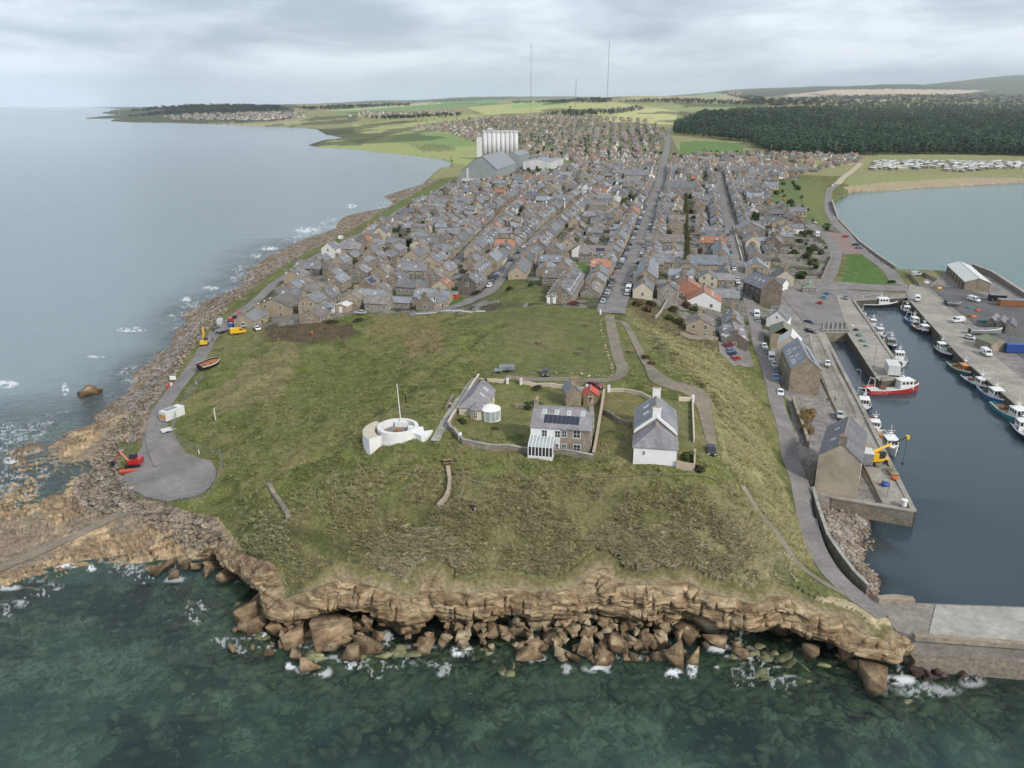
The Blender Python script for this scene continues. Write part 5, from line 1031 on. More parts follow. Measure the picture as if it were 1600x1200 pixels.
# white cottage with the octagonal conservatory
p0, p1 = P(733,655), P(758,622); dd = (p1-p0); dd.z = 0; ln = dd.length; dd.normalize(); cc_ = (p0+p1)/2
kc = gabled('low white walled cottage with purple slate hipped roof at the left of the garden', 'cottage', (cc_.x, cc_.y, cc_.z), math.atan2(dd.y, dd.x), 11.5, 5.2, 2.3, 2.1, 'harl_cream', 'slate_purple', name='cottage', hip0=2.3, wins=[('s', x, 1.3, .9, 1.1) for x in (-4, 2, 4.5)]+[('n', x, 1.3, .9, 1.1) for x in (-3, 0, 3)], sky=[(-1, -1, .5), (-1, 2.5, .5)], base=2.5)
m = MB(); m.lathe([(1.5, -1), (1.5, 2.2)], 8, 0); m.lathe([(1.75, 2.15), (1.75, 2.3), (0.05, 3.6)], 8, 1); bp_ = m.obj('bay_porch', ['harl_cream', 'slate_purple'], kc, (-5.6, -1.2, 0)); o = link('window', window_mesh(.6, 1.2), bp_); o.location = (-1.42, 0, 1.2); o.rotation_euler[2] = math.pi/2
pc = P(766,655); cv = empty('conservatory', (pc.x, pc.y, pc.z), 0, 'white octagonal glass conservatory beside the low cottage', 'conservatory')
m = MB(); r = 2.1
for i in range(12):
    a = 2*math.pi*i/12; m.tube((r*math.cos(a), r*math.sin(a), -.6), (r*math.cos(a), r*math.sin(a), 2.4), .09, n=5)
m.lathe([(r+.02, -.6), (r+.02, .35)], 12, 0); m.lathe([(r+.12, 2.3), (r+.12, 2.5), (r-.1, 2.52)], 12, 0); m.obj('frame', ['frame_white'], cv)
g = MB(); g.lathe([(r-.03, .3), (r-.03, 2.4)], 12, 0); g.lathe([(r+.1, 2.5), (.9, 3.1), (.02, 3.2)], 12, 1); g.obj('glazing', ['glass_pale', 'frame_white'], cv)
# ---------------------------------------------------------------- white lookout on the mound
pl_ = G(622, 672, 20.8); lk = empty('lookout_platform', (*pl_, 20.2), 0, 'round white walled lookout platform on top of the grassy mound', 'lookout')
lk.scale = (.88, .88, .88); m = MB(); m.lathe([(5.3, -3.2), (4.6, -.2), (4.5, 1.7), (3.7, 1.75), (3.7, .2)], 56, 0); m.obj('ring_wall', ['harl_white'], lk)
m = MB(); m.lathe([(3.75, .22), (.01, .22)], 40, 0); m.obj('floor', ['asphalt'], lk)
m = MB(); m.lathe([(4.4, .92), (7.05, .92)], 20, 0, c=(-.6, -.3), a0=R(135), a1=R(228)); m.obj('apron_roof', ['harl_cream'], lk)
m = MB(); m.lathe([(7.3, -3.0), (7.0, .9)], 20, 0, c=(-.6, -.3), a0=R(135), a1=R(228))
m.prism([(-5.4, -5.6), (-3.3, -3.95), (-3.0, -3.3), (-5.3, -5.1)], -3.0, .91, 0); m.obj('apron_wall', ['harl_white'], lk)
m = MB(); m.prism([(4.2, -.6), (7.6, .6), (6.6, -3.9), (3.4, -2.8)], -3.2, .5, 0); m.prism([(4.3, .6), (5.4, .9), (6.4, -4.2), (5.6, -4.3), (3.6, -2.5)], -3.4, 1.2, 0); m.obj('buttress', ['harl_white'], lk)
for pts_ in ([(2.2, 1.4), (3.7, .8), (3.7, -.9), (2.2, -.5)], [(-1.3, 3.6), (1.7, 3.5), (1.4, 2.7), (-1.1, 2.8)], [(-1.9, -2.9), (-1.1, -2.9), (-1.1, -2.5), (-1.9, -2.5)]): MB().prism(pts_, .2, 1.35, 0).obj('parapet_block', ['harl_white'], lk)
m = MB(); m.lathe([(.55, .2), (.5, .8), (.35, 1.0), (.02, 1.05)], 12, 0); m.box(-.8, .8, -.25, .25, .22, .5, 0); m.obj('telescope_base', ['rust'], lk)
m = MB(); q0 = Vector((pl_[0]+.2, pl_[1]+3.0, 20.4)); m.tube((0, 0, 0), (-.45, 0, 8.9), .10, .06, 8); m.tube((0, 0, 0), (0, 0, .5), .25, .2, 8); setp(m.obj('flagpole', ['frame_white'], None, q0), 'tall white flagpole standing at the back of the round lookout', 'flagpole')
# the straight concrete path beside the garden wall
ribbon('straight_path', smooth_line(PL([(680,688),(690,668),(708,640),(728,612),(745,592)]), 1), 1.9, 'concrete', .14)
# ================================================================ harbour buildings
def wh(label, gA, gB, z, L_, eave, rise, wall, roof, **kw):
    A = Vector((*G(*gA, z), z)); B = Vector((*G(*gB, z), z)); d = (B-A); D_ = d.length; d.normalize(); n_ = Vector((-d.y, d.x, 0)); c = (A+B)/2+n_*L_/2
    FOOT.append((c.x, c.y, math.atan2(n_.y, n_.x), L_/2+.5, D_/2+.5))
    return gabled(label, 'building', (c.x, c.y, z), math.atan2(n_.y, n_.x), L_, D_, eave, rise, wall, roof, name=kw.pop('name', 'warehouse'), **kw)
w2 = wh('large pale gabled harbour warehouse nearest the beach with a broad chimney and outside stair', (1272,762), (1338,775), 4.0, 17, 7.6, 3.2, 'harl_worn', 'slate', chim=((-8, 1.6),), pots=6, sky=[(1, -3, .5), (1, 3, .45)], wins=[('n', x, z, .8, 1.0) for x in (-5, -1, 3, 6) for z in (2, 5)]+[('s', x, z, .8, 1.0) for x in (-5, -1, 3, 6) for z in (2, 5)], base=3, ov=.15)
m = MB()
for i in range(14): m.box(-7.4+i*.30, -7.1+i*.30, 4.5, 5.7, -1+0, .3+i*.24, 0)
m.box(-3.2, -1.6, 4.5, 5.7, 2.9, 3.6, 0); m.obj('outside_stair', ['stone_grey'], w2)
w1 = wh('long stone warehouse with skylights and a plain tan gable above brown bushes', (1231,616), (1278,619), 3.6, 20, 7.6, 3.4, 'stone_tan', 'slate_blue', sky=[(1, x, f) for x in (-8, -6.5, -5, -2, 1.5, 4) for f in (.75,)]+[(1, -3.5, .45), (1, 2.5, .4)], wins=[('n', x, z, .8, 1.0) for x in (-7, -3, 1, 5) for z in (2, 5)], base=3, ov=.15, solar=(-1, -8, 4, .35, .6, 10))
wh('cream gabled building joined to the far end of the long stone warehouse', (1212,565), (1243,570), 4.0, 9, 6.0, 3.0, 'harl_cream', 'roof_green', win=None) if False else wh('cream gabled building joined to the far end of the long stone warehouse', (1211,572), (1246,576), 4.0, 8.5, 7.2, 3.0, 'harl_cream', 'roof_white', base=3, ov=.15, wins=[('w', 0, 6, .8, 1)])
wh('low building with a moss green hipped roof beside the harbour yard', (1202,545), (1240,548), 4.2, 11, 5.0, 2.6, 'harl_tan', 'roof_green', hip1=3, base=3, wins=[('n', x, 2, .9, 1.1) for x in (-3, 0, 3)])
wh('white gable building with slate dormers facing the harbour road', (1196,512), (1228,516), 5.2, 9, 3.6, 3.0, 'harl_white', 'slate', base=3, dorm=[(1, -2), (1, 2)], wins=[('n', x, 1.5, .9, 1.1) for x in (-3, 0, 3)]+[('w', 0, 4.2, .6, .8)])
wh('tall brown stone gable house at the top of the harbour yard', (1187,476), (1220,474), 6.2, 14, 6.5, 4.0, 'stone_dark', 'slate', base=3, chim=((6.2, 1.4),), wins=[('n', x, z, .8, 1.1) for x in (-4, 0, 4) for z in (2, 4.6)], sky=[(1, -4, .5), (1, -1, .5), (1, 2, .5)])
wh('slate roofed lean-to house with white gable beside the tall brown stone gable', (1222,455), (1231,452), 5, 6, 3.0, 1.6, 'harl_white', 'slate', name='outhouse', base=3)
# harbour office with the green spire
pk = Vector((*G(1265,460,3.7), 3.7)); ko = gabled('small stone harbour office with verdigris roof and spire in the yard', 'office', (pk.x, pk.y+2, 3.7), RZS, 4.6, 5.4, 2.8, 1.2, 'stone_grey', 'roof_green', name='harbour_office', hip0=2, hip1=2, wins=[('w', -1.2, 1.6, .9, 1), ('w', 1.2, 1.6, .9, 1), ('n', 0, 1.6, .9, 1)])
new_mat('verdigris', (.22,.33,.29), .7); m = MB(); m.lathe([(.7, 3.9), (.7, 4.6), (.9, 4.65), (.15, 6.2), (.04, 8.2)], 8, 0); m.obj('spire', ['verdigris'], ko)
# market shed and sheds on the east quay
pa, pb = G(1507,456,3.4), G(1552,464,3.4)
ms = wh('wide white roofed fish market shed with open front on the outer quay', (1507,455), (1560,452), 3.4, 27, 3.6, 1.9, 'stone_tan', 'roof_white', base=1, ov=.5)
A_ = Vector((*G(1478,425,3.4), 0)); B_ = Vector((*G(1506,453,3.4), 0)); dv = (A_-B_).normalized(); nv = Vector((dv.y, -dv.x, 0)); Lm = (A_-B_).length
bpy.data.objects.remove(ms.children[0]) if False else None
for o in [ms]: o.location = (*((A_+B_)/2+nv*5.0)[:2], 3.4); o.rotation_euler[2] = math.atan2(dv.y, dv.x); o.scale = (Lm/27, 10/max(1e-3, (Vector((*G(1507,455,3.4), 0))-Vector((*G(1560,452,3.4), 0))).length), 1)
for i in range(6):
    o = link('market_door', MB().box(-1.2, 1.2, -.08, .08, 0, 2.8, 0).mesh('market_door', ['door_brown'])) if i == 0 else o.copy()
    if i: COL.objects.link(o)
    o.parent = ms; Dm = (Vector((*G(1507,455,3.4), 0))-Vector((*G(1560,452,3.4), 0))).length; o.location = (-11+i*4.4, Dm/2+.06, 0)
wh('stone store with three white ridged roofs, left bay', (1540,512), (1553,514), 3.4, 9, 2.8, 1.1, 'stone_grey', 'slate', name='store', base=1); wh('stone store with three white ridged roofs, middle bay', (1554,516), (1568,518), 3.4, 9, 2.8, 1.1, 'stone_grey', 'slate', name='store', base=1); wh('stone store with three white ridged roofs, right bay', (1569,521), (1584,523), 3.4, 9, 2.8, 1.1, 'stone_grey', 'slate', name='store', base=1)
wh('tan shed with pale grey roof beside the blue container', (1547,550), (1575,548), 3.3, 7, 2.8, 1.2, 'stone_tan', 'roof_green', name='store', base=1)
def boxy(name, label, cat, u, v, z, L_, D_, H_, mat, rz=RZS, ribs=True, roofm=None):
    p = G(u, v, z); e_ = empty(name, (*p, z), rz, label, cat); m = MB(); m.box(-L_/2, L_/2, -D_/2, D_/2, .12, H_, 0)
    if ribs:
        for i in range(int(L_/.4)): x = -L_/2+.2+i*.4; m.box(x-.08, x+.08, -D_/2-.05, D_/2+.05, .2, H_-.1, 0)
    m.obj('container_body' if ribs else 'shed_body', [mat], e_); m = MB(); m.box(-L_/2-.06, L_/2+.06, -D_/2-.07, D_/2+.07, H_+.002, H_+.12, 0); m.obj('top', [roofm or mat], e_)
    m = MB(); m.box(L_/2+.002, L_/2+.07, -D_/2+.1, -.03, .2, H_-.1, 0); m.box(L_/2+.002, L_/2+.07, .03, D_/2-.1, .2, H_-.1, 0); m.obj('doors', [mat], e_); return e_
EQ = math.atan2(G(1600,643,3.2)[1]-G(1500,556,3.2)[1], G(1600,643,3.2)[0]-G(1500,556,3.2)[0])
boxy('shipping_container', 'dark blue container on the east quay beside the tan shed', 'container', 1592, 550, 3.4, 9, 2.6, 2.7, 'blue_paint', R(-8))
boxy('timber_hut', 'black timber hut in front of the outer sea wall', 'hut', 1557, 470, 3.4, 6, 3, 2.6, 'black_metal', R(-12), roofm='slate'); boxy('timber_hut', 'long brown timber hut with dark roof at the right edge of the yard', 'hut', 1586, 478, 3.4, 13, 3.2, 2.6, 'rust', R(-8), roofm='slate_blue')
boxy('ice_store', 'white box shaped cold store on the tip of the middle pier', 'store', 1393, 582, 3.3, 6.5, 3.4, 3.0, 'silo_white', math.atan2(G(1345,500,3.2)[1]-G(1396,592,3.2)[1], G(1345,500,3.2)[0]-G(1396,592,3.2)[0])+math.pi, ribs=False, roofm='roof_white')
boxy('work_shelter', 'white roofed open work shelter on the quay beside the yellow crane', 'shelter', 1350, 722, 3.3, 3.6, 3.0, 2.8, 'grey_metal', R(76), ribs=False, roofm='roof_white')
# ================================================================ maltings far behind
def malt():
    A = Vector((*G(722,283,7), 7)); B = Vector((*G(775,281,7), 7)); D_ = (B-A).length; n_ = Vector((TV[0], TV[1], 0)); L_ = 95; c = (A+B)/2+n_*L_/2
    mb = empty('maltings_shed', (c.x, c.y, 7), RZS, 'huge grey green industrial shed with pale roofs standing before the silos', 'factory')
    m = MB(); m.ext([(-D_/2, -2), (D_/2, -2), (D_/2, 9), (D_*.12, 21), (-D_*.12+1, 24), (-D_/2, 11)], 'x', -L_/2, L_/2, 0); m.obj('wall', ['shed_grey'], mb)
    m = MB()
    for (y0, z0, y1, z1) in ((D_*.12, 21.1, D_/2+.4, 9.1), (-D_*.12+1, 24.1, D_*.12-.1, 21.15), (-D_/2-.4, 11, -D_*.12+.9, 24.1)): m.quads([(-L_/2-.5, y0, z0), (L_/2+.5, y0, z0), (L_/2+.5, y1, z1), (-L_/2-.5, y1, z1), (-L_/2-.5, y0, z0+.3), (L_/2+.5, y0, z0+.3), (L_/2+.5, y1, z1+.3), (-L_/2-.5, y1, z1+.3)], [(0, 1, 2, 3), (7, 6, 5, 4), (0, 4, 5, 1), (1, 5, 6, 2), (2, 6, 7, 3), (3, 7, 4, 0)], 0)
    m.obj('roof', ['grey_metal'], mb); m = MB(); m.box(-L_/2-.3, -L_/2-.05, -D_/2, D_/2, -1, 2, 0); m.box(-L_/2-.35, -L_/2-.04, D_*.30, D_*.36, 2, 12, 0); m.obj('panel_strip', ['roof_white'], mb)
    FOOT.append((c.x, c.y, RZS, L_/2+2, D_/2+2))
    # silos
    z = 9.5; s0 = G(758,243,z); s1 = G(806,243,z); a = Vector((*s0, z)); b = Vector((*s1, z)); n = 8; d = (b-a)/(n-1); r = d.length*.5
    FOOT.append(((a.x+b.x)/2, (a.y+b.y)/2+10, 0, (b-a).length/2+10, 26))
    m1 = MB(); Hs = 31.0; m1.tube((0, 0, -2), (0, 0, Hs), r, r, 16, 0); me1 = m1.mesh('silo', ['silo_white'], True)
    tmp = None
    for row in range(2):
        for i in range(n):
            e_ = empty('grain_silo', (a.x+d.x*i, a.y+d.y*i+row*2*r, z), 0, 'white grain silo in the %s row of the tall block, %s' % (('front', 'rear')[row], ('at the left end', 'second from the left', 'third from the left', 'fourth from the left', 'fourth from the right', 'third from the right', 'second from the right', 'at the right end')[i]), 'silo', 'white grain silos of the maltings')
            link('silo_drum', me1, e_); t_ = MB(); t_.lathe([(r*1.0, Hs-.2), (r*1.0, Hs+.6), (.1, Hs+1.8)], 12, 0)
            if tmp is None: tmp = t_.mesh('silo_cap', ['roof_white'])
            link('silo_cap', tmp, e_)
    g = empty('silo_gantry', ((a.x+b.x)/2, (a.y+b.y)/2+r, z+Hs+1.9), math.atan2(d.y, d.x), 'conveyor gallery with railings along the top of the silo block', 'gallery'); m = MB(); LL = (b-a).length+8; m.box(-LL/2, LL/2, -2.2, 2.2, 0, 2.6, 0); m.box(-LL/2+8, -LL/2+16, -3, 3, 2.6, 6, 0); m.obj('gallery_body', ['roof_white'], g); m = MB()
    for i in range(9): x = -LL/2+i*LL/8; m.tube((x, -r*1.4, -1), (x, -r*1.4, 3.5), .25, n=4)
    m.tube((-LL/2, -r*1.4, 3.3), (LL/2, -r*1.4, 3.3), .2, n=4); m.obj('railing', ['grey_metal'], g)
    t_ = empty('lift_tower', (a.x-r-5, a.y+r, z), 0, 'square white lift tower at the left end of the silos', 'tower'); MB().box(-4, 4, -5, 5, -2, Hs-4, 0).obj('tower_body', ['silo_white'], t_); MB().box(-4.4, 4.4, -5.4, 5.4, Hs-4, Hs-2.6, 0).obj('tower_cap', ['grey_metal'], t_)
    # pale sheds to the right
    for (u0, v0, u1, v1, L2, e2, rr, lb) in ((818,266,860,265,45,9,3,'pale sloping roofed maltings hall to the right of the big shed'),(858,258,876,258,24,7,1.5,'low white annex at the right of the pale maltings hall'),(790,262,812,262,60,14,4,'blue grey maltings block between the silos and the pale hall')):
        A = Vector((*G(u0, v0, 9), 9)); B = Vector((*G(u1, v1, 9), 9)); D2 = (B-A).length; c = (A+B)/2+n_*L2/2; FOOT.append((c.x, c.y, RZS, L2/2+2, D2/2+2))
        gabled(lb, 'factory', (c.x, c.y, 9), RZS, L2, D2, e2, rr, 'shed_grey' if 'blue' in lb else 'silo_white', 'grey_metal', name='maltings_hall', wins=[('w', 0, 3, 3, 3)])
malt()
# ================================================================ the town
rt = random.Random(11)
ORD = ['nearest','second','third','fourth','fifth','sixth','seventh','eighth','ninth','tenth','eleventh','twelfth','thirteenth','fourteenth','fifteenth','sixteenth','seventeenth','eighteenth','nineteenth','twentieth']
def ordw(i):
    if i < 20: return ORD[i]
    n = i+1; return '%d%s' % (n, 'th' if 10 < n % 100 < 14 else {1: 'st', 2: 'nd', 3: 'rd'}.get(n % 10, 'th'))
near = [
 ((402,494),(438,496),12,4.6,3.0,'big tan gabled house at the seaward corner of the town with two gable windows','harl_tan','slate_brown','perp',{}),
 ((465,491),(489,491),9,5.0,2.6,'narrow tall tan house with black panels on its roof, second from the seaward corner','harl_tan','slate','perp',{'solar':(1,-3.5,3.5,.2,.9,6)}),
 ((489,489),(520,489),4,2.6,1.2,'low white fronted annex with slate roof beside the narrow tall tan house','harl_white','slate_blue','par',{}),
 ((523,488),(543,488),5,2.6,.9,'small beige garage with white door near the low white annex','harl_tan','roof_white','perp',{'win':False,'doors':[('w',0,'frame_white')]}),
 ((572,486),(611,485),6,3.0,2.2,'long low grey brown house by the lane with white skylight','stone_grey','slate_brown','par',{}),
 ((613,484),(648,478),5,2.6,1.6,'low slate roofed extension joined to the long low grey brown house','stone_grey','slate_blue','par',{}),
 ((672,459),(696,461),8,3.2,2.8,'cream gabled house with an orange tiled roof near the lane','harl_cream','tile_orange','perp',{'sky':[(-1,-1,.5),(-1,2,.5)]}),
 ((697,469),(718,464),3,2.0,.9,'low dark red garden shed beside the lane','red_paint','slate','par',{'win':False}),
 ((620,462),(667,459),7,3.4,2.6,'long grey slated house with two white skylights behind the lane','stone_grey','slate','par',{'chim':((0,1),(5,1))}),
 ((564,459),(588,457),9,3.6,2.6,'tan gabled house with a solar roof left of the long grey slated house','stone_tan','slate_purple','perp',{'solar':(-1,-3.5,2,.2,.9,5)}),
 ((584,431),(611,427),11,4.4,3.0,'big brown gabled house with one upper window in the second row','stone_tan','slate_brown','perp',{'sky':[(-1,0,.5)]}),
 ((505,431),(549,428),6,2.8,2.4,'long dark roofed bungalow in the seaward second row','stone_tan','slate_brown','par',{}),
 ((489,421),(507,419),11,3.6,2.6,'tan house with slate roof at the seaward edge of the third row','stone_tan','slate','perp',{}),
 ((453,458),(477,457),9,3.4,2.5,'off white house with brown roof behind the seaward corner house','harl_cream','slate_brown','perp',{}),
 ((512,456),(534,456),10,4.2,2.6,'stone house with blue slate roof and skylights right of the off white house','stone_tan','slate_blue','perp',{'sky':[(1,0,.4),(1,2,.4)]}),
 ((643,421),(690,420),7,2.8,2.6,'hipped brown roofed bungalow behind the long garden wall','stone_tan','slate_brown','par',{'hip0':3,'hip1':3}),
 ((738,441),(760,440),22,3.8,3.0,'terrace of stone cottages running up the west street from its near gable','stone_tan','slate','perp',{'dorm':[(-1,-7),(-1,-3),(-1,1),(-1,5)],'chim':((-10.5,1),(0,1),(10.5,1))}),
 ((730,411),(753,411),6,2.8,1.8,'small white house behind the stone terrace on the west street','harl_white','slate','par',{}),
 ((889,477),(925,478),36,4.6,3.4,'long stone terrace with white dormers at the foot of the main street','stone_tan','slate','perp',{'dorm':[(-1,x) for x in (-14,-10,-5,-1,4,8,13)],'chim':((-17.6,1.3),(-6,1.2),(6,1.2),(17.6,1.3))}),
 ((851,473),(866,475),9,2.4,.8,'low garage with white doors below the stone terrace','stone_grey','roof_white','perp',{'win':False,'doors':[('w',-1,'frame_white'),('w',1,'frame_white')]}),
 ((909,411),(960,409),9,4.0,3.6,'large hall with a dark solar square on its mossy roof left of the main street','stone_grey','slate_brown','par',{'solar':(-1,0,4,.3,.7,4)}),
 ((991,452),(1028,455),10,5.0,3.4,'big stone gabled house with two small gable windows right of the main street','stone_tan','slate','perp',{'chim':((-4.5,1.4),(4.5,1.4))}),
 ((1028,454),(1045,454),5,2.8,1.0,'timber clad sun room joined to the big stone gabled house','wood','slate','par',{}),
 ((1077,466),(1099,464),8,3.6,3.2,'house with brick red gable and tiled roof behind the shrub garden','tile_orange','tile_orange','perp',{}),
 ((1095,482),(1134,484),11,3.0,3.8,'grey gabled house with a steep bright orange tiled roof','harl_white','tile_orange','perp',{'sky':[(-1,-3,.5),(-1,0,.5),(-1,3,.5)]}),
 ((1088,524),(1121,531),9,5.0,2.4,'modern tan two storey house at the foot of the dry slope','harl_tan','slate_brown','perp',{'chim':((-2,1.6),)}),
 ((1105,449),(1125,450),7,4.4,2.6,'cream gabled house with two windows near the upper harbour road','harl_cream','slate','perp',{}),
 ((1060,440),(1085,440),6,3.0,2.4,'slate cottage behind the brick red gable house','stone_grey','slate_blue','par',{'chim':((3,1),)}),
 ((1044,415),(1069,415),7,4.6,2.4,'two storey slate house with four skylights beside the back lane','stone_grey','slate_purple','par',{'sky':[(-1,-2,.5),(-1,2,.5)],'chim':((-3.4,1),(3.4,1))}),
 ((1101,427),(1136,426),10,4.6,3.6,'large stone house with big blue grey roof by the upper harbour road','stone_tan','slate_blue','par',{'chim':((-5.5,1.3),(5.5,1.3))}),
 ((1022,389),(1070,388),9,4.2,3.2,'long brown roofed hall between main street and back lane','stone_grey','slate_brown','par',{}),
 ((1014,424),(1041,424),7,3.6,2.6,'slate roofed cottage right of the main street, behind the big stone gable','stone_tan','slate','par',{'chim':((-4,1),)}),
 ((1174,432),(1205,435),12,4.6,3.6,'tall stone house beyond the brown stone gable, facing the road','stone_tan','slate_blue','perp',{'sky':[(1,-2,.5),(1,2,.5)]}),
 ((982,283),(1016,282),13,6,5,'large stone hall with long plain grey roof left of the upper main street','stone_tan','slate','par',{}),
 ((1050,304),(1088,303),13,6,5,'big grey roofed church hall right of the upper main street','stone_grey','slate','par',{}),
 ((903,303),(910,303),12,5,3,'white gabled house standing out in the middle of the town','harl_white','slate','perp',{}), ((910,305),(921,305),8,6,4,'bright white house front beside the white gabled house in mid town','harl_white','slate','perp',{}),
 ((850,290),(876,289),10,4.5,3,'long brown house in the middle of the western blocks','stone_dark','slate_brown','par',{}),
 ((1241,365),(1257,366),9,3.6,2.4,'bungalow with white walls beside the sea wall road','harl_white','slate','par',{}), ((1215,360),(1240,360),9,4.5,3,'tan gabled house near the sea wall road','harl_tan','slate_brown','perp',{}), ((1180,385),(1222,386),9,3.6,1.4,'wide blue grey roofed hall east of the upper harbour road','stone_grey','slate_blue','par',{}),
 ((1165,372),(1200,372),14,5.5,4,'big stone house with a cross gable east of the upper harbour road','stone_grey','slate','perp',{'chim':((-5,1),)}),
]
for a, b, dp, ev, rs_, lb, wl, rf_, rg, kw in near:
    kw = dict(kw); house_px(a, b, dp, ev*.92, rs_*.9, lb, wl, rf_, rg, **kw)
# prototypes for the rest: built once, then copied
WALLS = ['stone_tan']*8+['stone_grey']*5+['harl_tan']*4+['harl_cream']*2+['harl_white']+['stone_dark']*2
ROOFS = ['slate']*22+['slate_brown']*4+['slate_blue']*4+['slate_purple']*3+['tile_orange']
WN = {'stone_tan': 'tan stone', 'stone_grey': 'grey stone', 'harl_tan': 'tan rendered', 'harl_cream': 'cream', 'harl_white': 'white', 'stone_dark': 'dark stone'}
RN = {'slate': 'slate-roofed', 'slate_brown': 'brown-roofed', 'slate_blue': 'blue-roofed', 'slate_purple': 'purple-roofed', 'tile_orange': 'orange-roofed'}
PROT = []
for k in range(14):
    L_ = [8,9.5,11,13,14.5,17,9,12,13.5,10,15,20,8,12][k]; D_ = rt.uniform(6.4, 8.2); ev = rt.choice([2.4, 2.7, 3.0, 4.2]); rs_ = rt.uniform(2.1, 2.8)
    nx = max(2, int(L_/3.2)); xs_ = np.linspace(-L_/2+1.3, L_/2-1.3, nx); fl_ = [1.4] if ev < 3.6 else [1.4, 3.7]
    wi = [(s, float(x), z, .95, 1.2) for s in 'sn' for x in xs_ for z in fl_]+[('w', 0, fl_[-1], .9, 1.1), ('e', 0, fl_[-1], .9, 1.1)]
    dm = [(s, float(x)) for s in (-1, 1) for x in xs_[::2]] if k in (1, 4, 7, 10) else ()
    sk = [(s, float(x), .5) for s in (-1, 1) for x in xs_[1::2]] if k in (0, 3, 6, 8, 12) else ()
    h_ = gabled('proto', 'house', (0, 0, 0), 0, L_, D_, ev, rs_, 'stone_tan', 'slate', chim=((-L_/2+.4, .9), (L_/2-.4, .9)) if k != 5 else ((0, 1),), wins=wi, doors=[('s', .3, 'door_brown')], sky=sk, dorm=dm, pots=3, base=1.6)
    PROT.append((h_, L_, D_))
class Grid:
    def __init__(s): s.a = []
    def ok(s, x, y, rz, hl, hd):
        if not s.a: return True
        A = s.arr = getattr(s, 'arr', None) if getattr(s, 'n', -1) == len(s.a) else np.array(s.a); s.arr = A; s.n = len(s.a)
        r = math.hypot(hl, hd); i = np.nonzero((A[:, 0]-x)**2+(A[:, 1]-y)**2 < (r+np.hypot(A[:, 3], A[:, 4]))**2)[0]
        for j in i:
            bx, by, br, bl, bd = A[j]; dx, dy = bx-x, by-y; sep_ = False
            for ax in (rz, rz+math.pi/2, br, br+math.pi/2):
                c, s_ = math.cos(ax), math.sin(ax); pr_ = abs(dx*c+dy*s_)
                ra = abs(hl*math.cos(rz-ax))+abs(hd*math.sin(rz-ax)); rb = abs(bl*math.cos(br-ax))+abs(bd*math.sin(br-ax))
                if pr_ > ra+rb-.15: sep_ = True; break
            if not sep_: return False
        return True
    def add(s, *a): s.a.append(a)
OCC = Grid(); OCC.a = [tuple(f) for f in FOOT]
TW = [tuple(P(u, v)[:2]) for u, v in TOWNP]
NOB = [PL(L) for L in ([(745,480),(762,440),(800,430),(840,434),(870,462),(880,480)], [(848,428),(905,402),(930,412),(920,428)], [(1203,322),(1205,282),(1310,260),(1310,440),(1285,445),(1225,430),(1205,398),(1262,352),(1250,335)], [(1160,500),(1300,430),(1300,700),(1200,560)], [(975,500),(985,462),(1060,470),(1085,480),(1090,530)], [(1205,400),(1300,395),(1300,445),(1205,440)], [(630,330),(560,372),(700,290),(722,284),(700,300)], [(715,292),(830,280),(900,262),(900,250),(712,250)], [(1050,220),(1165,218),(1170,242),(1050,242)],[(1066,420),(1072,280),(1078,280),(1086,420)],[(640,495),(730,470),(742,476),(760,492)])]
ROADS = [(L, float(np.max(W_))/2) for nm, L, W_ in RIB if nm not in ('cp', 'pier')]
ROADS[1] = (MAIN, MAINW/2)
def road_ok(x, y, hl, hd, rz):
    for dx, dy in ((0, 0), (hl, 0), (-hl, 0), (0, hd), (0, -hd), (hl, hd), (-hl, hd), (hl, -hd), (-hl, -hd)):
        px_, py_ = x+dx*math.cos(rz)-dy*math.sin(rz), y+dx*math.sin(rz)+dy*math.cos(rz)
        for L, w_ in ROADS:
            if np.min((L[:, 0]-px_)**2+(L[:, 1]-py_)**2) < (w_+.6)**2+.5: return False
    return True
PLACED = []
def try_house(x, y, rz, pk, row, t_key, gap=.0, inner=False):
    h_, L_, D_ = PROT[pk]
    if not inpoly(np.array([x]), np.array([y]), TW)[0]: return False
    for nb_ in NOB:
        if inpoly(np.array([x]), np.array([y]), nb_)[0]: return False
    if not road_ok(x, y, L_/2, D_/2, rz) or not OCC.ok(x, y, rz, L_/2+gap, D_/2+gap): return False
    OCC.add(x, y, rz, L_/2, D_/2); PLACED.append([x, y, rz, pk, row, t_key]); return True
def street_rows(L, w_, rowname, side, y0=240, y1=1000):
    d = np.concatenate([[0], np.cumsum(np.linalg.norm(np.diff(L, axis=0), axis=1))]); s_ = 2.0
    while s_ < d[-1]-5:
        pk = rt.randrange(14); _, L_, D_ = PROT[pk]; perp = rt.random() < .22; fl_ = D_ if perp else L_; dp = L_ if perp else D_
        sc = s_+fl_/2; x, y = np.interp(sc, d, L[:, 0]), np.interp(sc, d, L[:, 1]); x2, y2 = np.interp(sc+3, d, L[:, 0]), np.interp(sc+3, d, L[:, 1]); t_ = np.array([x2-x, y2-y]); t_ /= np.linalg.norm(t_)+1e-9
        n_ = np.array([t_[1], -t_[0]])*side; c = np.array([x, y])+n_*(w_/2+1.0+dp/2); rz = math.atan2(t_[1], t_[0])+(math.pi/2 if perp else 0)
        if side > 0 and not perp: rz += math.pi
        if y0 < y < y1 and try_house(c[0], c[1], rz, pk, rowname, sc): s_ += fl_+rt.choice([.1, .1, .1, 1.5, 4])
        else: s_ += 2.5
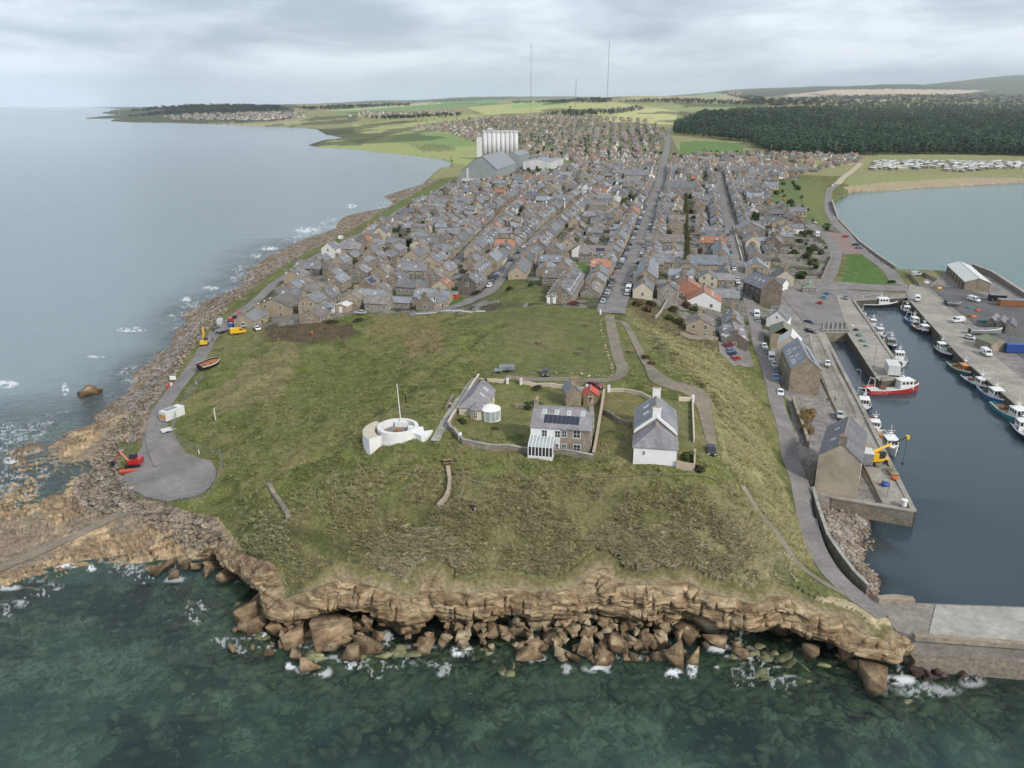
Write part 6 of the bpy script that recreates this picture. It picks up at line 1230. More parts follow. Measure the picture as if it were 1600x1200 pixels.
for L, w_, nm in ((MAIN, MAINW, 'main street'), (DUNB, 8, 'harbour road'), (KING, 5.6, 'west street'), (WEST, 5, 'far west street'), (LEFT_ROAD, 5.5, 'coast road')):
    for sd in (-1, 1):
        if nm == 'coast road' and sd < 0: continue
        street_rows(L, w_, ('%s side of the '+nm) % ('right' if sd > 0 else 'left'), sd)
def zone_name(s_):
    return ('seaward blocks' if s_ < -112 else 'west street blocks' if s_ < -57 else 'blocks left of main street' if s_ < 0 else 'blocks right of main street' if s_ < 55 else 'blocks by harbour road')
for ps in range(2):
    for t_ in np.arange(-20, 880, 9.5):
        for s_ in np.arange(-230, 150, 8.5):
            ss_ = s_+rt.uniform(-2, 2); tt = t_+rt.uniform(-2.5, 2.5); x, y = ST_(ss_, tt); rz = RZS+rt.choice([0, 0, 1])*math.pi/2+rt.gauss(0, .035)
            if rt.random() < (.86 if y < 700 else .8): try_house(x, y, rz, rt.choice([0, 6, 12, 1, 9, 2, 13, 3, 8]), zone_name(s_), t_, gap=1.1 if ps == 0 else .3)
def key(h): return h[1]
PLACED.sort(key=lambda h: math.hypot(h[0], h[1]))
print('town houses', len(PLACED))
NIND = 258
cnt = {}
def recolor(root, wl, rf_):
    for ch in root.children:
        nm = ch.name.split('.')[0]
        mt = {'wall': wl, 'roof': rf_, 'chimney': wl if wl.startswith('stone') else 'stone_tan'}.get(nm)
        if mt: ch.material_slots[0].link = 'OBJECT'; ch.material_slots[0].material = MATS[mt]
near_rows = {}
for x, y, rz, pk, row, tk in PLACED[:NIND]:
    c = copy_tree(PROT[pk][0]); wl, rf_ = rt.choice(WALLS), rt.choice(ROOFS)
    if wl == 'harl_white' and rt.random() < .3: rf_ = 'slate'
    c.location = (x, y, float(gz(x, y))+.05); c.rotation_euler[2] = rz; c.scale[2] = rt.uniform(.85, 1.22); recolor(c, wl, rf_)
    kk = (wl, rf_, row); i = cnt.get(kk, 0); cnt[kk] = i+1
    c['label'] = '%s %s house, %s such in the %s' % (WN[wl], RN[rf_], ordw(i)+(' nearest' if i else ''), row) if 'block' in row else '%s %s house, %s such on the %s' % (WN[wl], RN[rf_], ordw(i)+(' nearest' if i else ''), row)
    c['group'] = 'houses of the town'
for h_, _, _ in PROT:
    for o in [h_]+list(h_.children_recursive): bpy.data.objects.remove(o)
# ---------------------------------------------------------------- the farther town: more houses than one could count
def simple_house(L_, D_, e_, r_, ch=True):
    V_ = []; F_ = []; K_ = []
    def add(p, f, k):
        b = len(V_); V_.extend(p); K_.extend([k]*len(p))
        for q in f: F_.append([b+i for i in q])
    x, y = L_/2, D_/2
    add([(-x,-y,-1.5),(x,-y,-1.5),(x,y,-1.5),(-x,y,-1.5),(-x,-y,e_),(x,-y,e_),(x,y,e_),(-x,y,e_)], [(0,1,5,4),(1,2,6,5),(2,3,7,6),(3,0,4,7)], 0)
    add([(-x,-y,e_),(-x,y,e_),(-x,0,e_+r_)], [(1,0,2,2)], 0); add([(x,-y,e_),(x,y,e_),(x,0,e_+r_)], [(0,1,2,2)], 0)
    add([(-x-.2,-y-.4,e_-.2),(x+.2,-y-.4,e_-.2),(x+.2,0,e_+r_+.15),(-x-.2,0,e_+r_+.15),(-x-.2,y+.4,e_-.2),(x+.2,y+.4,e_-.2)], [(0,1,2,3),(3,2,5,4)], 1)
    for s_ in (-1, 1):
        for xx in np.arange(-x+1.4, x-1, 2.6): add([(xx-.5,s_*(y+.03),1),(xx+.5,s_*(y+.03),1),(xx+.5,s_*(y+.03),2.3),(xx-.5,s_*(y+.03),2.3)], [(0,1,2,3) if s_ < 0 else (3,2,1,0)], 2)
    if ch:
        for cx in (-x+.5, x-.5):
            z = e_+r_+1; add([(cx-.4,-.7,e_),(cx+.4,-.7,e_),(cx+.4,.7,e_),(cx-.4,.7,e_),(cx-.4,-.7,z),(cx+.4,-.7,z),(cx+.4,.7,z),(cx-.4,.7,z)], [(0,1,5,4),(1,2,6,5),(2,3,7,6),(3,0,4,7),(4,5,6,7)], 0)
    return np.array(V_, float), np.array(F_), np.array(K_)
SH = [simple_house(L_, D_, e_, r_) for L_, D_, e_, r_ in ((9,7.3,2.8,2.4),(12.5,7.3,3.6,2.5),(16,7.5,3,2.7),(10,7.5,3.6,2.5),(12,9,2.6,2.0),(20,8,4.2,2.8))]
def house_stuff(name, label, items, wallc, roofc):
    VV, FF, CC = [], [], []; b = 0
    for x, y, z, rz, k, s_ in items:
        v, f, kk_ = SH[k]; c, sn = math.cos(rz), math.sin(rz); w_ = v*s_
        VV.append(np.stack([x+w_[:, 0]*c-w_[:, 1]*sn, y+w_[:, 0]*sn+w_[:, 1]*c, z+w_[:, 2]], 1)); FF.append(f+b); b += len(v)
        tab = np.array([np.array(rt.choice(wallc))*rt.uniform(.8, 1.2), np.array(rt.choice(roofc))*rt.uniform(.75, 1.3), (.04, .045, .05)]); CC.append(tab[kk_])
    setp(link(name, mesh_np(name, np.concatenate(VV), np.concatenate(FF), ['house_far'], attrs={'col': ('FLOAT_COLOR', np.concatenate(CC))})), label, kind='stuff')
new_mat('house_far', attr='col', rough=.8, noise=.8, dark=.85, light=1.15)
WC_ = [(.27,.215,.155)]*5+[(.215,.19,.16)]*3+[(.37,.30,.22)]*2+[(.62,.6,.56)]+[(.45,.4,.32)]; RC_ = [(.165,.166,.174)]*14+[(.20,.215,.235)]*4+[(.175,.155,.14)]*4+[(.3,.14,.09)]
it = [(x, y, float(gz(x, y)), rz, {0:0,6:0,12:0,1:3,9:3,2:1,13:1,3:1,8:1}.get(pk, 2 if pk in (5, 4, 10) else 1), 1.0) for x, y, rz, pk, row, tk in PLACED[NIND:]]
SUB = [PL(L) for L in ([(645,200),(650,190),(760,184),(850,178),(1000,186),(1045,203),(1040,228),(1033,262),(950,262),(860,258),(830,240),(755,232),(750,228),(700,208)], [(1055,244),(1160,240),(1180,238),(1260,236),(1345,240),(1345,256),(1310,262),(1240,280),(1150,276),(1050,275)])]
ys_ = 850.0
while ys_ < 3200:
    for xx in np.arange(-400, 900, 13+ys_*.004):
        x = xx+rt.uniform(-3, 3); y = ys_+rt.uniform(-4, 4); p_ = (np.array([x]), np.array([y]))
        if not any(inpoly(*p_, S)[0] for S in SUB) or any(inpoly(*p_, S)[0] for S in NOB): continue
        if min(np.min((L[:, 0]-x)**2+(L[:, 1]-y)**2) for L, _ in ROADS) < 130: continue
        if rt.random() < .56 and OCC.ok(x, y, 0, 5, 5): it.append((x, y, float(gz(x, y)), RZS+.6*(vnoise(np.array(x/90), np.array(y/120), 3)-.5)*4+rt.choice([0, math.pi/2]), rt.choice([0, 3, 4, 4, 0]), 1.0)); OCC.add(x, y, 0, 5, 5)
    ys_ += 14+ys_*.004
RC2 = [(.20,.145,.12)]*4+[(.24,.15,.12)]*2+[(.165,.166,.174)]*3
near_it = [i for i in it if i[1] < 1000]; far_it = [i for i in it if i[1] >= 1000]
house_stuff('town_rooftops', 'stone houses of the middle town, too many to count', near_it, WC_, RC_)
house_stuff('suburb_rooftops', 'brown roofed modern houses at the inland end of the town', far_it, [(.42,.36,.28)]*3+[(.6,.57,.52)]+[(.3,.24,.18)]*3, RC2)
vil = []
for (P_, n) in (([(250,180),(330,176),(470,176),(478,183),(420,187),(320,187),(270,189)], 260), ([(545,180),(560,176),(640,175),(700,173),(720,178),(640,184),(560,184)], 90), ([(930,170),(1000,165),(1005,172),(940,176)], 40), ([(480,171),(540,170),(540,174),(480,175)], 20)):
    x, y, z = scat_px(n, P_, 20)
    for a, b_, c in zip(x, y, z):
        q = P(*[float(k) for k in proj(a, b_, c)]); vil.append((q.x, q.y, q.z, rt.uniform(0, 3), rt.choice([0, 1, 3]), 1.5))
def pxp(n, P_, seed=3):
    r_ = random.Random(seed); us = [p[0] for p in P_]; vs = [p[1] for p in P_]; out = []
    while len(out) < n:
        u, v = r_.uniform(min(us), max(us)), r_.uniform(min(vs), max(vs))
        if inpoly(np.array([u]), np.array([v]), P_)[0]: out.append(P(u, v))
    return out
vil = [(q.x, q.y, q.z, rt.uniform(0, 3), rt.choice([0, 1, 3]), 1.4) for P_, n in (([(250,182),(330,176),(470,176),(478,183),(420,187),(320,187),(270,188)], 240), ([(545,181),(560,176),(640,175),(700,173),(720,178),(640,184),(560,184)], 80), ([(930,172),(1000,166),(1005,172),(940,176)], 30)) for q in pxp(n, P_)]
house_stuff('far_villages', 'pale houses of distant villages along the far coast', vil, [(.48,.44,.38)]*3+[(.3,.25,.2)], RC2)
# ================================================================ caravans
new_mat('caravan_white', (.66,.66,.62), .5, rand=.12, noise=.3, dark=.92, light=1.05); new_mat('caravan_green', (.36,.42,.36), .5, rand=.15)
def caravan_proto():
    e_ = empty('static_caravan', (0, 0, 0), 0, 'x', 'caravan', 'static caravans in the holiday park'); m = MB(); m.ext([(-1.8, .5), (1.8, .5), (1.8, 2.9), (0, 3.35), (-1.8, 2.9)], 'x', -5, 5, 0); m.obj('body', ['caravan_white'], e_)
    m = MB(); m.ext([(-2, 2.85), (0, 3.4), (2, 2.85), (2, 3.0), (0, 3.55), (-2, 3.0)], 'x', -5.15, 5.15, 0); m.obj('roof', ['roof_white'], e_)
    m = MB(); [m.box(x-.8, x+.8, s*1.82-.02, s*1.82+.02, 1.4, 2.4, 0) for x in (-3.4, 0, 3.2) for s in (-1, 1)]; m.box(-5.03, -5.0, -1.3, 1.3, 1.3, 2.5, 0); m.obj('window_band', ['glass'], e_); return e_
cp0 = caravan_proto(); CARZ = [PL(L) for L in ([(1355,266),(1375,248),(1420,244),(1470,240),(1480,246),(1475,262),(1420,266)], [(1475,268),(1480,245),(1560,246),(1640,246),(1640,262),(1540,265),(1500,270)])]
k = 0; yy = 850.0
while yy < 1400:
    for xx in np.arange(330, 1000, 11.5):
        x, y = xx+rt.uniform(-4, 4)+(yy % 37)*.5, yy+rt.uniform(-4, 4)
        if any(inpoly(np.array([x]), np.array([y]), S)[0] for S in CARZ) and rt.random() < .92 and k < 260:
            c = cp0 if k == 0 else copy_tree(cp0); c.location = (x, y, float(gz(x, y))); c.rotation_euler[2] = R(rt.choice([75, 80, 15, 20, 100, 5, 60])); c['label'] = 'pale static caravan in the rows between the pine forest and the beach'; k += 1
            if rt.random() < .4: bo_ = c.children[0]; bo_.material_slots[0].link = 'OBJECT'; bo_.material_slots[0].material = MATS[rt.choice(['caravan_green', 'harl_cream', 'wood'])]
            if rt.random() < .35: bo_ = c.children[1]; bo_.material_slots[0].link = 'OBJECT'; bo_.material_slots[0].material = MATS[rt.choice(['slate_blue', 'caravan_green', 'ridge'])]
    yy += 8.5
print('caravans', k)
# ================================================================ vegetation
new_mat('foliage', attr='col', rough=.95, spec=.05)
def clump(seed, n, r=1.0, h=1.0, leaf=.16, zmin=0):
    r_ = random.Random(seed); V_ = []; F_ = []
    lobes = [(r_.uniform(-.5, .5), r_.uniform(-.5, .5), r_.uniform(.35, .8), r_.uniform(.3, .55)) for _ in range(6)]
    for i in range(n):
        lx, ly, lz, lr = r_.choice(lobes); d = Vector((r_.gauss(0, 1), r_.gauss(0, 1), r_.gauss(0, 1))).normalized()*lr*r_.uniform(.75, 1.05); c = Vector(((lx+d.x)*r, (ly+d.y)*r, max(zmin, (lz+d.z)*h)))
        n_ = (d.normalized()+Vector((r_.gauss(0, .4), r_.gauss(0, .4), r_.gauss(0, .4)+.4))).normalized(); t1 = n_.orthogonal().normalized(); t2 = n_.cross(t1); s_ = leaf*r_.uniform(.7, 1.5); b = len(V_); a = r_.uniform(0, 6.28)
        for q in range(3): V_.append(tuple(c+(t1*math.cos(a+q*2.09)+t2*math.sin(a+q*2.09))*s_))
        F_.append((b, b+1, b+2))
    return np.array(V_), np.array(F_)
def leafy_mesh(name, vf, base, seed):
    v, f = vf; rr = np.random.RandomState(seed); c = np.repeat(rr.uniform(.6, 1.4, (len(f), 1)), 3, 0)*np.array(base)[None]; return mesh_np(name, v, f, ['foliage'], attrs={'col': ('FLOAT_COLOR', c)})
SHC = [(.055,.075,.028), (.075,.085,.035), (.10,.065,.035), (.06,.05,.028), (.045,.07,.03), (.21,.15,.07)]
SHM = [(leafy_mesh('foliage', clump(50+i, 240 if i < 5 else 1100, 1, 1, .17 if i < 5 else .07), SHC[i], i), i) for i in range(6)]
SHN = ['dark green', 'mid green', 'russet brown', 'bare brown', 'deep green']
stem = MB().tube((0, 0, -.3), (0, 0, .6), .07, .04, 5).mesh('stem', ['wood'])
def shrub(x, y, s_, i, label, group=None, hz=1.0, name='shrub'):
    e_ = empty(name, (x, y, float(gz(x, y))-.1), rt.uniform(0, 6), label, 'shrub' if name == 'shrub' else 'tree', group); e_.scale = (s_, s_*rt.uniform(.8, 1.1), s_*hz); link('foliage', SHM[i][0], e_); link('stem' if name == 'shrub' else 'trunk', stem, e_); return e_
n = 0
for q in range(900):
    s_, t_ = rt.uniform(-190, 110), rt.uniform(5, 420); x, y = ST_(s_, t_); r = rt.uniform(1.2, 2.8)
    if n < 110 and inpoly(np.array([x]), np.array([y]), TW)[0] and OCC.ok(x, y, 0, r*.7, r*.7) and road_ok(x, y, r, r, 0): i = rt.randrange(5); shrub(x, y, r, i, '%s garden shrub among the houses in the %s' % (SHN[i], zone_name(s_)), 'garden shrubs of the town'); OCC.add(x, y, 0, r*.6, r*.6); n += 1
for u, v, s_, i, hz, lb in [(1000,478,3.2,2,.6,'russet bush nearest the foot of the main street'),(1012,486,2.6,2,.7,'russet bush on the bank above the dry slope'),(1020,478,2.6,3,.7,'bare brown bush below the big stone gabled house'),(1045,500,2.2,0,.7,'dark green bush in the middle of the shrub garden'),(1058,505,2.4,3,.7,'brown bush beside the modern tan house'),(1050,485,2.6,3,.6,'brown bush in the upper shrub garden'),(1070,480,2.8,2,.6,'russet bush left of the steep orange roof'),(1085,485,2,0,.8,'green bush beside the steep orange roof'),(1146,495,1.6,4,.8,'round dark green bush by the harbour road'),(1130,440,3,3,.7,'bare brown tree beside the cream gabled house'),(1142,437,2.6,3,.8,'bare brown tree by the upper harbour road'),(1258,678,2.6,5,.9,'brown bush below the plain warehouse gable, lowest of three'),(1251,662,2.8,5,.95,'brown bush below the plain warehouse gable, middle of three'),(1265,655,3.0,5,1.0,'russet bush below the plain warehouse gable, nearest the quay'),(825,638,1.4,4,.9,'dark green shrub behind the big stone house'),(838,638,1.6,4,.9,'second dark green shrub behind the big stone house, right one'),(838,607,1.5,3,.6,'brown shrub against the long white wall'),(757,598,1.0,0,.9,'small dark bush at the corner of the cottage lawn'),(722,660,1.3,4,.6,'low green shrub in front of the white cottage'),(775,671,.9,1,.7,'small green shrub on the cottage lawn'),(1072,718,1.7,0,.8,'dark shrub in the yard of the right hand house'),(1095,738,1.6,3,.7,'brown bush outside the pale yard wall'),(1005,560,2,2,.35,'low russet bracken patch on the dry slope'),(1020,568,1.8,2,.35,'low russet bracken patch farther down the dry slope'),(410,890,2.6,0,.6,'rounded green bush at the western cliff corner'),(1262,398,2.6,3,.8,'bare tree in the walled garden by the shore road'),(1395,442,2.2,0,.6,'dark shrub at the corner of the green lawn'),(1255,366,2.6,1,.9,'round shrub beside the white walled bungalow'),(640,415,2,0,.9,'green garden bush beside the big brown gabled house'),(560,500,2.2,3,.5,'bare shrub on the brown bank, right end'),(520,503,2.4,3,.4,'bare shrub on the brown bank, middle'),(745,460,2,3,.8,'brown shrub beside the lane and the mound')]:
    p = P(u, v); shrub(p.x, p.y, s_, i, lb, hz=hz)
gx_, gs_ = [], []
for q in range(2600):
    s_, t_ = rt.uniform(-230, 150), rt.uniform(120, 1150); x, y = ST_(s_, t_)
    if len(gx_) < 420 and inpoly(np.array([x]), np.array([y]), TW)[0] and OCC.ok(x, y, 0, .8, .8) and road_ok(x, y, 1, 1, 0): gx_.append((x, y, float(gz(x, y))-.2)); gs_.append(rt.uniform(1.5, 3.6))
gx_ = np.array(gx_); gs_ = np.array(gs_); setp(link('garden_greenery', scatter_mesh('garden_greenery', [clump(90+i, 70, 1, 1.1, .3) for i in range(4)], gx_, np.stack([gs_]*3, -1), gs_*9, ['foliage'], colors=np.array([(.06,.08,.03)])*np.random.RandomState(2).uniform(.6, 1.5, (len(gx_), 1)))), 'bushes and small trees in the gardens of the farther town', kind='stuff')
# hedge in the back lane
hp = [P(u, v) for u, v in ((1076,418),(1075,395),(1074,372),(1073,350),(1073,325),(1072,300),(1072,283))]
hl_ = smooth_line([tuple(p[:2]) for p in hp], 1.2); vv_, ff_, cc_2 = [], [], []; b = 0; cl_ = [clump(80+i, 60, 1, 1, .3) for i in range(3)]
for i, p in enumerate(hl_):
    v, f = cl_[i % 3]; vv_.append(v*[1.1, 1.2, 1.3]+[p[0], p[1], float(gz(*p))]); ff_.append(f+b); b += len(v); cc_2.append(np.repeat(np.random.RandomState(i).uniform(.6, 1.4, (len(f), 1)), 3, 0)*np.array([(.085,.085,.035)]))
hd_ = link('hedge', mesh_np('hedge', np.concatenate(vv_), np.concatenate(ff_), ['foliage'], attrs={'col': ('FLOAT_COLOR', np.concatenate(cc_2))})); setp(hd_, 'long mossy hedge running up the back lane right of the main street', 'hedge')
# pine forest
def pine(seed):
    r_ = random.Random(seed); V_ = [(-.25, 0, -1), (.25, 0, -1), (0, .25, -1), (0, 0, 12)]; F_ = [(0, 1, 3), (1, 2, 3), (2, 0, 3)]; K_ = [1]*4
    for i in range(34):
        z = r_.uniform(5.5, 17); w_ = 3.6*(1-abs(z-10.5)/9)+.6; a = r_.uniform(0, 6.28); c = Vector((math.cos(a)*w_*r_.uniform(.3, 1), math.sin(a)*w_*r_.uniform(.3, 1), z)); s_ = r_.uniform(1.2, 2.4); b = len(V_)
        n_ = (Vector((c.x, c.y, 3.5))).normalized(); t1 = n_.orthogonal().normalized(); t2 = n_.cross(t1)
        for q in range(3): V_.append(tuple(c+(t1*math.cos(a+q*2.09)+t2*math.sin(a+q*2.09))*s_)); K_.append(0)
        F_.append((b, b+1, b+2))
    return np.array(V_), np.array(F_)
PINES = [pine(i) for i in range(6)]
def forest(name, label, areas, colr, seed):
    r_ = np.random.RandomState(seed); X = []; S_ = []
    for P_, n, sx, sz in areas:
        for q in pxp(n, P_, seed): X.append((q.x, q.y, q.z-.3)); S_.append((sx, sx, sz))
    X = np.array(X); S_ = np.array(S_)*r_.uniform(.75, 1.2, (len(X), 1)); cc = np.array(colr)[None]*r_.uniform(.55, 1.45, (len(X), 1))*r_.uniform(.9, 1.1, (len(X), 3))*(.55+.9*fbm(X[:, 0]/90, X[:, 1]/200, 3, 5))[:, None]
    setp(link(name, scatter_mesh(name, PINES, X, S_, r_.rand(len(X))*6.28, ['foliage'], colors=cc, seed=seed)), label, kind='stuff')
forest('pine_forest', 'dense dark pine forest filling the right side inland', [([(1051,211),(1130,219),(1166,222),(1182,230),(1200,240),(1345,243),(1480,242),(1640,246),(1640,225),(1300,222),(1180,205),(1055,196)], 5600, 1, 1), ([(1055,197),(1180,206),(1300,223),(1640,227),(1640,196),(1200,188),(1080,186)], 4200, 1.2, 1.0), ([(1080,187),(1200,189),(1640,197),(1640,166),(1420,164),(1290,168),(1200,172),(1100,178)], 4200, 2.2, 1.1)], (.055,.092,.056), 21)
forest('distant_woods', 'dark belts of trees on the far fields and hills', [([(640,161),(700,156),(790,154),(800,156),(700,160)], 260, 3, 1.1), ([(800,158),(940,155),(960,158),(940,161),(800,162)], 300, 3, 1), ([(840,182),(880,176),(960,174),(1000,168),(1005,172),(960,180),(900,183)], 220, 1.3, .9), ([(960,147),(1010,143),(1080,140),(1080,143),(980,149)], 200, 4, 1), ([(1100,141),(1140,143),(1190,153),(1200,163),(1180,160),(1130,148)], 300, 4, 1), ([(960,160),(1060,156),(1180,160),(1200,166),(1060,162)], 260, 2.5, 1), ([(1200,157),(1300,150),(1500,148),(1640,150),(1640,163),(1420,163),(1290,166),(1200,168)], 900, 5, 1.2), ([(460,170),(560,165),(640,163),(640,166),(480,173)], 260, 3, 1), ([(200,184),(260,176),(330,166),(400,168),(460,172),(400,176),(270,180)], 700, 3, 1), ([(560,186),(640,182),(720,180),(720,183),(600,188)], 160, 1.5, .8), ([(200,176),(330,163),(440,168),(440,171),(330,170)], 300, 5, 1.4), ([(640,189),(760,182),(900,184),(1000,190),(1040,205),(1030,235),(900,235),(800,225)], 260, .7, .55)], (.048,.068,.042), 22)
p = P(891,178); e_ = empty('pine_tree', p, 0, 'big dark lone pine above the inland houses', 'tree'); v, f = pine(99); o = leafy_mesh('crown', (v[4:], f[3:]-4), (.03,.05,.03), 4); q_ = link('crown', o, e_); q_.scale = (2.2, 2.2, 1.7); MB().tube((0, 0, -1), (0, 0, 15), .8, .3, 6).obj('trunk', ['wood'], e_)
# radio masts
for (u, v, vt, lb) in ((829,182,70,'tallest looking thin radio mast, left one above the silos'), (948,171,66,'thin radio mast on the right with its top highest in the sky'), (899,168,122,'shortest radio mast between the two tall ones')):
    p = P(u, v); e_ = empty('radio_mast', p, 0, lb, 'mast'); D = p.y; H = (v-vt)*D/1371*1.0; m = MB(); rr = .00030*D
    for i in range(3):
        a = i*2.09; m.tube((rr*math.cos(a), rr*math.sin(a), 0), (rr*math.cos(a), rr*math.sin(a), H), rr*.33, n=4)
    for i in range(int(H/12)):
        for k_ in range(3): a = k_*2.09; c = a+2.09; m.tube((rr*math.cos(a), rr*math.sin(a), i*12), (rr*math.cos(c), rr*math.sin(c), i*12+12), rr*.2, n=3)
    m.obj('lattice', ['grey_metal'], e_)
    for i in range(3): a = i*2.09+.5; MB().tube((0, 0, H*.85), (math.cos(a)*H*.5, math.sin(a)*H*.5, 0), rr*.05, n=3).obj('guy_wire', ['grey_metal'], e_)
# ================================================================ vehicles
for nm, c in (('silver', (.42,.43,.44)), ('white', (.72,.72,.71)), ('black', (.015,.015,.018)), ('navy', (.02,.04,.10)), ('blue', (.04,.13,.34)), ('red', (.42,.02,.02)), ('maroon', (.17,.02,.03)), ('grey', (.16,.17,.18)), ('dark', (.04,.045,.05)), ('yellow', (.7,.42,.02)), ('teal', (.05,.25,.28)), ('lightblue', (.14,.22,.32)), ('green', (.03,.12,.07)), ('cream', (.6,.55,.42))):
    new_mat('paint_'+nm, c, .3, spec=.5, coat=.4)
new_mat('tyre', (.02,.02,.02), .9)
wheel = MB(); wheel.tube((0, -.1, 0), (0, .1, 0), .32, n=12, m=0); wheel.tube((0, .09, 0), (0, .115, 0), .19, n=10, m=1); WHM = wheel.mesh('wheel', ['tyre', 'grey_metal'])
def car_meshes(kind):
    b = MB(); g = MB()
    if kind == 'car':
        low = [(-2.05, .35), (2.0, .35), (2.08, .6), (2.0, .82), (1.0, .95), (-1.95, .98), (-2.1, .75)]; b.ext(low, 'y', -.86, .86, 0)
        top = [(.95, .95), (.25, 1.38), (-1.15, 1.42), (-1.85, .98)]; b.ext([(x*.97, z+.01) for x, z in top], 'y', -.66, .66, 0)
        for s_ in (-1, 1): g.quads([(.72, s_*.69, 1.0), (.22, s_*.68, 1.32), (-1.1, s_*.68, 1.34), (-1.6, s_*.69, 1.02)], [(0, 1, 2, 3) if s_ > 0 else (3, 2, 1, 0)], 0)
        g.quads([(.98, -.62, .98), (.98, .62, .98), (.30, .60, 1.38), (.30, -.60, 1.38)], [(0, 1, 2, 3)], 0); g.quads([(-1.87, .62, 1.02), (-1.87, -.62, 1.02), (-1.2, -.6, 1.41), (-1.2, .6, 1.41)], [(0, 1, 2, 3)], 0); wb, hx = 1.3, 2.05
    elif kind == 'van':
        b.ext([(-2.6, .4), (2.5, .4), (2.6, .8), (2.5, 1.15), (1.9, 1.25), (1.3, 2.05), (-2.5, 2.15), (-2.62, 1.2)], 'y', -.95, .95, 0)
        g.quads([(1.93, -.8, 1.27), (1.93, .8, 1.27), (1.38, .75, 1.97), (1.38, -.75, 1.97)], [(0, 1, 2, 3)], 0)
        for s_ in (-1, 1): g.quads([(1.6, s_*.957, 1.3), (1.1, s_*.957, 1.9), (.4, s_*.957, 1.9), (.4, s_*.957, 1.3)], [(0, 1, 2, 3) if s_ > 0 else (3, 2, 1, 0)], 0)
        wb, hx = 1.7, 2.55
    else:
        b.ext([(-3.1, .5), (3.0, .45), (3.15, .9), (3.0, 1.2), (2.4, 1.4), (2.1, 2.0), (2.2, 2.6), (1.6, 2.85), (-3.1, 2.85), (-3.2, 1.5)], 'y', -1.05, 1.05, 0)
        g.quads([(2.46, -.8, 1.42), (2.46, .8, 1.42), (2.14, .8, 1.98), (2.14, -.8, 1.98)], [(0, 1, 2, 3)], 0); g.box(-1.8, -.8, -1.07, 1.07, 1.5, 2.1, 0); g.box(.2, 1.2, -1.07, 1.07, 1.5, 2.1, 0); wb, hx = 1.9, 3.05
    bm = bmesh.new(); me = b.mesh('body', ['paint_white']); bm.from_mesh(me); bmesh.ops.bevel(bm, geom=[e for e in bm.edges], offset=.06, segments=2, affect='EDGES', clamp_overlap=True); bm.to_mesh(me); bm.free()
    l = MB().box(-.04, .04, -.16, .16, -.08, .08, 0).mesh('headlight', ['frame_white']); return me, g.mesh('windows', ['glass']), l, wb, hx
CARM = {k: car_meshes(k) for k in ('car', 'van', 'motorhome')}
def vehicle(x, y, rz, color, label, kind='car', z=None, group=None, name=None, sc=1):
    me, g, l, wb, hx = CARM[kind]; z = float(gz(x, y))+.12 if z is None else z
    e_ = empty(name or {'car': 'parked_car', 'van': 'parked_van', 'motorhome': 'motorhome'}[kind], (x, y, z), rz, label, kind, group); e_.scale = (sc, sc, sc)
    o = link('body', me, e_); o.material_slots[0].link = 'OBJECT'; o.material_slots[0].material = MATS['paint_'+color]; link('windows', g, e_)
    w_ = .82 if kind == 'car' else .9
    for a in (-wb, wb):
        for s_ in (-1, 1): o = link('wheel', WHM, e_, (a, s_*w_, .32)); o.rotation_euler[2] = 0 if s_ > 0 else math.pi
    for s_ in (-1, 1): link('headlight', l, e_, (hx, s_*.6, .68))
    return e_
def vpx(u, v, u2, v2, color, label, kind='car', z=None, **k):
    A = at(u, v) if z is None else Vector((*G(u, v, z), z)); B = at(u2, v2) if z is None else Vector((*G(u2, v2, z), z)); return vehicle(A.x, A.y, math.atan2(B.y-A.y, B.x-A.x), color, label, kind, z=None if z is None else z+.1, **k)
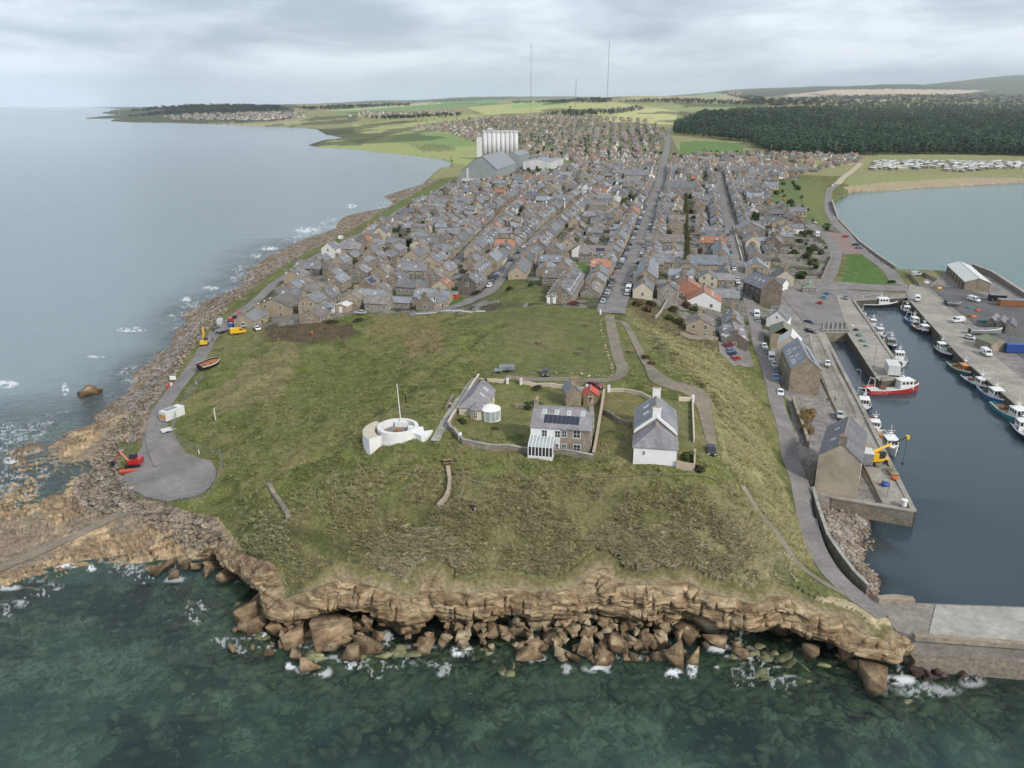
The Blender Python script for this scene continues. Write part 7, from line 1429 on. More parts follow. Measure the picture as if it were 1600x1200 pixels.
CARS = [(852,586,852,592,'black','black car parked on the gravel drive above the gate','car'),(929,606,940,608,'maroon','maroon car beside the long white wall and red shed','car'),(1111,709,1112,716,'black','black car parked on the grass right of the white gabled house','car'),
(501,495,492,494,'silver','silver car in front of the low white annex by the coast','car'),(563,490,554,490,'silver','pale car parked below the long low grey brown house','car'),(402,514,398,510,'white','white car by the seaward corner house','car'),
(896,477,886,476,'maroon','dark red car parked by the garden wall at the foot of the terrace','car'),(474,428,480,424,'silver','silver car at the seaward third row','car'),(533,374,540,371,'white','white van by the coast road far up the shore','van'),
(1142,538,1150,541,'white','white motorhome parked beside the harbour road','motorhome'),(1137,545,1146,546,'maroon','dark red car next to the motorhome','car'),(1141,552,1150,553,'lightblue','pale blue car, second from the motorhome','car'),(1142,557,1151,558,'navy','dark blue car between pale blue and bright red cars','car'),(1148,564,1157,565,'red','bright red car at the near end of the roadside row','car'),
(1194,544,1197,552,'white','white car on the harbour road opposite the cream gable','car'),(1198,553,1201,562,'dark','dark car behind the white one on the harbour road','car'),(1205,563,1206,574,'white','white van parked beside the long warehouse','van'),(1210,573,1211,582,'silver','silver car behind the white warehouse van','car'),(1211,582,1212,592,'navy','navy car between the silver and blue cars by the warehouse','car'),(1212,593,1213,603,'blue','blue car last in the row by the long warehouse','car'),(1219,617,1220,628,'white','white car on the verge below the long warehouse','car'),
(1182,495,1184,508,'white','white van on the road beside the slate dormer building','van'),(1184,504,1186,515,'grey','grey car directly behind the white dormer building van','car'),(1157,468,1158,460,'dark','dark car on the left kerb of the harbour road','car'),(1172,467,1173,459,'grey','grey car under the brown stone gable','car'),(1155,456,1154,446,'navy','navy car up the harbour road, left kerb','car'),(1163,441,1160,430,'grey','grey car driving on the harbour road above the brown gable','car'),
(1264,506,1274,508,'navy','dark blue car in the yard above the inner basin','car'),(1265,519,1275,520,'dark','dark car parked by the inner basin, upper of two','car'),(1267,522,1277,524,'black','black car parked by the inner basin, lower of two','car'),(1292,461,1296,456,'blue','blue car at the top of the yard row','car'),(1287,467,1291,462,'teal','teal car in the middle of the yard row','car'),(1281,475,1286,469,'red','red car at the near end of the yard row','car'),(1321,467,1321,474,'grey','grey car beside the head of the main basin','car'),
(1293,571,1294,579,'white','white car on the quay beside the long warehouse','car'),(1312,652,1314,660,'silver','silver car on the quay by the gap between warehouses','car'),(1325,672,1327,681,'white','white car on the quay beside the big pale warehouse','car'),
(1433,470,1434,478,'white','white van at the head of the east quay','van'),(1480,475,1490,481,'navy','navy car on the yard tarmac of the east quay','car'),(1496,541,1486,542,'white','x','van'),(1498,541,1488,542,'white','x','van'),(1521,471,1532,474,'white','white campervan in front of the fish market shed','van'),(1515,530,1523,532,'white','white car in the middle of the east quay','car'),(1540,555,1550,562,'white','big white van with yellow rear on the east quay','van'),(1430,431,1440,431,'silver','silver campervan beside the walled compound','van'),
(1277,370,1277,378,'white','white motorhome on the sea wall road','motorhome'),(1321,371,1328,371,'red','red car in the shore car park','car'),(1337,384,1345,384,'navy','navy car beside the sea wall railing','car'),(1342,389,1350,389,'grey','grey car below the navy one by the sea wall','car'),(1301,292,1303,286,'white','white van where the sandy track begins','van'),(1273,349,1268,346,'white','white car by the lawn near the sea wall road','car'),
(345,507,349,500,'silver','silver pickup truck parked by the shore works','van'),(372,520,381,518,'yellow','yellow van by the shore works','van'),(384,512,391,508,'silver','silver car right of the yellow van','car'),(395,508,401,504,'white','white car right of the silver one by the shore works','car'),(338,517,344,512,'dark','dark pickup beside the flatbed lorry','car')]
CARS = [c for c in CARS if c[5] != 'x']+[(1496,504,1486,505,'white','long white van parked across the east quay yard','van')]
for c in CARS:
    z = 3.3 if (c[0] > 1255 and c[1] > 455) else None; vpx(*c[:4], c[4], c[5], c[6], z=z)
# kerbside rows
rc = random.Random(4)
def kerb(L, w_, side, y0, y1, street, n, grp):
    d = np.concatenate([[0], np.cumsum(np.linalg.norm(np.diff(L, axis=0), axis=1))]); k = 0; s_ = 4; ct = {}
    while s_ < d[-1]-6 and k < n:
        x, y = np.interp(s_, d, L[:, 0]), np.interp(s_, d, L[:, 1]); x2, y2 = np.interp(s_+2, d, L[:, 0]), np.interp(s_+2, d, L[:, 1]); t_ = np.array([x2-x, y2-y]); t_ /= np.linalg.norm(t_)+1e-9; c = np.array([x, y])+np.array([t_[1], -t_[0]])*side*(w_/2-1.15)
        if y0 < y < y1 and rc.random() < .72:
            col = rc.choice(['silver', 'white', 'white', 'navy', 'dark', 'grey', 'silver', 'blue', 'maroon']); kd = 'van' if rc.random() < .12 else 'car'; i = ct.get((col, kd), 0); ct[(col, kd)] = i+1
            vehicle(c[0], c[1], math.atan2(t_[1], t_[0])+(0 if rc.random() < .5 else math.pi), col, '%s %s parked on the %s kerb of the %s, %s such' % (col, kd, 'right' if side > 0 else 'left', street, ordw(i)+(' nearest' if i else '')), kd, group=grp); k += 1
        s_ += rc.choice([5.3, 5.6, 6.5, 9, 14])
kerb(MAIN, MAINW, -1, 262, 900, 'main street', 34, 'cars parked along the main street'); kerb(MAIN, MAINW, 1, 270, 900, 'main street', 34, 'cars parked along the main street'); kerb(DUNB[::1], 8, -1, 300, 620, 'harbour road', 14, 'cars parked along the harbour road'); kerb(KING, 5.6, -1, 300, 520, 'west street', 10, 'cars parked along the west street')
# ================================================================ fishing boats
new_mat('hull_black', (.018,.02,.024), .5); new_mat('deck_grey', (.30,.31,.30), .8, noise=1.5); new_mat('antifoul', (.16,.03,.02), .7); new_mat('deck_tan', (.34,.27,.19), .8, noise=2)
def boat(x, y, rz, L_, B_, hull, deck, house, label, style=0, stripe='frame_white'):
    e_ = empty('fishing_boat', (x, y, 0), rz, label, 'boat'); f = L_/10; n = 12; sec = []
    for i in range(n+1):
        t = i/n; xx = -L_/2+L_*t; b = B_/2*(min(1, .82+t*.6) if t < .55 else max(.02, 1-((t-.55)/.45)**2.1)); sh = (1.15+.9*max(0, t-.35)**1.6*1.6+.15*max(0, .3-t))*f**.6; sec.append((xx, b, sh))
    m = MB(); P_ = []
    for xx, b, sh in sec:
        rk = .35*f if xx > L_*.3 else 0
        P_.append([(xx-rk, 0, -.7), (xx-rk*.6, b*.6, -.45), (xx-rk*.3, b*.88, .1), (xx, b*.98, sh*.8), (xx, b, sh), (xx, b-.12 if b > .2 else b*.3, sh), (xx, b-.14 if b > .2 else b*.2, sh-.55)])
    k = len(P_[0]); V_ = []
    for s_ in (1, -1):
        for P__ in P_: V_ += [(a, s_*b, c) for a, b, c in P__]
    b0 = len(V_)//2; F0, F1 = [], []
    for i in range(n):
        for j in range(k-1):
            a = i*k+j; q = (a, a+k, a+k+1, a+1); (F1 if j in (3, 4) else F0).append(q[::-1]); q = tuple(b0+v for v in q); (F1 if j in (3, 4) else F0).append(q)
    m.v = V_; [(m.f.append(q), m.m.append(0)) for q in F0]; [(m.f.append(q), m.m.append(1)) for q in F1]
    st = [P_[0][j] for j in range(5)]; m.poly([(a, b, c) for a, b, c in st]+[(a, -b, c) for a, b, c in st[::-1]], 0)
    m.obj('hull', [hull, stripe], e_)
    m = MB()
    for i in range(n): a, b = P_[i][6], P_[i+1][6]; m.poly([(a[0], -a[1], a[2]), (b[0], -b[1], b[2]), (b[0], b[1], b[2]), (a[0], a[1], a[2])], 0)
    m.obj('deck', [deck], e_)
    dz = sec[5][2]-.55
    if style == 9:      # small open boat
        m = MB(); [m.box(q*L_-.15, q*L_+.15, -B_*.42, B_*.42, dz+.2, dz+.28, 0) for q in (-.25, .05)]; m.obj('thwart', ['wood'], e_); m = MB(); m.box(-L_/2-.35, -L_/2, -.15, .15, -.1, 1.3, 0); m.obj('outboard_motor', ['black_metal'], e_); return e_
    hx = {0: .12, 1: .2, 2: -.25, 3: .22}[style]*L_; hl_, hw = .13*L_, B_*.30; hz = 2.1*f**.5
    w_ = MB(); w_.ext([(hx-hl_, dz), (hx+hl_, dz), (hx+hl_*.85, dz+hz), (hx-hl_, dz+hz)], 'y', -hw, hw, 0); w_.box(hx-hl_*1.12, hx+hl_*1.02, -hw*1.1, hw*1.1, dz+hz+.003, dz+hz+.12, 0); w_ = w_.obj('wheelhouse', [house], e_)
    g = MB(); 
    for s_ in (-1, 1): [g.box(hx-hl_*.8+i*hl_*.55, hx-hl_*.8+i*hl_*.55+hl_*.38, s_*(hw+.012)-.01, s_*(hw+.012)+.01, dz+hz*.58, dz+hz*.88, 0) for i in range(3)]
    for i in range(3): q = hw*(-.85+i*.62); g.poly([(hx+hl_*.945, q, dz+hz*.55), (hx+hl_*.945, q+hw*.46, dz+hz*.55), (hx+hl_*.89, q+hw*.46, dz+hz*.9), (hx+hl_*.89, q, dz+hz*.9)], 0)
    g.obj('window_panes', ['glass'], w_)
    m = MB(); m.tube((hx-hl_*.3, 0, dz+hz), (hx-hl_*.5, 0, dz+hz+2.6*f**.5), .09, .05, 6); m.tube((hx-hl_*.4, -.9, dz+hz+1.6), (hx-hl_*.4, .9, dz+hz+1.6), .05, n=5); m.box(hx-hl_*.3-.5, hx-hl_*.3+.1, -.45, .45, dz+hz+1.0, dz+hz+1.15, 0); m.obj('mast', ['frame_white'], e_)
    if style in (0, 2, 3):
        m = MB(); gx_ = -L_*.42 if style != 2 else L_*.3
        for s_ in (-1, 1): m.tube((gx_, s_*B_*.36, dz), (gx_+.2, s_*B_*.22, dz+2.7*f**.5), .10, .08, 6)
        m.tube((gx_+.2, -B_*.24, dz+2.7*f**.5), (gx_+.2, B_*.24, dz+2.7*f**.5), .10, n=6); m.tube((gx_+.2, 0, dz+2.7*f**.5), (hx-hl_*.5, 0, dz+hz+2.3), .03, n=4); m.obj('gantry', ['frame_white' if style != 2 else 'grey_metal'], e_)
    m = MB(); m.tube((-L_*.2, -B_*.25, dz+.5), (-L_*.2, B_*.25, dz+.5), .38, n=8); m.box(-L_*.2-.4, -L_*.2+.4, -B_*.3, -B_*.25, dz, dz+1, 0); m.box(-L_*.2-.4, -L_*.2+.4, B_*.25, B_*.3, dz, dz+1, 0); m.obj('winch', ['rust' if style % 2 else 'teal_net'], e_)
    m = MB(); m.box(L_*.27, L_*.36, -.45, .45, dz+.1, dz+.75, 0); m.obj('hatch', [house], e_)
    m = MB(); [m.lathe([(.18, -.05), (.34, 0), (.18, .05)], 8, 0, c=(0, 0)) for _ in (0,)]
    for i in range(3):
        q = link('tyre_fender', _ty, e_, (-L_*.25+i*L_*.22, B_/2*1.0+.06, .75)); q.rotation_euler[0] = math.pi/2
    return e_
new_mat('teal_net', (.06,.19,.17), .9, noise=4, dark=.6, light=1.4); new_mat('orange_net', (.45,.13,.04), .9, noise=4, dark=.6, light=1.4)
_ty = MB(); _n = 12
for j in range(6):
    for i in range(_n): a, b = 2*math.pi*i/_n, 2*math.pi*j/6; _ty.v.append(((.28+.1*math.cos(b))*math.cos(a), (.28+.1*math.cos(b))*math.sin(a), .1*math.sin(b)))
for j in range(6):
    for i in range(_n): _ty.f.append((j*_n+i, j*_n+(i+1) % _n, ((j+1) % 6)*_n+(i+1) % _n, ((j+1) % 6)*_n+i)); _ty.m.append(0)
_ty = _ty.mesh('tyre_fender', ['tyre'])
BOATS = [(1413,482,1421,497,9,3.1,'paint_navy','deck_grey','frame_white','navy hulled boat at the head of the east quay row, white wheelhouse',3),(1424,500,1436,508,9,3.1,'paint_blue','deck_grey','frame_white','bright blue hulled boat, second in the east quay row',0),(1437,512,1449,520,10,3.4,'hull_black','roof_white','frame_white','dark hulled boat with white deck, third in the east quay row',3),
(1474,548,1486,558,10.5,3.7,'hull_black','silo_white','frame_white','dark hulled boat with pale deck moored on its own in a gap',2),(1499,575,1512,584,11,4.0,'paint_green','deck_tan','orange_wood','dark green hulled boat with varnished brown wheelhouse',1),(1524,597,1538,606,11,3.9,'paint_navy','silo_white','frame_white','navy boat with a blue shelter and white red trimmed wheelhouse',1),(1549,616,1564,628,12,4.2,'paint_blue','deck_tan','frame_white','blue trawler with a tall white stern gantry',0),(1578,645,1594,656,13,4.6,'paint_teal','deck_tan','frame_white','teal and blue trawler with white wheelhouse near the right edge',1),(1602,676,1614,688,11,4.0,'hull_black','roof_white','frame_white','white decked boat cut by the right edge of the picture',2),
(1364,471,1378,471,14,4.4,'hull_black','deck_tan','frame_white','brown decked trawler lying across the head of the main basin',0),(1387,603,1408,602,14,4.6,'paint_red','roof_white','frame_white','bright red hulled fishing boat at the tip of the middle pier',3),(1399,558,1405,572,9.5,3.9,'roof_white','silo_white','frame_white','broad white workboat halfway down the middle pier',2),(1384,532,1390,546,10,3.7,'hull_black','rust','deck_grey','dark cluttered boat with several gantries beside the middle pier',0),(1369,518,1374,530,8,2.9,'paint_navy','deck_grey','frame_white','small navy boat above the dark cluttered one',2),(1358,504,1363,514,8,2.9,'paint_lightblue','deck_grey','frame_white','small pale blue boat below the line of open dinghies',2),
(1346,630,1350,645,11,3.6,'paint_navy','rust','frame_white','two masted boat with dark bow and red brown deck off the west quay',0),(1362,662,1367,674,8.5,3.2,'paint_maroon','frame_white','frame_white','compact boat with big white wheelhouse off the west quay',1),(1382,690,1393,704,12,3.8,'frame_white','deck_tan','frame_white','sleek white boat moored nearest the yellow crane',1)]
for u, v, u2, v2, L_, B_, h_, dk, hs, lb, st in BOATS:
    q_ = (2, 3) if u > 1405 or u < 1383 and v > 620 else (7, 6); A = G(u+q_[0], v+q_[1], .6); B = G(u2+q_[0], v2+q_[1], .6); boat(A[0], A[1], math.atan2(B[1]-A[1], B[0]-A[0]), L_*1.18, B_*1.12, h_, dk, hs, lb, st)
for i, (u, v, cl_, wd) in enumerate([(1333,472,'frame_white','white cabin dinghy nearest the head of the basin'),(1338,480,'paint_lightblue','pale blue dinghy, second in the line by the middle pier'),(1343,487,'frame_white','white dinghy, third in the line by the middle pier'),(1348,494,'roof_white','dull white dinghy, fourth in the line by the middle pier'),(1352,500,'paint_cream','cream dinghy at the near end of the line')]):
    A = G(u+7, v+4, .4); B = G(u+11, v+12, .4); boat(A[0], A[1], math.atan2(B[1]-A[1], B[0]-A[0]), 4.8, 1.9, cl_, 'deck_grey', 'frame_white', wd, 9)['group'] = 'small dinghies beside the middle pier'
# boat hulls ashore
p = P(328,574); b = boat(p.x, p.y, R(62), 9, 3.8, 'hull_black', 'rust', 'rust', 'dark rotting wooden hull lying on the grass beside the coast road', 9); b.name = 'boat_wreck'; b.location.z = p.z+.8; b.rotation_euler[0] = .25; b.scale = (.85, .9, .9)
A = G(1534,520,3.4); b = boat(A[0], A[1]-2, R(-4), 11, 3.0, 'grey_metal', 'deck_grey', 'grey_metal', 'long grey open hull standing ashore on the east quay yard', 9); b.name = 'boat_ashore'; b.location.z = 4.1
A = G(1490,478,3.4); b = boat(A[0], A[1], R(-25), 5, 1.9, 'paint_grey', 'deck_grey', 'frame_white', 'small grey boat on a trailer behind the navy car', 9); b.name = 'boat_ashore'; b.location.z = 4.0
# ================================================================ people: one skinned body with clothes as children
for nm, c in (('skin', (.45,.27,.19)), ('hair', (.04,.025,.02)), ('denim', (.05,.08,.15)), ('hiviz', (.75,.16,.03)), ('cloth_dark', (.015,.016,.02)), ('cloth_purple', (.16,.06,.25)), ('cloth_pale', (.45,.47,.5)), ('cloth_red', (.4,.03,.03))): new_mat('p_'+nm, c, .85)
def skin_mesh(name, pts, edges, rad, mat):
    me = bpy.data.meshes.new(name); me.from_pydata(pts, edges, []); o = bpy.data.objects.new(name, me); COL.objects.link(o); md = o.modifiers.new('s', 'SKIN'); md.use_smooth_shade = True
    for i, r in enumerate(rad): me.skin_vertices[0].data[i].radius = (r, r*.85); me.skin_vertices[0].data[i].use_root = (i == 0)
    sb = o.modifiers.new('u', 'SUBSURF'); sb.levels = 1; sb.render_levels = 1
    m2 = bpy.data.meshes.new_from_object(o.evaluated_get(bpy.context.evaluated_depsgraph_get())); bpy.data.objects.remove(o); m2.name = name; m2.materials.clear(); m2.materials.append(MATS[mat]); return m2
PB = [(0,0,.95),(0,0,1.2),(0,0,1.42),(0,.01,1.52),(0,.02,1.6),(0,.03,1.72),(-.1,0,.88),(-.12,.06,.48),(-.12,-.02,.08),(-.12,.15,.04),(.1,0,.88),(.12,-.1,.48),(.12,-.2,.1),(.12,-.05,.04),(-.2,0,1.4),(-.27,.0,1.12),(-.25,.14,.9),(-.24,.18,.82),(.2,0,1.4),(.27,-.03,1.12),(.27,.1,.9),(.26,.13,.82)]
PE = [(0,1),(1,2),(2,3),(3,4),(4,5),(0,6),(6,7),(7,8),(8,9),(0,10),(10,11),(11,12),(12,13),(2,14),(14,15),(15,16),(16,17),(2,18),(18,19),(19,20),(20,21)]
PRD = [.14,.13,.15,.055,.09,.085,.09,.06,.042,.035,.09,.06,.042,.035,.06,.045,.035,.03,.06,.045,.035,.03]
PBODY = skin_mesh('body', PB, PE, PRD, 'p_skin')
ji = [0,1,2,14,15,16,18,19,20]; JK = skin_mesh('jacket', [PB[i] for i in ji], [(0,1),(1,2),(2,3),(3,4),(4,5),(2,6),(6,7),(7,8)], [PRD[i]*1.18 for i in ji], 'p_cloth_dark')
ti = [0,6,7,8,10,11,12]; TK = skin_mesh('trousers', [PB[i] for i in ti], [(0,1),(1,2),(2,3),(0,4),(4,5),(5,6)], [PRD[i]*1.22 for i in ti], 'p_denim')
HK = MB().lathe([(.02, .13), (.08, .11), (.115, .03), (.115, -.05)], 10).mesh('hair', ['p_hair'], True)
def person(u, v, z, label, jk, tr_='p_denim', rz=0):
    p = P(u, v) if z is None else Vector((*G(u, v, z), z+.15)); e_ = empty('person', p, rz, label, 'person'); link('body', PBODY, e_)
    for nm, me, mt in (('jacket', JK, jk), ('trousers', TK, tr_)): o = link(nm, me, e_); o.material_slots[0].link = 'OBJECT'; o.material_slots[0].material = MATS[mt]
    link('hair', HK, e_, (0, .02, 1.68))
for a in [(738,799,None,'person in dark jacket walking on the front slope, left of a pair','p_cloth_dark','p_cloth_dark',2),(742,800,None,'person in dark top and pale trousers walking on the front slope, right of a pair','p_cloth_dark','p_cloth_pale',2),(704,639,None,'person in pale top walking up the straight path','p_cloth_pale','p_cloth_dark',0),(1292,629,3.3,'person in blue on the quay road between the two big warehouses','p_denim','p_denim',1),(1304,628,3.3,'person in red and dark clothes by the quay railing','p_cloth_red','p_cloth_dark',1),(1341,735,3.3,'worker in orange clothing beside the white shelter','p_hiviz','p_hiviz',1),(1381,718,3.3,'worker in dark clothes right of the yellow crane','p_cloth_red','p_cloth_dark',1),(1255,698,5,'person in purple on the outside stair landing of the pale warehouse','p_cloth_purple','p_cloth_purple',1),(333,534,None,'person in dark clothes by the shore works','p_cloth_dark','p_cloth_dark',1),(1339,380,None,'person standing by the sea wall above the parked cars','p_cloth_dark','p_denim',1),(1358,396,None,'person at the corner of the lawn by the sea wall','p_cloth_dark','p_denim',1),(1376,411,None,'walker on the sea wall path beside the lawn','p_cloth_dark','p_denim',1),(1419,450,3.4,'person standing at the head of the east quay','p_cloth_dark','p_denim',1),(1550,474,3.4,'person in pale shirt in front of the black timber hut','p_cloth_pale','p_denim',1),(1292,578,3.3,'person walking on the quay just below the white car','p_cloth_dark','p_denim',1),(488,524,None,'worker in orange on the brown bank','p_hiviz','p_hiviz',0)]: person(*a)
# ================================================================ machines and small things
def px3(u, v, z=None):
    return P(u, v) if z is None else Vector((*G(u, v, z), z))
p = px3(1367,722,3.4); cr = empty('mobile_crane', p, R(10), 'yellow mobile crane reaching its boom out over the water', 'crane')
m = MB(); m.box(-2.6, 2.6, -1.25, 1.25, .7, 1.3, 0); m.box(-2.6, -1.6, -1.2, 1.2, 1.3, 1.6, 0); m.obj('chassis', ['paint_yellow'], cr); m = MB(); m.ext([(-1.6, 1.35), (1.4, 1.35), (1.2, 2.7), (-1.5, 2.4)], 'y', -1.1, 1.1, 0); m.obj('upper_works', ['paint_yellow'], cr); m = MB(); m.box(.2, 1.5, -1.35, -.55, 1.5, 2.9, 0); m.obj('cab', ['glass'], cr)
for a in (-1.8, 1.8):
    for s_ in (-1, 1): q = link('wheel', WHM, cr, (a, s_*1.2, .5)); q.scale = (1.6, 2, 1.6)
tip = px3(1418,683,9.0)-p; tip.rotate(Matrix.Rotation(-R(10), 4, 'Z')); mid = Vector((-1.2, 0, 2.5))+(tip-Vector((-1.2, 0, 2.5)))*.55
m = MB(); m.tube((-1.2, 0, 2.5), mid, .38, .34, 4); m.obj('boom', ['paint_yellow'], cr); m = MB(); m.tube(mid, tip, .26, .22, 4); m.obj('boom_extension', ['black_metal'], cr); m = MB(); m.box(tip.x-.35, tip.x+.35, tip.y-.35, tip.y+.35, tip.z-.4, tip.z+.4, 0); m.obj('boom_head', ['paint_yellow'], cr); m = MB(); m.tube(tip, (tip.x, tip.y, tip.z-6.5), .04, n=4); m.box(tip.x-.15, tip.x+.15, tip.y-.15, tip.y+.15, tip.z-6.9, tip.z-6.4, 0); m.obj('hoist_rope', ['black_metal'], cr)
def digger(u, v, rz, body, label, z=None, reach=1):
    p = px3(u, v, z); e_ = empty('excavator', p, rz, label, 'excavator'); [MB().ext([(-1.6, 0.05), (1.6, .05), (1.8, .4), (1.5, .75), (-1.5, .75), (-1.8, .4)], 'y', s_*1.0-.22, s_*1.0+.22, 0).obj('track', ['black_metal'], e_) for s_ in (-1, 1)]
    m = MB(); m.box(-1.7, 1.1, -1.1, 1.1, .85, 1.7, 0); m.box(-1.7, -.6, -1.1, 1.1, 1.7, 2.0, 0); m.obj('body', [body], e_); m = MB(); m.box(-.4, 1.1, -1.08, -.1, 1.7, 2.8, 0); m.obj('cab', ['glass'], e_)
    m = MB(); m.tube((1.0, .4, 1.4), (2.6, .4, 3.6*reach), .22, n=4); m.obj('boom', [body], e_); m = MB(); m.tube((2.6, .4, 3.6*reach), (4.4, .4, 1.4*reach), .16, n=4); m.obj('arm', [body], e_); m = MB(); m.ext([(4.1, .5), (5.0, .3), (4.9, 1.4), (4.3, 1.5)], 'y', 0, .9, 0); m.obj('bucket', ['black_metal'], e_)
digger(211,728, math.pi, 'paint_red', 'red excavator with black cab at the edge of the turning circle'); digger(320,540, R(100), 'paint_yellow', 'yellow excavator with raised arm by the shore works', reach=1.6); digger(365,504, R(40), 'paint_red', 'small red excavator on the coast road works'); 
p = P(206,737); e_ = empty('skip', p, R(15), 'long red steel trough lying beside the red excavator', 'skip'); m = MB(); m.ext([(-.6, .5), (-.4, 0), (.4, 0), (.6, .5), (.5, .5), (.35, .1), (-.35, .1), (-.5, .5)], 'x', -2.6, 2.6, 0); m.obj('trough', ['red_paint'], e_)
p = P(352,518); e_ = empty('flatbed_lorry', p, R(58), 'blue grey flatbed lorry parked by the shore works', 'lorry'); m = MB(); m.box(-3.4, 2, -1.15, 1.15, .8, 1.0, 0); m.box(-3.4, 2, -1.15, -1.08, 1.0, 1.4, 0); m.box(-3.4, 2, 1.08, 1.15, 1.0, 1.4, 0); m.obj('flatbed', ['grey_metal'], e_); m = MB(); m.ext([(2.1, .5), (3.9, .5), (3.9, 1.5), (3.5, 2.5), (2.1, 2.5)], 'y', -1.1, 1.1, 0); m.obj('cab', ['paint_blue'], e_)
for a in (-2.4, -1.4, 3):
    for s_ in (-1, 1): q = link('wheel', WHM, e_, (a, s_*1.0, .42)); q.scale = (1.3, 1.5, 1.3)
p = P(270,652); e_ = empty('site_container', p, R(62), 'white site container with orange end doors beside the coast road', 'container'); m = MB(); m.box(-2.9, 2.9, -1.25, 1.25, .05, 2.5, 0); m.obj('container_body', ['silo_white'], e_); MB().box(-1.9, 1.2, -.75, .75, 2.504, 2.6, 0).obj('roof_panel', ['grey_metal'], e_)
for s_ in (-.55, .55): MB().box(-2.98, -2.902, s_-.42, s_+.42, .4, 1.7, 0).obj('door', ['orange_wood'], e_)
p = P(261,676); e_ = empty('trailer', p, R(40), 'small pale trailer on the grass below the white container', 'trailer'); m = MB(); m.box(-1.3, 1.3, -.7, .7, .5, .65, 0); [m.box(a, b, c, d, .65, 1.0, 0) for a, b, c, d in ((-1.3, 1.3, -.7, -.64), (-1.3, 1.3, .64, .7), (-1.3, -1.24, -.64, .64), (1.24, 1.3, -.64, .64))]; m.tube((1.3, 0, .5), (2.3, 0, .45), .06, n=5); m.obj('bed', ['roof_white'], e_); [link('wheel', WHM, e_, (0, s_*.85, .34)) for s_ in (-1, 1)]
def post(name, u, v, h_, r_, mat, label, cat='post', z=None, n=8, head=None, grp=None):
    p = px3(u, v, z); e_ = empty(name, p, 0, label, cat, grp); MB().tube((0, 0, -.3), (0, 0, h_), r_, r_*.75, n).obj('post', [mat], e_)
    if head == 'lamp': MB().tube((0, 0, h_-.05), (-.9, 0, h_+.15), .045, n=5).obj('arm', [mat], e_); MB().box(-1.3, -.8, -.12, .12, h_+.1, h_+.22, 0).obj('lamp_head', ['grey_metal'], e_)
    if head == 'ball': MB().lathe([(.02, h_+.35), (.16, h_+.25), (.2, h_+.1), (.12, h_-.02)], 8).obj('finial', ['frame_white'], e_)
    return e_
post('marker_post', 337,657, 3.3, .12, 'frame_white', 'white marker post standing alone on the western slope'); post('marker_post', 311,708, .9, .12, 'frame_white', 'short white post on the edge of the turning circle'); post('marker_post', 307,601, .9, .14, 'frame_white', 'short white post beside the coast road'); post('marker_post', 634,628, 2.0, .14, 'black_metal', 'black post behind the lookout flagpole'); post('marker_post', 767,683, 2.1, .08, 'black_metal', 'thin black pole on the cottage lawn'); post('marker_post', 938,491, 1.6, .35, 'frame_white', 'white gatepost where the main street meets the gravel drive')
for u, v, z, lb in ((1340,612,3.4,'lamp post on the quay beside the two masted boat'),(1314,642,3.4,'tall lamp post by the silver car on the west quay'),(1366,565,3.4,'lamp post on the middle pier'),(1269,543,3.4,'lamp post beside the inner basin and the black cars'),(1255,497,3.6,'lamp post in the yard left of the navy car'),(1346,690,3.4,'lamp post beside the big pale warehouse quay'),(1386,775,3.4,'lamp post at the end of the west quay'),(1327,752,3.4,None),(1519,523,3.4,'lamp post beside the white car on the east quay'),(1335,449,3.6,'lamp post beside the head of the main basin')):
    if lb: post('lamp_post', u, v, 6.5, .09, 'grey_metal', lb, 'lamp post', z, 6, 'lamp', 'harbour lamp posts')
for i, (u, v) in enumerate([(474,496),(525,492),(724,474),(742,452),(835,395),(872,360),(905,330),(952,440),(958,462),(980,420),(998,380),(1008,350),(1140,470),(1157,500),(1166,545),(1134,400),(1126,350)]):
    post('telegraph_pole', u, v, 7, .11, 'wood', 'wooden telegraph pole rising among the houses and street kerbs of the town', 'pole', None, 6, None, 'telegraph poles in the town')
# railing of the inner basin, posts as parts
rl = smooth_line([G(1283,528,3.3), G(1345,652,3.3)], .5); d_ = np.linalg.norm(rl[-1]-rl[0]); n = int(d_/2.0)
e_ = empty('quay_railing', (rl[0][0], rl[0][1], 3.45), 0, 'long row of timber railing posts along the west side of the inner basin', 'railing'); pm = MB().box(-.14, .14, -.14, .14, -.2, 1.15, 0).mesh('post', ['quay_top']); dd_ = (rl[-1]-rl[0])/n
for i in range(n+1): link('post', pm, e_, (dd_[0]*i-1.4, dd_[1]*i, 0))
MB().tube((-1.4, 0, 1.0), (dd_[0]*n-1.4, dd_[1]*n, 1.0), .07, n=5).obj('rail', ['quay_top'], e_)
m = MB(); A = G(1256,520,3.4); B = G(1382,800,3.4); q0 = np.array(G(1238,500,3.4)); Lw = [G(1245,510,3.4), G(1262,545,3.4), G(1300,628,3.4), G(1345,718,3.4), G(1378,785,3.4)]
setp(wall_line('kerb_wall', 'low stone kerb dividing the quay edge from the quay road', Lw, .35, .3, 'stone_tan', px=False, zt=3.75), None, None)
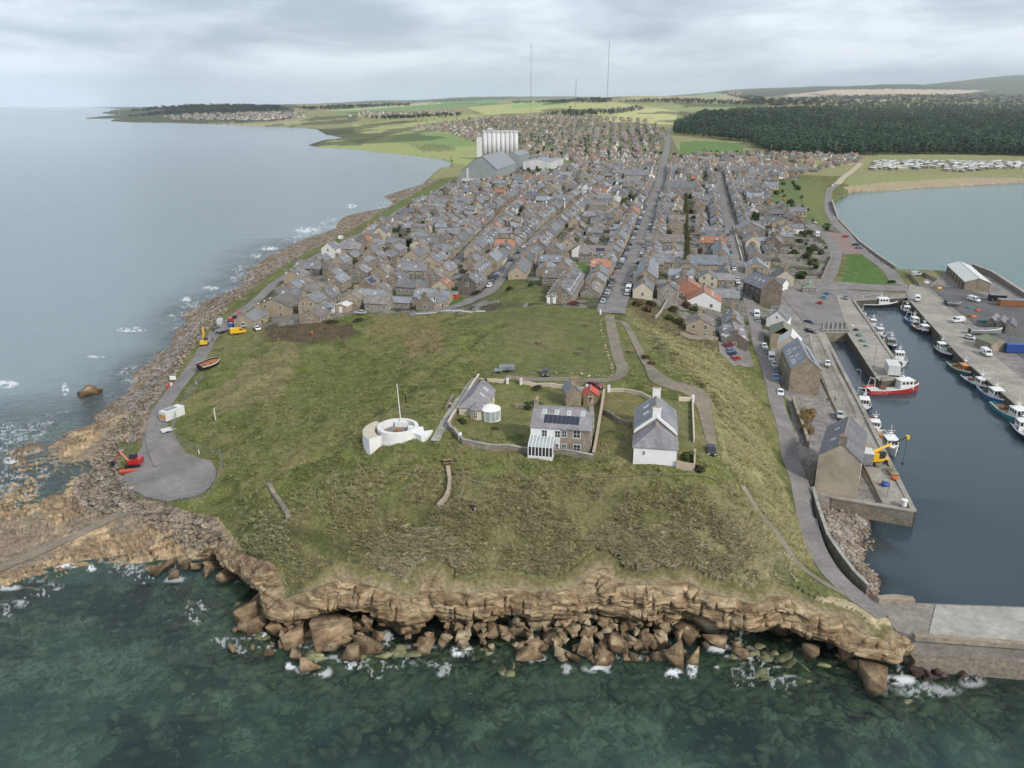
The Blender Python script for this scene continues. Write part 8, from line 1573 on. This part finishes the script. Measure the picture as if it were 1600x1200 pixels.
# temporary fencing round the turning circle: panels as parts
def site_fence(label, L):
    q = smooth_line(PL(L), .4); d = np.concatenate([[0], np.cumsum(np.linalg.norm(np.diff(q, axis=0), axis=1))]); n = int(d[-1]/3.4); S = [np.array([np.interp(i*3.4, d, q[:, 0]), np.interp(i*3.4, d, q[:, 1])]) for i in range(n+1)]
    e_ = empty('site_fence', (*S[0], float(gz(*S[0]))), 0, label, 'fence'); o0 = S[0]; z0 = float(gz(*o0))
    for a, b in zip(S[:-1], S[1:]):
        za, zb = float(gz(*a))-z0, float(gz(*b))-z0; a_, b_ = a-o0, b-o0; m = MB()
        for t in (0, .25, .5, .75, 1): p_ = a_+(b_-a_)*t*.985; z = za+(zb-za)*t; m.tube((*p_, z), (*p_, z+1.9), .035 if t in (0, 1) else .012, n=4)
        for h_ in (.15, .75, 1.3, 1.88): m.tube((*a_, za+h_), (*(a_+(b_-a_)*.985), zb+h_), .035 if h_ in (.15, 1.88) else .012, n=4)
        m.obj('fence_panel', ['grey_metal'], e_)
site_fence('wire mesh site fence curving round the seaward side of the turning circle', [(262,598),(245,630),(212,665),(205,700),(190,715),(182,740),(190,762),(212,778),(262,787),(295,786),(330,770),(345,752)]); site_fence('wire mesh site fence between coast road and hillside', [(318,590),(300,615),(275,655),(272,685),(290,698),(320,708),(342,712),(348,735),(345,752)])
p = P(271,597); e_ = empty('notice_board', p, R(10), 'white notice board on the fence beside the coast road', 'sign'); MB().box(-.9, .9, -.03, .03, .7, 1.9, 0).obj('panel', ['frame_white'], e_); [MB().tube((x, 0, -.2), (x, 0, 1.9), .05, n=5).obj('post', ['grey_metal'], e_) for x in (-.8, .8)]
p = P(268,604); e_ = empty('barrier', p, R(10), 'red and white plastic barriers beside the notice board', 'barrier')
for i in range(3): o = MB().ext([(-.3, 0), (.3, 0), (.15, .9), (-.15, .9)], 'y', -.55, .55, 0).obj('barrier_block', ['red_paint' if i != 1 else 'frame_white'], e_, (i*.8-.8, i*.3, 0)); 
# picnic tables
def picnic(u, v, rz, label):
    e_ = empty('picnic_table', P(u, v), rz, label, 'table', 'picnic tables on the mown grass'); MB().box(-.9, .9, -.38, .38, .72, .78, 0).obj('table_top', ['wood'], e_)
    for s_ in (-1, 1): MB().box(-.9, .9, s_*.75-.14, s_*.75+.14, .42, .47, 0).obj('bench_seat', ['wood'], e_)
    for x in (-.6, .6):
        m = MB(); m.tube((x, -.8, 0), (x, -.1, .72), .05, n=4); m.tube((x, .8, 0), (x, .1, .72), .05, n=4); m.box(x-.04, x+.04, -.75, .75, .36, .42, 0); m.obj('leg_frame', ['wood'], e_)
for a in ((843,537,.4,'picnic table on the mown grass, farthest left'),(916,509,1.2,'picnic table on the mown grass nearest the main street'),(903,553,.2,'picnic table low on the mown grass above the white stones'),(984,551,.9,'picnic table on the strip between the two gravel drives'),(1080,575,.5,'dark bench table on the brow of the dry slope'),(700,724,.3,'dark bench table above the old wall below the lookout')): picnic(*a)
for k, (u, v, lb) in enumerate(((792,580,'grey open topped trailer box on the grass above the gate, right one'), (778,582,'small grey trailer frame left of the grey trailer box'))):
    e_ = empty('trailer', P(u, v), .05, lb, 'trailer'); s_ = 1 if k == 0 else .5; m = MB(); m.box(-1.9*s_, 1.9*s_, -.9, .9, .5, 1.5 if k == 0 else .75, 0); m.obj('trailer_body', ['slate_blue' if k == 0 else 'grey_metal'], e_); m = MB(); m.tube((-1.9*s_, 0, .5), (-1.9*s_-1.3, 0, .4), .06, n=5); m.obj('drawbar', ['grey_metal'], e_); [link('wheel', WHM, e_, (0, q*1.0, .34)) for q in (-1, 1)]
# white stones beside the drive
WS = [(937,502),(938,507),(939,512),(939,517),(940,522),(941,527),(942,532),(943,536),(945,541),(946,546),(948,551),(950,556),(951,561),(953,566),(955,571),(957,576),(957,582),(955,587),(950,590),(943,589),(936,588),(930,587),(920,588),(908,586),(900,584),(893,584),(884,582),(876,581),(868,583),(845,580),(835,584),(828,589),(815,589),(806,592)]
for i, (u, v) in enumerate(WS):
    p = P(u, v); o = link('edge_stone', BM_[(i % 14, 'boulder_pale')]); s_ = rt.uniform(.7, 1.2); o.location = (p.x, p.y, p.z+.15); o.scale = (s_, s_*.8, s_*.7); o.rotation_euler[2] = i*1.3; setp(o, 'pale stone in the line edging the mown grass beside the gravel drive', 'stone', 'pale stones edging the gravel drive')
# nets, crates and clutter on the quays
def pile(u, v, s_, mat, label, name='net_pile', cat='nets'):
    p = px3(u, v, 3.35); vv, ff = hull_proto(int(u), 26, .6); o = link(name, mesh_np(name, vv, ff, [mat], smooth=True), None, (p.x, p.y, 3.6)); o.scale = (s_, s_*.8, s_*.7); setp(o, label, cat)
for a in ((1331,510,1.2,'white_paint','white bag at the corner of the middle pier'),(1337,516,2.0,'black_metal','black heap near the top of the middle pier'),(1343,525,2.2,'teal_net','teal net pile on the middle pier, upper one'),(1348,533,2.2,'teal_net','teal net pile on the middle pier, lower one'),(1353,541,1.5,'teal_net','small green coil below the teal net piles'),(1343,688,2.4,'black_metal','dark heap of gear beside the big pale warehouse'),(1349,700,1.8,'yellow_paint','yellow and blue crates heap beside the crane'),(1382,757,2.2,'blue_paint','blue tarpaulin covered pile near the quay end'),(1398,748,1.8,'orange_net','orange net bundle on the quay edge'),(1372,727,1.8,'boulder_pale','broken pale stones beside the crane'),(1390,735,2.4,'boulder_pale','broken pale stones along the damaged quay edge'),(1396,742,2,'boulder_pale','pale rubble at the damaged quay edge, lower heap'),(1518,495,3.2,'orange_net','orange net heap before the grey open hull'),(1535,503,2.6,'teal_net','dark teal net heap before the stone stores'),(1514,481,2.8,'teal_net','green net spread on the yard tarmac'),(1528,486,2.2,'orange_net','orange net spread beside the green one'),(1467,451,2.2,'yellow_paint','yellow gear on the grass by the walled compound'),(1447,442,2.4,'roof_white','white tank inside the walled compound')): pile(*a)
p = px3(1412,790,3.35); e_ = empty('bollard', p, 0, 'stout white bollard near the end of the west quay', 'bollard'); MB().lathe([(.55, 0), (.5, 1.0), (.62, 1.05), (.62, 1.35), (.02, 1.45)], 14).obj('bollard_body', ['frame_white'], e_)
wall_line('compound_wall', 'walled gear compound beside the silver campervan', [(1422,432),(1442,430),(1465,441),(1455,449),(1436,448),(1422,432)], 1.6, .3, 'stone_grey')
p = P(1225,314); e_ = empty('buoy', p, 0, 'round orange ball on the large green lawn', 'buoy'); MB().lathe([(.02, 2.4), (.8, 2.1), (1.2, 1.2), (.8, .3), (.02, 0)], 12).obj('ball', ['orange_net'], e_)
p = G(966,1006,.5)
# iron rungs beam in the gully of the cliff
a_ = Vector((*G(946,898,8.8), 9.2)); e_ = empty('old_ladder', a_, 0, 'dark timber ladder lying down the narrow cleft in the cliff', 'ladder'); m = MB(); [m.tube((s_, 0, 0), (s_-1.4, -3.4, -5), .12, n=4) for s_ in (-.3, .3)]; [m.tube((-.3-.14*i, -.34*i, -.5*i), (.3-.14*i, -.34*i, -.5*i), .06, n=4) for i in range(10)]; m.obj('ladder_frame', ['black_metal'], e_)
# ================================================================ air
hm_ = bpy.data.materials.new('haze_air'); hm_.use_nodes = True; t = hm_.node_tree; t.nodes.clear(); mo = t.nodes.new('ShaderNodeOutputMaterial'); pv_ = t.nodes.new('ShaderNodeVolumePrincipled'); pv_.inputs['Color'].default_value = (.88, .94, 1, 1); pv_.inputs['Density'].default_value = .000026; pv_.inputs['Anisotropy'].default_value = .2; t.links.new(pv_.outputs[0], mo.inputs['Volume']); MATS['haze_air'] = hm_
m = MB(); m.box(-52000, 52000, -200, 44000, -12, 1200, 0); setp(m.obj('haze', ['haze_air']), 'thin sea haze in the air', kind='stuff')
